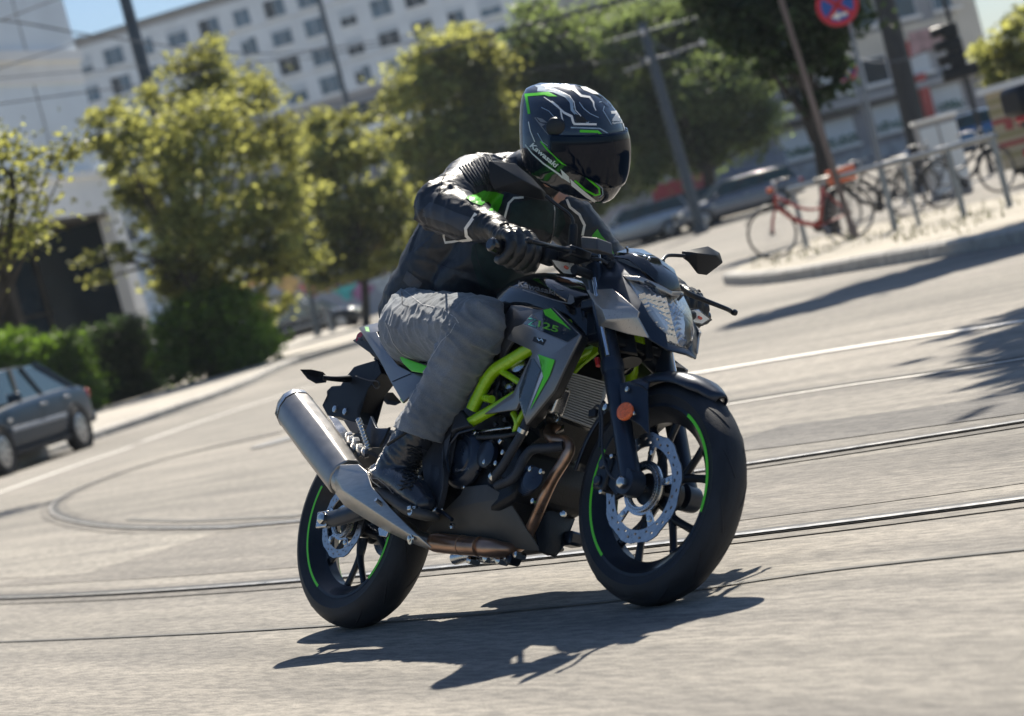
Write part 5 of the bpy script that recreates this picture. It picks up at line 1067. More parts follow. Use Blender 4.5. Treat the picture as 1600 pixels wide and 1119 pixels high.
# ---- the tall cream apartment block behind the trees
A_, B_ = samez((110, 65), 236, (324, 0)); dB = (B_-A_)/np.linalg.norm(B_-A_); f2 = Fac(A_-dB*14, A_+dB*47.5); zt2 = A_[2]
bB = empty('apartment_block', 'tall cream apartment block with rows of windows above the trees', 'building', loc=tuple(map(float, (*f2.pt(30, 0)[:2], 0))))
add(bB, f2.box('wall', 0, f2.L, -2, zt2-.9, -13, 0, wall_cream)); add(bB, f2.box('roof', -.4, f2.L+.4, zt2-.25, zt2, -13.4, .55, bldmat('roof_edge', (.16, .17, .18)))); add(bB, f2.box('eaves_band', 0, f2.L, zt2-.9, zt2-.25, -13, -.05, wall_shade))
s0_, zr = f2.px(378, 28); s1_, _ = f2.px(430, 14); cw = s1_-s0_; st = 2.98
for k in range(5): add(bB, f2.box('string_course', 0, f2.L, zr-1.25-st*k*2-.12, zr-1.25-st*k*2, -.01, .10, bldmat('pale_band', (.66, .645, .62))))
pane_me = {}
for j in range(-7, 12):
    for i in range(7):
        s_c = s0_+j*cw*.985; z_c = zr-i*st
        if not (1.2 < s_c < f2.L-1.2): continue
        rr_ = random.Random(j*31+i*7); w_, h_ = (1.05, .84) if (j % 3) else (.82, .80)
        fr_ = add(bB, f2.box('window', s_c-w_-.1, s_c+w_+.1, z_c-h_-.1, z_c+h_+.1, -.06, .035, frame_w))
        m_ = glass_blue if rr_.random() > .3 else glass_dark
        p = f2.box('pane', s_c-w_, s_c-.04, z_c-h_, z_c+h_, .035, .05, m_); p.data.transform(Matrix.Translation(-bB.location)); p.parent = fr_
        p = f2.box('pane', s_c+.04, s_c+w_, z_c-h_, z_c+h_, .035, .05, m_ if rr_.random() > .3 else glass_blue); p.data.transform(Matrix.Translation(-bB.location)); p.parent = fr_
        if rr_.random() > .55: bh = h_*rr_.uniform(.3, 1.3); p = f2.box('blind', s_c-w_, s_c+w_*rr_.choice([0, 1]), z_c+h_-bh, z_c+h_, .052, .07, blind_m); p.data.transform(Matrix.Translation(-bB.location)); p.parent = fr_
        p = f2.box('sill', s_c-w_-.16, s_c+w_+.16, z_c-h_-.22, z_c-h_-.1, .0, .16, wall_white); p.data.transform(Matrix.Translation(-bB.location)); p.parent = fr_
for k in range(3): add(bB, f2.box('chimney', 12+k*17, 13+k*17, zt2, zt2+1.2, -7, -6, wall_shade))
# small roof structures against the sky
# ---- grey block with a dark window band, half hidden by the trees
A_, B_ = samez((545, 152), 150, (640, 124)); dB = (B_-A_)/np.linalg.norm(B_-A_); f3 = Fac(A_-dB*10, A_+dB*26)
bD = empty('low_building', 'low grey building with dark window bands between the trees left of the helmet', 'building', loc=tuple(map(float, (*f3.pt(10, 0)[:2], 0))))
zt3 = A_[2]; h0 = H(f3, 600, 200); h1 = H(f3, 600, 232); h2 = H(f3, 600, 252)
add(bD, f3.box('wall', 0, f3.L, -2, zt3, -9, 0, bldmat('slate_wall', (.22, .24, .28)))); add(bD, f3.box('roof', -.3, f3.L+.3, zt3, zt3+.3, -9.3, .4, wall_shade)); add(bD, f3.box('balcony_slab', 0, f3.L, h0, h0+.5, 0, 1.1, wall_grey)); add(bD, f3.box('window_band', .5, f3.L-.5, h2, h1, 0, .06, glass_dark))
for k in range(1, 12): add(bD, f3.box('mullion', k*3-.06, k*3+.06, h2, h1, .06, .10, frame_w))
add(bD, f3.box('window_band', .5, f3.L-.5, h0+.9, zt3-.6, 0, .05, glass_dark))
# ---- shop building at the right
A_, B_ = samez((1289, 176), 122, (1409, 146)); dB = (B_-A_)/np.linalg.norm(B_-A_); f4 = Fac(A_-dB*9, A_+dB*11.2); zc = A_[2]
bC = empty('shop_building', 'grey shop building with flower windows and brown awning boxes behind the bicycles', 'building', loc=tuple(map(float, (*f4.pt(10, 0)[:2], 0))))
S = lambda px, py: f4.px(px, py)
u1 = S(1350, 100)[1]; u2 = S(1350, 80)[1]
add(bC, f4.box('wall', 0, f4.L, -2, zc, -12, 0, bldmat('mauve_render', (.25, .25, .27)))); add(bC, f4.box('upper_wall', 0, f4.L, zc, zc+16, -12, -.05, bldmat('dim_render', (.30, .31, .33)))); add(bC, f4.box('cornice', -.1, f4.L+.1, zc, zc+.35, -.05, .6, wall_shade))
add(bC, f4.box('cream_band', 0, f4.L, u1, u1+1.5, -.05, .06, bldmat('cream_band', (.60, .56, .48)))); add(bC, f4.box('cream_pier', S(1500, 60)[0], f4.L, zc+.4, zc+5.2, -.05, .12, bldmat('cream_band', (0, 0, 0))))
def win(root, fc, a0, a1, z0, z1, flowers=False, parent=None, nm='window', mm=None):
    loc = Matrix.Translation(-root.location); fr_ = fc.box(nm, a0-.08, a1+.08, z0-.08, z1+.08, 0, .07, frame_w); fr_.data.transform(loc); fr_.parent = root
    p = fc.box('pane', a0, a1, z0, z1, .07, .09, mm or blind_m); p.data.transform(loc); p.parent = fr_
    p = fc.box('sill', a0-.2, a1+.2, z0-.22, z0-.08, 0, .28, wall_white); p.data.transform(loc); p.parent = fr_
    if flowers:
        v_ = []; f_ = []
        for k in range(70):
            c_ = fc.pt(random.uniform(a0, a1), z0+random.uniform(0, .35)*(z1-z0), random.uniform(.1, .25)); a = np.array([random.gauss(0, 1) for _ in range(3)]); a /= np.linalg.norm(a); b = np.cross(a, [.3, .5, .8]); b /= np.linalg.norm(b); i0 = len(v_); v_ += [c_-a*.1, c_+b*.08, c_+a*.1, c_-b*.08]; f_.append((i0, i0+1, i0+2, i0+3))
        p = mk('window_plants', v_, f_, mat('teal_leaves', (.03, .16, .11), .6, var=.4, scale=5)); p.data.transform(loc); p.parent = fr_; p['kind'] = 'stuff'
for (xa, ya), (xb, yb) in (((1294, 233), (1334, 197)), ((1372, 208), (1413, 172)), ((1462, 178), (1502, 145)), ((1228, 250), (1268, 222))):
    a0, z0 = S(xa, ya); a1, z1 = S(xb, yb); z1 = z0+1.35; win(bC, f4, a0, a1-.1, z0, z1, True); add(bC, f4.box('awning_box', a0-.25, a1+.2, z1+.15, z1+.55, 0, .55, dark_trim))
for k in range(7): a0 = 1.0+k*2.75; win(bC, f4, a0, a0+1.5, zc+4.0, zc+6.0, mm=glass_blue); win(bC, f4, a0, a0+1.5, zc+.9, zc+2.2, mm=blind_m if k % 2 else glass_dark)
a0, z0 = S(1425, 84); a1, z1 = S(1481, 60); gfm = mat('faded_poster', (.40, .25, .25), .7, var=.5, scale=1.3); add(bC, f4.box('poster_panel', a0, a1, z0-.1, z0+1.15, .07, .14, gfm))
a0, z0 = S(1448, 184); a1, z1 = S(1440, 122); add(bC, f4.box('red_fascia_post', a0-.3, a0+.28, z0, z0+2.4, .1, .5, mat('red_enamel', (.42, .05, .045), .4)))
a0, z0 = S(1411, 95); add(bC, f4.box('red_sign_box', a0-.4, a0+.25, z0, z0+.95, .1, .6, mat('red_enamel', (0, 0, 0))))
# graffiti plinth: sprayed loops standing a hair proud of the wall
zz0 = S(1350, 268)[1]; zz1 = S(1350, 232)[1]; add(bC, f4.box('plinth', 0, f4.L-.1, -2, zz1, 0, .12, bldmat('plinth', (.33, .34, .36), var=.3, scale=2)))
# ---- long low wall with red coping and spray paint, left of the rider
A_, B_ = samez((385, 450), 118, (650, 372)); f5 = Fac(A_-(B_-A_)*.3, A_+(B_-A_)*1.25); zw = A_[2]
wl = empty('boundary_wall', 'long grey wall with rust red coping and spray paint behind the parked cars', 'wall', loc=tuple(map(float, (*f5.pt(10, 0)[:2], 0))))
add(wl, f5.box('wall', 0, f5.L, -1, zw, -.4, 0, bldmat('blue_grey_render', (.24, .27, .33)))); add(wl, f5.box('coping', 0, f5.L, zw, zw+.28, -.5, .12, bldmat('rust_coping', (.33, .09, .06)))); add(wl, f5.box('lower_rail', 0, f5.L, zw-1.25, zw-1.05, 0, .08, bldmat('maroon_band', (.12, .05, .08))))
add(wl, f5.box('parapet', 0, f5.L, zw+.28, zw+1.2, -.45, -.1, bldmat('mesh_grey', (.30, .34, .40))))
for (a, b), c in (((452, 446), (.5, .33, .12)), ((508, 440), (.55, .40, .05)), ((540, 452), (.05, .35, .36)), ((566, 456), (.28, .12, .25)), ((598, 440), (.35, .40, .45)), ((486, 448), (.4, .12, .1))):
    s_, z_ = f5.px(a, b); m_ = mat('spray_paint_%d' % a, c, .7, var=.3, scale=2); v_ = []
    for k in range(14): an = 2*pi*k/14; v_.append(f5.pt(s_+cos(an)*(.9+.3*sin(3*an)), z_+sin(an)*(.45+.15*cos(4*an)), .015))
    add(wl, mk('spray_paint', v_, [tuple(range(14))], m_))
# red container and pale panels behind the parked estate
A_, B_ = samez((1016, 292), 112, (1072, 276)); f6 = Fac(A_, B_); ct_ = empty('skip_container', 'dull red container behind the grey parked cars', 'container', loc=tuple(map(float, (*A_[:2], 0))))
add(ct_, f6.box('body', 0, f6.L, A_[2]-1.4, A_[2], -1.5, 0, mat('dull_red', (.30, .035, .05), .6, var=.15, scale=2)))
for k in range(7): add(ct_, f6.box('rib', f6.L*(k+.3)/7, f6.L*(k+.5)/7, A_[2]-1.4, A_[2]-.05, 0, .07, mat('dull_red', (0, 0, 0))))
add(ct_, f6.box('skid', .1, f6.L-.1, gz(A_[0], A_[1])-.1, A_[2]-1.4, -1.3, -.1, dark_trim))
A_, B_ = samez((1112, 262), 116, (1180, 240)); f7 = Fac(A_, A_+(B_-A_)*1.6); fn_ = empty('railing_fence', 'blue grey railing fence between the trees above the parked estate car', 'fence', loc=tuple(map(float, (*A_[:2], 0))))
for k in range(24): a = f7.L*(k+.5)/24; add(fn_, f7.box('paling', a-.07, a+.07, A_[2]-1.4, A_[2], 0, .06, bldmat('blue_paint', (.10, .15, .24))))
add(fn_, f7.box('rail', 0, f7.L, A_[2]-.3, A_[2]-.2, -.05, 0, dark_trim)); add(fn_, f7.box('base_wall', 0, f7.L, -1, A_[2]-1.4, -.2, .1, wall_grey))
# red brick plinth wall with bricks, below the left hedge
Aq = G(140, 628); Bq = G(218, 606); f8 = Fac(Aq-(Bq-Aq)*2.2, Bq); bw8 = empty('brick_wall', 'low red brick wall under the left hedges', 'wall', loc=tuple(map(float, Aq)))
zb8 = Aq[2]; add(bw8, f8.box('core', 0, f8.L, zb8-.4, zb8+.42, -.25, -.02, mat('mortar', (.22, .16, .14), .9))); bmx = [mat('red_brick', (.36, .12, .085), .85, var=.3, scale=3), mat('dark_brick', (.26, .09, .07), .85, var=.3, scale=3)]
proto = None
for r_ in range(5):
    k = 0; a = -(r_ % 2)*.14
    while a < f8.L and k < 58:
        if a > 0: b_ = f8.box('brick', a, min(a+.27, f8.L), zb8-.08+r_*.10, zb8-.08+r_*.10+.086, -.02, random.uniform(0, .008), bmx[random.random() > .6]); add(bw8, b_)
        a += .285; k += 1
# ================================================================== TREES
def leafmat(name, c, tr, var=.5):
    m = bpy.data.materials.new(name); m.use_nodes = True; nt = m.node_tree; b = nt.nodes['Principled BSDF']; N = nt.nodes.new; Lk = nt.links.new; b.inputs['Roughness'].default_value = .55; b.inputs['Specular IOR Level'].default_value = .3
    tc = N('ShaderNodeTexCoord'); n = N('ShaderNodeTexNoise'); n.inputs['Scale'].default_value = .55; n.inputs['Detail'].default_value = 3; Lk(tc.outputs['Object'], n.inputs[0]); g = N('ShaderNodeNewGeometry')
    ad = N('ShaderNodeMath'); ad.operation = 'ADD'; ml = N('ShaderNodeMath'); ml.operation = 'MULTIPLY'; ml.inputs[1].default_value = .5; Lk(g.outputs['Random Per Island'], ml.inputs[0]); Lk(ml.outputs[0], ad.inputs[0]); Lk(n.outputs[0], ad.inputs[1])
    def rp(a, c_): r = N('ShaderNodeValToRGB'); r.color_ramp.elements[0].position = .45; r.color_ramp.elements[1].position = .95; r.color_ramp.elements[0].color = (*a, 1); r.color_ramp.elements[1].color = (*c_, 1); Lk(ad.outputs[0], r.inputs[0]); return r.outputs[0]
    Lk(rp([q*.4 for q in c], [q*1.6 for q in c]), b.inputs['Base Color']); t = N('ShaderNodeBsdfTranslucent'); Lk(rp([q*.32 for q in tr], [q*1.5 for q in tr]), t.inputs[0]); x = N('ShaderNodeMixShader'); x.inputs[0].default_value = .45
    Lk(b.outputs[0], x.inputs[1]); Lk(t.outputs[0], x.inputs[2]); Lk(x.outputs[0], nt.nodes['Material Output'].inputs[0]); return m
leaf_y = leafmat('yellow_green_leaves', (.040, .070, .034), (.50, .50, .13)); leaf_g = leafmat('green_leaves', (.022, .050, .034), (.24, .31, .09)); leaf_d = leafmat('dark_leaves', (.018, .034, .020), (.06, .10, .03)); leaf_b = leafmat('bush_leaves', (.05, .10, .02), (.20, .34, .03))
bark = mat('bark', (.055, .048, .042), .9, var=.4, scale=6, bump=.8, bscale=30)
def leaves(name, cents, rads, m, root, leaf=.13, dens=1., seed=0, shellb=.45, flat=.8):
    """many small leaves gathered in uneven clumps through the crown's volume"""
    r = np.random.default_rng(seed); P0 = []
    for c, R in zip(cents, rads):
        nc = max(2, int(22*dens*(R/.9)**2)); d = r.normal(size=(nc, 3)); d /= np.linalg.norm(d, axis=1)[:, None]; rr = R*(shellb+(1-shellb)*r.random(nc)**.5)*(.75+.5*r.random(nc)); cc = np.array(c)+d*rr[:, None]*np.array([1, 1, flat])
        for q in cc: k = int(r.integers(38, 80)); s = r.uniform(.16, .34)*min(1.4, max(.6, R/1.1)); P0.append(q+r.normal(size=(k, 3))*np.array([s, s, s*.55]))
    p = np.concatenate(P0); n = len(p); a = r.normal(size=(n, 3)); a[:, 2] *= .5; a /= np.linalg.norm(a, axis=1)[:, None]; t = r.normal(size=(n, 3)); b = np.cross(a, t); b /= np.linalg.norm(b, axis=1)[:, None]
    sz = leaf*1.25*(.55+.8*r.random(n))[:, None]; off = np.array(root.location); p = p-off; V = np.empty((n, 4, 3)); V[:, 0] = p-a*sz*.5; V[:, 1] = p+b*sz*.32+a*sz*.05; V[:, 2] = p+a*sz*.5; V[:, 3] = p-b*sz*.32+a*sz*.05
    me = bpy.data.meshes.new(name); me.vertices.add(n*4); me.vertices.foreach_set('co', V.reshape(-1)); me.loops.add(n*4); me.loops.foreach_set('vertex_index', np.arange(n*4)); me.polygons.add(n); me.polygons.foreach_set('loop_start', np.arange(0, n*4, 4)); me.polygons.foreach_set('loop_total', np.full(n, 4)); me.update(); me.validate()
    return link(name, me, m, root)
def tree(name, label, cat, blobs, Y, m, base=None, trunk=.16, leaf=.13, dens=1., seed=0, group=None, depth=1., tpx=None, basepx=None, zlow=None):
    cs = []; rs = []; r = random.Random(seed)
    for a, b, R in blobs: Rm = R*1.12*Y/FPX; c = BG(a, b, Y+r.uniform(-1, 1)*Rm*1.2*depth); cs.append(c); rs.append(Rm)
    if basepx is not None: b0 = BG(basepx[0], basepx[1], Y); b0[2] = gz(b0[0], b0[1])-.05
    else: c_ = min(cs, key=lambda q: q[2]); b0 = np.array([c_[0], Y, gz(c_[0], Y)-.05])
    root = empty(name, label, cat, group, loc=tuple(map(float, b0))); leaves('crown', cs, rs, m, root, leaf, dens, seed)
    if trunk:
        top = max(cs, key=lambda q: q[2]); mid = sum(cs)/len(cs); o_ = np.array(root.location)
        parts = [sweep_data([b0-o_, (b0*.5+mid*.5)-o_+np.array([.1, 0, -.2]), mid-o_, mid*.4+top*.6-o_], [trunk, trunk*.8, trunk*.6, trunk*.2], 8, 4)]
        for c in cs:
            t = r.uniform(.35, .8); s_ = b0*(1-t)+mid*t
            if c[2] > s_[2]-.4: parts.append(sweep_data([s_-o_, (s_+c)/2-o_+np.array([0, 0, -.1]), c-o_], [trunk*.42, trunk*.28, trunk*.1], 6, 3))
        v, f = merge_data(parts); mk('trunk', v, f, bark, root, True)
    return root
tree('street_tree', 'large yellow green tree in front of the office pillar and apartment block', 'tree', [(172, 185, 30), (190, 250, 26), (215, 300, 26), (300, 490, 30), (420, 480, 34), (330, 92, 40), (290, 140, 52), (375, 148, 52), (235, 205, 50), (320, 220, 75), (420, 225, 50), (185, 225, 36), (250, 300, 62), (340, 330, 75), (430, 320, 58), (300, 420, 62), (385, 420, 55), (246, 385, 28), (268, 430, 30), (452, 400, 42), (180, 388, 9), (142, 402, 7), (160, 436, 9), (196, 400, 10)], 58, leaf_y, basepx=(335, 590), trunk=.20, seed=1, dens=1.0, leaf=.14)
tree('street_tree', 'narrow yellow tree between the large tree and the rider', 'tree', [(470, 240, 34), (600, 200, 24), (612, 320, 34), (630, 400, 26), (480, 300, 36), (600, 345, 30), (575, 400, 34), (520, 420, 36), (475, 400, 30), (520, 190, 30), (505, 245, 42), (560, 240, 36), (540, 310, 46), (592, 300, 24), (500, 375, 44), (560, 370, 40), (610, 270, 14)], 74, leaf_y, basepx=(560, 470), trunk=.15, seed=2, leaf=.16, dens=1.2)
tree('street_tree', 'sunlit yellow tree directly behind the rider\'s back', 'tree', [(600, 170, 20), (620, 380, 26), (740, 350, 45), (690, 380, 40), (735, 60, 30), (690, 80, 42), (655, 140, 46), (725, 125, 55), (645, 225, 42), (700, 240, 55), (770, 115, 50), (640, 310, 34), (680, 320, 46), (765, 205, 60), (790, 300, 50)], 88, leaf_y, basepx=(720, 440), trunk=.2, seed=3, leaf=.19, dens=1.1)
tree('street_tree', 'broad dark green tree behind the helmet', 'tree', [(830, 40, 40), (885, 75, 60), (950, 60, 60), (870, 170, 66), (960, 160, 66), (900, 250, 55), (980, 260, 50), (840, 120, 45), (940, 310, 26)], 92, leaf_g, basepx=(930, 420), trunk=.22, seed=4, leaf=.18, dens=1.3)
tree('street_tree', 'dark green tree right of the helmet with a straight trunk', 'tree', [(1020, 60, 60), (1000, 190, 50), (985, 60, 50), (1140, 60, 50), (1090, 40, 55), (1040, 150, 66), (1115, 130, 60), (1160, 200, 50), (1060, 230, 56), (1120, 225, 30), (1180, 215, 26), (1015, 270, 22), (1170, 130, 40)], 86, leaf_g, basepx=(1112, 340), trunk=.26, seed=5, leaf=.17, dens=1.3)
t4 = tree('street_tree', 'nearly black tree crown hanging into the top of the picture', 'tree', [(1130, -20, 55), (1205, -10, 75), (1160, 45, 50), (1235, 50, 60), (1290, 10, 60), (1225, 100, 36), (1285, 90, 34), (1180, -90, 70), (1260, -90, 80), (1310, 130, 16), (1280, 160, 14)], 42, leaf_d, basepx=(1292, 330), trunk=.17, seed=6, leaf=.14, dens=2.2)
tree('street_tree', 'yellow green tree at the right edge above the striped market awning', 'tree', [(1560, 80, 34), (1600, 60, 45), (1610, 120, 45), (1640, 90, 60), (1545, 112, 18)], 64, leaf_y, basepx=(1625, 250), trunk=.16, seed=7, leaf=.15, dens=1.3)
tree('street_tree', 'green branches reaching in from the left edge', 'tree', [(-50, 230, 40), (5, 225, 16), (25, 240, 14), (50, 262, 14), (82, 243, 10), (112, 232, 8), (30, 300, 14), (5, 320, 18), (-40, 330, 40), (8, 385, 16), (40, 372, 9), (60, 340, 8), (-50, 430, 30)], 22, leaf_y, basepx=(-150, 760), trunk=.05, seed=8, leaf=.06, dens=3.0)
tree('bush', 'dense dark bush at the pavement edge under the large tree', 'bush', [(285, 520, 40), (345, 505, 52), (388, 540, 38), (330, 560, 44), (272, 562, 32), (412, 535, 20), (300, 480, 30), (360, 470, 26), (378, 572, 26)], 57, leaf_b, basepx=(350, 598), trunk=.05, seed=9, leaf=.12, dens=3.2)
def hedge(label, x0, x1, ytop, ybot, Y, seed, m):
    r = np.random.default_rng(seed); A = BG(x0, ytop[0], Y); B = BG(x1, ytop[1], Y*1.01); bz = gz(A[0], A[1]); cs = []; rs = []
    n = int(np.linalg.norm(B-A)/.5)+1
    root = empty('hedge', label, 'hedge', loc=tuple(map(float, (A[0], A[1], bz))))
    for i in range(n+1):
        q = A+(B-A)*i/n; top = q[2]; z = bz+.2
        while z < top-.2: cs.append(np.array([q[0]+r.normal()*.08, q[1]+r.uniform(-.4, .4), z])); rs.append(.42); z += .4
    leaves('foliage', cs, rs, m, root, .09, 4.5, seed, .5, .9); o_ = np.array(root.location); v, f = merge_data([sweep_data([A+(B-A)*i/5-o_-np.array([0, 0, 1.5]), A+(B-A)*i/5-o_+np.array([0, 0, -.5])], .04, 6, 1) for i in range(6)]); mk('stems', v, f, bark, root); return root
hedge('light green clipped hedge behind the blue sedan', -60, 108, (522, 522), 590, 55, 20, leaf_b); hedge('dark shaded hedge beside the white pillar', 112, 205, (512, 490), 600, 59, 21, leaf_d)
# trees beyond the right edge of the frame, whose shadows cross the road
def offtree(x, y, cz, spots, seed):
    root = empty('street_tree', 'tree beyond the right edge whose shadow falls on the road' if seed == 30 else 'tree beyond the right edge whose shadow falls by the kerb', 'tree', loc=(x, y, gz(x, y))); leaves('crown', [np.array(q[:3]) for q in spots], [q[3] for q in spots], leaf_g, root, .2, 3.4, seed)
    o_ = np.array(root.location); mid = np.mean([q[:3] for q in spots], axis=0)-o_; v, f = merge_data([sweep_data([(0, 0, -.1), (0, 0, 3), mid], [.22, .18, .08], 10, 4)]+[sweep_data([(0, 0, 2.8), np.array(q[:3])-o_], [.1, .04], 6, 3) for q in spots]); mk('trunk', v, f, bark, root, True)
offtree(7.5, 15.5, 8, [(4.15, 14.0, 7.5, .6), (4.0, 13.2, 7.5, .5), (4.4, 15.2, 7.5, .7), (4.3, 14.6, 7.5, .6), (4.6, 16.4, 7.5, .7), (4.75, 17.4, 7.5, .6), (5.2, 15.0, 7.6, 1.0), (5.3, 13.4, 7.6, .8), (5.6, 16.6, 7.8, 1.0), (6.6, 15.8, 8, 1.3)], 30)
offtree(8.8, 24.5, 8, [(4.3, 24.6, 7.6, .7), (5.0, 25.2, 7.8, .9), (5.9, 25.8, 8, .9), (6.8, 25.8, 8, 1.1), (7.6, 26, 8, 1.1)], 31)
# ================================================================== VEHICLES
car_glass = mat('car_glass', (.02, .045, .05), .06, var=.2, scale=2, coat=.3); tyre_b = mat('car_tyre', (.014, .015, .018), .7); rim_b = mat('car_rim', (.34, .35, .37), .3, .8); lamp_c = mat('car_lamp', (.70, .70, .68), .12, .4, var=.1); lamp_r = mat('car_tail_lamp', (.40, .02, .02), .2); under_m = mat('car_underbody', (.012, .012, .014), .7)
def car(label, loc, head, paint, L=4.45, Wd_=1.76, Hh=1.43, kind='sedan', group=None, slope=0.):
    """x forward, wheels on the ground"""
    root = empty('parked_car', label, 'car', group, loc=tuple(map(float, loc)), rz=head); hw = Wd_/2; F_ax, R_ax, wr = L*.5-.86, -L*.5+.92, .315
    prof = {'sedan': [(-.5, .42, .70, .80), (-.485, .32, .90, .90), (-.40, .26, .96, .97), (-.25, .24, .97, 1), (0, .22, .95, 1), (.18, .22, .92, 1), (.36, .24, .84, .97), (.46, .28, .74, .88), (.495, .36, .62, .74)],
            'estate': [(-.5, .42, .86, .84), (-.485, .30, .98, .92), (-.40, .25, 1.0, .98), (-.2, .23, .99, 1), (.05, .22, .96, 1), (.22, .22, .93, 1), (.37, .24, .86, .97), (.465, .28, .76, .88), (.497, .36, .64, .74)],
            'van': [(-.5, .40, 1.0, .95), (-.49, .30, 1.1, .98), (-.3, .25, 1.15, 1), (0, .25, 1.15, 1), (.25, .25, 1.12, 1), (.38, .25, 1.05, .98), (.47, .3, .90, .92), (.498, .4, .70, .82)]}[kind]
    rg = []
    for t, zl, zh, w in prof:
        y = hw*w; m_ = (zl+zh)/2; rg.append([(t*L, a*y, z) for a, z in ((-.90, zl), (-1, zl+.10), (-1.0, m_), (-.985, zh-.08), (-.93, zh), (-.5, zh+.025), (0, zh+.03), (.5, zh+.025), (.93, zh), (.985, zh-.08), (1.0, m_), (1, zl+.10), (.90, zl))])
    loft('body', rg, paint, root, sub=1, ang=60)
    gh = {'sedan': [(-.36, -.20, .10, .24)], 'estate': [(-.475, -.42, .10, .25)], 'van': [(-.49, -.47, .28, .38)]}[kind][0]; zb_ = 1.12 if kind == 'van' else .93; zr_ = Hh
    lo = [(gh[0]*L, -hw*.90), (gh[3]*L, -hw*.90), (gh[3]*L, hw*.90), (gh[0]*L, hw*.90)]; hi = [(gh[1]*L, -hw*.68), (gh[2]*L, -hw*.68), (gh[2]*L, hw*.68), (gh[1]*L, hw*.68)]
    n4 = 4; V = [(x_, y_, zb_-.02) for x_, y_ in lo]+[(x_, y_, zr_-.05) for x_, y_ in hi]; g_ = mk('window_glass', V, [(0, 1, 5, 4), (1, 2, 6, 5), (2, 3, 7, 6), (3, 0, 4, 7), (4, 5, 6, 7), (3, 2, 1, 0)], car_glass, root); fixn(g_); bev(g_, .03, 3)
    rx0, rx1 = gh[1]*L, gh[2]*L; rr_ = []
    for t in (0, .04, .3, .7, .96, 1): x_ = rx0-.06+(rx1-rx0+.12)*t; cz = zr_-.055+.055*sin(pi*min(.92, max(.08, t))); rr_.append([(x_, a*hw*.72, cz-dz) for a, dz in ((-1, .05), (-.93, .018), (-.5, 0), (0, -.008), (.5, 0), (.93, .018), (1, .05), (0, .06))])
    loft('roof', rr_, paint, root, sub=1, ang=60)
    for s in (-1, 1):
        for (x0, x1) in ((gh[0]*L, gh[1]*L), (gh[3]*L, gh[2]*L)): tube('pillar', [(x0, s*hw*.905, zb_-.02), (x1, s*hw*.69, zr_-.04)], .035, paint, root, 8, 2)
        for t in ((.42, .72) if kind != 'van' else (.7,)): xb = gh[0]*L+(gh[3]-gh[0])*L*t; xt = gh[1]*L+(gh[2]-gh[1])*L*(t*.9); tube('pillar', [(xb, s*hw*.91, zb_-.02), (xt, s*hw*.70, zr_-.05)], .026, under_m, root, 8, 2)
        for xa, nm in ((F_ax, 'wheel'), (R_ax, 'wheel')):
            lathe('wheel_arch', [(.02, -.02), (wr+.065, -.02), (wr+.065, .012), (wr+.035, .016), (wr+.03, -.01)], (xa, s*(hw-.008), wr), (0, s, 0), under_m, root, 28)
            w_ = lathe('wheel', [(.05, .020), (.10, .012), (.19, .022), (.215, .012), (.215, -.15), (.02, -.15)], (xa, s*(hw-.006), wr), (0, s, 0), rim_b, root, 24); lathe('tyre', [(.215, .014), (.25, .026), (.295, .020), (wr, -.02), (wr, -.15), (.22, -.17)], (xa, s*(hw-.006), wr), (0, s, 0), tyre_b, w_, 32, closed=True)
            for k in range(7): a = 2*pi*k/7; c_ = Vector((xa+.14*cos(a), s*(hw+.012), wr+.14*sin(a))); lathe('wheel_slot', [(.02, .0), (.024, .004)], c_, (0, s, 0), under_m, w_, 8)
        hd = prof[-2]; box('headlight', (L*.5-.16, s*hw*.68, hd[2]-.10), (.22, .34, .16), lamp_c, root, Matrix.Rotation(s*-.35, 3, 'Z'), bw=.04); box('tail_light', (-L*.5+.06, s*hw*.70, .78), (.14, .30, .14), lamp_r, root, Matrix.Rotation(s*.3, 3, 'Z'), bw=.03)
        mz = box('wing_mirror', (gh[3]*L-.30, s*(hw+.07), zb_+.05), (.12, .20, .13), paint, root, bw=.04); box('door_handle', (-.25 if kind != 'van' else .2, s*(hw+.008), zb_-.13), (.20, .03, .035), rim_b, root, bw=.01)
        if kind == 'sedan': box('door_handle', (-1.1, s*(hw+.004), zb_-.12), (.18, .03, .035), rim_b, root, bw=.01)
        box('side_trim', (.02, s*(hw+.006), .56), (L*.42, .025, .06), mat('trim_strip', (.25, .28, .33), .4), root, bw=.008); box('side_indicator', (F_ax-.42, s*(hw+.004), .70), (.12, .02, .05), lamp_c, root, bw=.006); box('sill', (0, s*(hw-.05), .25), (L*.5, .08, .10), under_m, root, bw=.02)
    box('grille', (L*.5-.015, 0, .60), (.05, Wd_*.42, .14), under_m, root, bw=.02); box('number_plate', (L*.5+.005, 0, .40), (.03, .50, .11), white_d, root, bw=.004); box('bumper', (L*.5-.10, 0, .40), (.22, Wd_*.86, .14), paint, root, bw=.05); box('rear_bumper', (-L*.5+.08, 0, .42), (.2, Wd_*.88, .16), paint, root, bw=.05)
    return root
def onroad(px, py): q = G(px, py); return (q[0], q[1], gz(q[0], q[1]))
pa = G(18, 730); pb = G(134, 699)
cmid = (pa+pb)/2; head = math.atan2(-.86, -.52); hvec = np.array([cos(head), sin(head), 0]); cpos = pa-hvec*1.36-np.array([-hvec[1], hvec[0], 0])*(-.82)
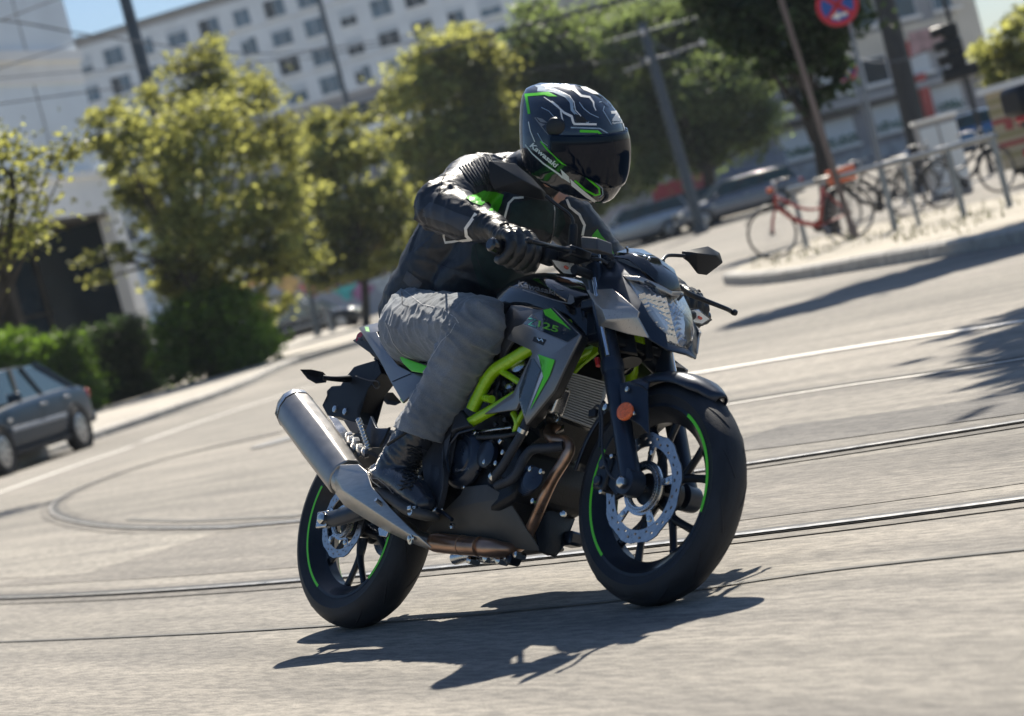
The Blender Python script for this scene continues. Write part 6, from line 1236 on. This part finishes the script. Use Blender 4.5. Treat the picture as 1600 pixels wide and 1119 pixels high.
paint_b = mat('steel_blue_paint', (.008, .024, .048), .35, .0, var=.05, spec=.3); paint_k = mat('black_paint', (.016, .02, .027), .25, .4, var=.05, coat=.8); paint_g = mat('grey_blue_paint', (.14, .155, .19), .28, .5, var=.05, coat=.8); paint_s = mat('silver_paint', (.38, .41, .44), .28, .6, var=.05, coat=.8); paint_w = mat('white_paint', (.72, .72, .70), .35, var=.04, coat=.5); paint_d = mat('navy_paint', (.02, .035, .07), .3, .4, coat=.8)
gr_ = G(134, 701); ha = math.atan2(-.975, -.22); hv2 = np.array([cos(ha), sin(ha), 0]); cs = gr_+hv2*1.305-np.array([-sin(ha), cos(ha), 0])*.86; car('steel blue sedan driving off the left edge of the picture', (cs[0], cs[1], gz(cs[0], cs[1])), ha, paint_b)
def carat(label, px, py, Y, head, paint, **k): c_ = BG(px, py, Y); return car(label, (c_[0], Y, gz(c_[0], Y)), head, paint, **k)
carat('black sedan parked facing right behind the dark bush', 484, 500, 90, radians(-8), paint_k, L=4.5); carat('white van half hidden by the bush behind the black sedan', 428, 480, 104, radians(-5), paint_w, kind='van', L=4.9, Hh=1.95)
carat('grey blue estate car parked right of the dark tram mast', 1150, 312, 79, radians(184), paint_g, kind='estate', L=4.5, Hh=1.46); carat('silver hatchback parked behind the rider\'s left shoulder', 992, 352, 82, radians(182), paint_s, kind='estate', L=4.1); carat('navy car between the silver hatchback and the tram mast', 1058, 332, 84, radians(175), paint_d, kind='estate', L=4.2)
# ---- bicycles
rust_red = mat('red_bicycle_paint', (.32, .03, .02), .35, var=.1, coat=.5); dark_b = mat('dark_bicycle_paint', (.02, .022, .028), .4); orange_p = mat('orange_plastic', (.65, .12, .03), .45); saddle_m = mat('saddle_vinyl', (.02, .02, .022), .5); alu = mat('bicycle_alloy', (.5, .5, .5), .3, .9)
def bicycle(label, loc, head, paint, crate=None, sign=1):
    root = empty('bicycle', label, 'bicycle', 'bicycles locked along the railing', loc=tuple(map(float, loc)), rz=head); R = .36; wb = 1.14
    for x_ in (0, wb):
        w_ = lathe('wheel', [(R-.035, -.010), (R-.022, -.013), (R-.018, 0), (R-.022, .013), (R-.035, .010)], (x_, 0, R), (0, 1, 0), alu, root, 40, closed=True)
        lathe('tyre', [(R-.034, -.018), (R-.010, -.026), (R, 0), (R-.010, .026), (R-.034, .018)], (x_, 0, R), (0, 1, 0), tyre_b, w_, 40, closed=True); lathe('hub', [(.014, -.05), (.03, -.03), (.03, .03), (.014, .05)], (x_, 0, R), (0, 1, 0), dark_b, w_, 14)
        sp = [sweep_data([(x_+.02*cos(a), (.02 if k % 2 else -.02), R+.02*sin(a)), (x_+(R-.03)*cos(a+.1), 0, R+(R-.03)*sin(a+.1))], .0022, 4, 1) for k in range(20) for a in (2*pi*k/20,)]; v, f = merge_data(sp); mk('spokes', v, f, alu, w_)
        tube('mudguard', [(x_+(R+.03)*cos(a), 0, R+(R+.03)*sin(a)) for a in np.linspace(.5 if x_ else .7, 2.6 if x_ else 3.2, 8)], .022, dark_b, root, 8, 2, flat=.4)
    hd0, hd1 = (wb-.19, 0, .88), (wb-.14, 0, .72); bb = (.46, 0, .29); st_ = (.27, 0, .80)
    fr_ = [sweep_data([hd0, hd1], .030, 10, 1), sweep_data([hd1, (.75, 0, .44), bb], .034, 10, 4), sweep_data([bb, st_], .026, 10, 1), sweep_data([(hd0[0]+.01, 0, .84), (.62, 0, .58), (.36, 0, .52)], .022, 10, 4)]
    for s in (-.035, .035): fr_ += [sweep_data([bb, (0, s*1.6, R)], .010, 8, 1), sweep_data([(.29, s*.5, .74), (0, s*1.6, R)], .009, 8, 1)]
    v, f = merge_data(fr_); mk('frame', v, f, paint, root, True)
    v, f = merge_data([sweep_data([(hd1[0], s*1, .70), (wb-.05, s*1.4, .52), (wb, s*1.4, R)], .012, 8, 3) for s in (-.035, .035)]+[sweep_data([(hd1[0], -.04, .70), (hd1[0], .04, .70)], .016, 8, 1)]); mk('fork', v, f, paint, root, True)
    tube('seat_post', [st_, (.245, 0, .90)], .013, alu, root, 8, 1); rg = [[(x_, y_*w, z_) for y_, z_ in ((-1, .925), (-.5, .945), (.5, .945), (1, .925), (0, .90))] for x_, w in ((.10, .085), (.17, .09), (.27, .05), (.38, .02))]; loft('saddle', rg, saddle_m, root, ang=60)
    tube('handlebar', [(wb-.36, -.29, 1.04), (wb-.24, -.22, 1.06), (wb-.21, 0, 1.03), (wb-.24, .22, 1.06), (wb-.36, .29, 1.04)], .012, alu, root, 8); tube('stem', [hd0, (wb-.21, 0, 1.03)], .015, alu, root, 8, 1)
    for s in (-1, 1): tube('grip', [(wb-.36, s*.29, 1.04), (wb-.29, s*.26, 1.05)], .018, saddle_m, root, 8, 1)
    lathe('chainring', [(.05, -.003), (.09, -.003), (.09, .003), (.05, .003)], (bb[0], -.05, bb[2]), (0, 1, 0), dark_b, root, 24)
    for s, a in ((-.07, .6), (.07, .6+pi)): tube('crank', [(bb[0], s, bb[2]), (bb[0]+.17*cos(a), s*1.2, bb[2]+.17*sin(a))], .010, alu, root, 6, 1); box('pedal', (bb[0]+.17*cos(a), s*1.9, bb[2]+.17*sin(a)), (.09, .09, .02), saddle_m, root, bw=.004)
    box('front_lamp', (wb-.12, 0, .95), (.08, .06, .07), orange_p if crate else dark_b, root, bw=.012); v, f = merge_data([sweep_data([(-.18, s, .78), (.25, s, .78)], .007, 6, 1) for s in (-.06, 0, .06)]+[sweep_data([(-.12, s, .78), (0, s, R)], .006, 6, 1) for s in (-.06, .06)]); mk('luggage_rack', v, f, dark_b, root)
    if crate: box('crate', (-.02, 0, .90), (.36, .30, .20), orange_p, root, bw=.02)
    tube('kick_stand', [(.40, .03, .28), (.36, .20, .03)], .009, alu, root, 6, 1)
    return root
def bike_at(label, pxf, pxr, py, Yf, Yr, paint, crate=None):
    a = BG(pxf, py, Yf); b = BG(pxr, py, Yr); hd = math.atan2(a[1]-b[1], a[0]-b[0]); z = gz(b[0], b[1]); return bicycle(label, (b[0], b[1], z+.12), hd, paint, crate)
qf = G(1216, 404, .12); qr = G(1352, 362, .12)
bicycle('red bicycle with an orange crate leaning at the near end of the railing', (qf[0]+1.14, qf[1]+.12, gz(qf[0], qf[1])+.12), radians(186), rust_red, True)
for i, (px, py, hd, lb) in enumerate(((1432, 336, 3.4, 'dark bicycle beside the red one, its rear wheel behind the railing'), (1408, 326, .5, 'dark bicycle in the middle of the row behind the railing'), (1450, 318, 3.3, 'dark bicycle behind the railing next to the pale cabinet'), (1482, 322, .4, 'rightmost dark bicycle of the tangle behind the railing'))):
    q = G(px, py, .12); bicycle(lb, (q[0], q[1]+.4, gz(q[0], q[1])+.10), hd, dark_b)
# ---- the railing on the island
rail_m = mat('galvanised_steel', (.24, .26, .28), .35, .7, var=.15, scale=10); r0 = BG(1232, 297, 33.5); r1 = BG(1556, 212, 27.2)
rl = empty('railing', 'galvanised steel railing with paired posts on the traffic island', 'railing', loc=(float(r0[0]), float(r0[1]), gz(r0[0], r0[1]))); ro = np.array(rl.location)
tube('top_rail', [r0-ro, r1-ro], .038, rail_m, rl, 14, 3)
for t in (.02, .49, .60, .80, .985):
    q = r0*(1-t)+r1*t; z = gz(q[0], q[1])+.10
    for dx in (0,): tube('post', [np.array([q[0], q[1], z])-ro, np.array([q[0]+dx, q[1], q[2]-.02])-ro], .040 if t != .60 else .030, rail_m, rl, 12, 2)
    lathe('base_flange', [(.02, 0), (.07, .0), (.07, .015), (.03, .02)], np.array([q[0], q[1], z+.02])-ro, (0, 0, 1), rail_m, rl, 16)
# ---- masts, posts, signs
mast_m = mat('mast_paint', (.055, .075, .10), .5, .3, var=.15, scale=3); mast_d = mat('dark_mast', (.030, .032, .036), .6, var=.2, scale=3); post_m = mat('post_steel', (.20, .22, .25), .4, .6, var=.2); wood_m = mat('weathered_wood', (.16, .13, .12), .8, var=.3, scale=8, stretch=(1, 1, .1))
def mastpx(name, label, cat, a, b, Y, r, m, ground=True, top=None, taper=.8):
    A = BG(a[0], a[1], Y); B = BG(b[0], b[1], Y); zb = gz(B[0], Y); root = empty(name, label, cat, loc=(float(B[0]), float(Y), float(zb))); d = (A-B)/np.linalg.norm(A-B)
    d = np.array([d[0]*.35, 0, abs(d[2])]); d /= np.linalg.norm(d); topz = A+d*(top or 0); Bz = B.copy(); Bz[2] = zb-.05
    tube('shaft', [Bz-np.array(root.location), topz-np.array(root.location)], [r, r*taper], m, root, 16, 3); lathe('base_collar', [(r, 0), (r*1.35, 0), (r*1.35, .25), (r*1.05, .3)], Bz-np.array(root.location), (0, 0, 1), m, root, 16); return root, A, B
m1, A1, B1 = mastpx('tram_mast', 'tall blue grey tram mast rising from the large tree', 'mast', (196, 0), (330, 500), 64, .20, mast_m, top=4)
m2, A2, B2 = mastpx('tram_mast', 'thin pale tram mast in front of the apartment windows', 'mast', (498, 0), (622, 450), 96, .13, mast_m, top=4)
m3, A3, B3 = mastpx('tram_mast', 'dark tram mast with cross arms between the rider and the parked estate car', 'mast', (1006, 50), (1094, 354), 74, .19, mast_m, top=.3)
def arm(root, a, b, Y, r=.035, m=mast_m): o_ = np.array(root.location); tube('cross_arm', [BG(*a, Y)-o_, BG(*b, Y)-o_], r, m, root, 8, 1)
arm(m3, (955, 64), (1102, 24), 74.0); arm(m3, (975, 112), (1100, 66), 74); arm(m3, (1000, 96), (1060, 84), 74, .05); arm(m3, (1008, 60), (1060, 88), 74, .025)
for (a, b) in ((1004, 50), (1012, 94), (1100, 24), (1098, 66)): lathe('insulator', [(.04, -.1), (.09, -.05), (.05, 0), (.09, .05), (.04, .1)], BG(a, b, 73.8)-np.array(m3.location), (0, 0, 1), lamp_c, m3, 12)
m4, A4, B4 = mastpx('tram_mast', 'thick dark mast in front of the shop building', 'mast', (1384, 0), (1436, 232), 58, .30, mast_d, top=4)
m5, A5, B5 = mastpx('post', 'short dark post left of the two steel bollards by the black sedan', 'post', (470, 385), (501, 540), 80, .11, mast_m)
m6, A6, B6 = mastpx('post', 'thin steel post right beside the dark one by the black sedan', 'post', (506, 480), (525, 536), 80, .09, post_m)
m7, A7, B7 = mastpx('post', 'thin weathered brown pole standing by the red bicycle', 'pole', (1242, 90), (1340, 388), 31, .045, wood_m, top=2); m7.location.z += .1
def sign(label, c, Y, R, pa, pb, cat='traffic sign', full=True):
    root, A, B = mastpx('traffic_sign', label, cat, pa, pb, Y, .032, post_m, top=1.2); o_ = np.array(root.location); cc = BG(c[0], c[1], Y-.08)-o_; yv = np.array([-.12, -1, 0]); yv /= np.linalg.norm(yv)
    d = lathe('plate', [(0.0, 0), (R, 0), (R, .012), (0.0, .012)], cc, yv, mat('sign_red', (.50, .03, .05), .4), root, 40); lathe('blue_field', [(0, .012), (R*.76, .012), (R*.76, .015), (0, .015)], cc, yv, mat('sign_blue', (.03, .10, .38), .4), d, 36)
    xr_ = np.array([-yv[1], yv[0], 0]); 
    for s in ((1, -1) if full else (1, -1)):
        u = (xr_*s+Z3v)/sqrt(2); w_ = np.cross(u, yv); q = [cc+yv*.018+u*R*.78*a+w_*R*.11*b for a, b in ((-1, -1), (1, -1), (1, 1), (-1, 1))]; plate('red_bar', q, mat('sign_red', (0, 0, 0)), d, .003, 0)
    up = Z3v
    if full: q = [cc+yv*.023+xr_*R*a+up*R*b for a, b in ((-.42, -.50), (-.05, -.30), (-.05, -.42), (.36, -.42), (.36, -.56), (-.05, -.56), (-.05, -.70))]; plate('white_arrow', q, white_d, d, .003, 0)
    return root
sign('large no stopping sign with a white arrow cut by the top edge', (1308, 8), 31.5, .295, (1318, -20), (1404, 380), full=True)
sign('small no stopping sign farther back below the large one', (1322, 111), 60, .29, (1326, 60), (1372, 268), full=False)
# traffic light, cabinet
tl, At, Bt = mastpx('traffic_light', 'black traffic light seen from the side by the shop building', 'traffic light', (1480, 20), (1548, 262), 52, .06, mast_d, top=.5); o_ = np.array(tl.location)
for k, (px, py) in enumerate(((1483, 48), (1489, 70), (1495, 92))):
    q = BG(px, py, 51.8)-o_; box('signal_head', q, (.34, .30, .32), engine_m, tl, bw=.03); tube('signal_hood', [q+np.array([-.17, 0, .05]), q+np.array([-.42, 0, .03])], .12, engine_m, tl, 12, 1)
box('control_box', BG(1500, 112, 51.8)-o_, (.8, .3, .28), engine_m, tl, bw=.03)
cb0 = BG(1474, 250, 44); ub = empty('utility_cabinet', 'pale grey utility cabinet behind the railing', 'cabinet', loc=(float(cb0[0]), 44., gz(cb0[0], 44))); box('body', (0, 0, .75), (.75, .5, 1.5), wall_shade, ub, bw=.02); box('roof', (0, 0, 1.53), (.84, .6, .07), wall_white, ub, bw=.02); box('door', (-.19, -.26, .75), (.34, .02, 1.3), wall_grey, ub, bw=.006); box('door', (.19, -.26, .75), (.34, .02, 1.3), wall_grey, ub, bw=.006); box('handle', (-.04, -.28, .8), (.03, .03, .14), dark_trim, ub, bw=.005)
carat('blue car mostly hidden behind the pale utility cabinet', 1512, 222, 72, radians(150), mat('mid_blue_paint', (.05, .14, .30), .3, .4, coat=.7), kind='estate', L=4.0)
# striped market trailer at the right edge
q0 = BG(1536, 138, 40); q1 = BG(1700, 86, 38.5); fx = Fac(q0, q1); zt_ = q0[2]; mt = empty('market_trailer', 'beige trailer with ochre and red stripes cut by the right edge', 'trailer', loc=(float(q0[0]), float(q0[1]), gz(q0[0], q0[1])))
st_m = [mat('stripe_beige', (.50, .42, .28), .7), mat('stripe_ochre', (.36, .31, .16), .7), mat('stripe_red', (.42, .10, .09), .7)]
add(mt, fx.box('body', 0, fx.L, zt_-1.5, zt_-.12, -1.8, 0, st_m[0])); add(mt, fx.box('roof', -.1, fx.L, zt_-.12, zt_, -1.9, .1, wall_white))
for k, (z_, m_) in enumerate(((.24, 1), (.42, 1), (.60, 2), (.86, 1), (1.02, 2), (1.22, 1))): add(mt, fx.box('stripe', 0, fx.L, zt_-z_-.08, zt_-z_, 0, .012, st_m[m_]))
for k, (a_, w_) in enumerate(((.25, .16), (.50, .10), (.68, .20), (.96, .12), (1.16, .18), (1.42, .12))): add(mt, fx.box('red_print', a_, a_+w_, zt_-.82, zt_-.66, .012, .02, st_m[2]))
for k in (.5, 1.6): add(mt, lathe('wheel', [(.05, -.08), (.28, -.08), (.30, 0), (.28, .08), (.05, .08)], fx.pt(k, gz(q0[0], q0[1])+.30, -.2), fx.n, tyre_b, None, 24))
add(mt, fx.box('chassis', .1, fx.L, zt_-1.62, zt_-1.5, -1.6, -.1, dark_trim))
# moped at the right edge with red tail lamps
qm = G(1606, 346, .12); mo = empty('moped', 'parked moped with red tail lamps cut by the right edge', 'moped', loc=tuple(map(float, (qm[0]+.42, qm[1]-.2, gz(qm[0], qm[1])+.12))), rz=radians(20))
for x_ in (.0, 1.2): w_ = lathe('wheel', [(.10, -.03), (.20, -.035), (.20, .035), (.10, .03)], (x_, 0, .27), (0, 1, 0), rim_b, mo, 24); lathe('tyre', [(.19, -.04), (.25, -.045), (.27, 0), (.25, .045), (.19, .04)], (x_, 0, .27), (0, 1, 0), tyre_b, w_, 28, closed=True)
loft('body', [[(x_, a*w, z_+b*h) for a, b in ((-1, 0), (-.8, .8), (0, 1), (.8, .8), (1, 0), (.8, -.8), (0, -1), (-.8, -.8))] for x_, z_, w, h in ((-.28, .74, .08, .08), (-.1, .70, .15, .16), (.25, .62, .17, .18), (.55, .50, .14, .12), (.8, .38, .15, .06), (.98, .45, .16, .12), (1.04, .75, .14, .20), (1.02, .95, .08, .06))], mat('olive_moped', (.13, .12, .09), .4, coat=.4), mo, sub=1, ang=60)
loft('saddle', [[(x_, a*w, z_+b*.05) for a, b in ((-1, 0), (-.8, 1), (.8, 1), (1, 0), (.8, -1), (-.8, -1))] for x_, z_, w in ((-.3, .90, .08), (-.15, .90, .14), (.2, .88, .14), (.45, .85, .10))], saddle_m, mo, ang=60)
for x_, y_, z_ in ((-.30, 0, .95), (-.31, 0, .62)): box('tail_lamp', (x_, y_, z_), (.10, .18, .09), mat('moped_red', (.50, .02, .04), .25), mo, bw=.02)
box('side_marker', (-.08, -.16, .66), (.14, .03, .08), orange_p, mo, bw=.01); box('top_box', (-.22, 0, 1.10), (.38, .38, .28), saddle_m, mo, bw=.06); tube('handlebar', [(.95, -.30, 1.05), (1.0, 0, 1.08), (.95, .30, 1.05)], .016, dark_b, mo, 8); tube('silencer', [(.25, -.14, .30), (-.15, -.16, .34)], .05, dark_b, mo, 12, 2, 'round'); tube('stand', [(.35, .08, .30), (.30, .16, 0)], .014, dark_b, mo, 6, 1)
# ---- overhead wires
wire_m = mat('tram_wire', (.035, .045, .06), .5, .5)
def wire(pts, r, label):
    q = [BG(a, b, Y) for a, b, Y in pts]; o = tube('overhead_wire', q, r*1.6, wire_m, None, 6, 6); tag(o, label, 'wire', 'overhead tram wires')
wire([(-60, 26, 40), (36, 36, 42), (180, 60, 46), (420, 84, 56), (640, 56, 70)], .011, 'overhead wire dipping across the top of the yellow green tree')
wire([(-40, 44, 40), (0, 32, 41), (100, -6, 44)], .010, 'steep overhead wire at the top left corner')
wire([(-40, 118, 40), (0, 106, 41), (80, 80, 43), (120, 66, 45)], .009, 'overhead wire crossing the white band of the office block')
wire([(-40, 168, 40), (60, 154, 42), (220, 132, 46), (330, 112, 50), (540, 72, 60), (800, 30, 70)], .009, 'overhead wire crossing the pole above the tree crown')
wire([(-40, 126, 42), (120, 112, 46), (300, 100, 56), (480, 92, 66)], .007, 'thin overhead wire below the office block bands')
wire([(660, 82, 60), (720, 66, 58), (840, 36, 56), (990, -4, 54)], .030, 'thick overhead cable slanting above the helmet')
wire([(480, 92, 70), (640, 66, 72), (900, 60, 74), (1010, 94, 74)], .012, 'overhead wire running to the cross arms of the dark mast')
wire([(780, 120, 70), (900, 100, 72), (1012, 92, 74)], .010, 'short overhead wire behind the top of the helmet')
wire([(1098, 68, 74), (1200, 40, 70), (1360, 96, 58), (1480, 70, 52)], .010, 'overhead wire between the dark masts at the right')
# a few distant roofs and bins
# ================================================================== AIR
hz_m = bpy.data.materials.new('haze_air'); hz_m.use_nodes = True; nt = hz_m.node_tree; nt.nodes.remove(nt.nodes['Principled BSDF']); pv_ = nt.nodes.new('ShaderNodeVolumePrincipled'); pv_.inputs['Color'].default_value = (.80, .90, 1, 1); pv_.inputs['Density'].default_value = .0002; pv_.inputs['Anisotropy'].default_value = .25; nt.links.new(pv_.outputs[0], nt.nodes['Material Output'].inputs['Volume'])
hzb = mk('haze', [(x, y, z) for x in (-420, 420) for y in (-12, 830) for z in (-3, 62)], [(0, 1, 3, 2), (4, 6, 7, 5), (0, 4, 5, 1), (2, 3, 7, 6), (0, 2, 6, 4), (1, 5, 7, 3)], hz_m); fixn(hzb); tag(hzb, kind='stuff')
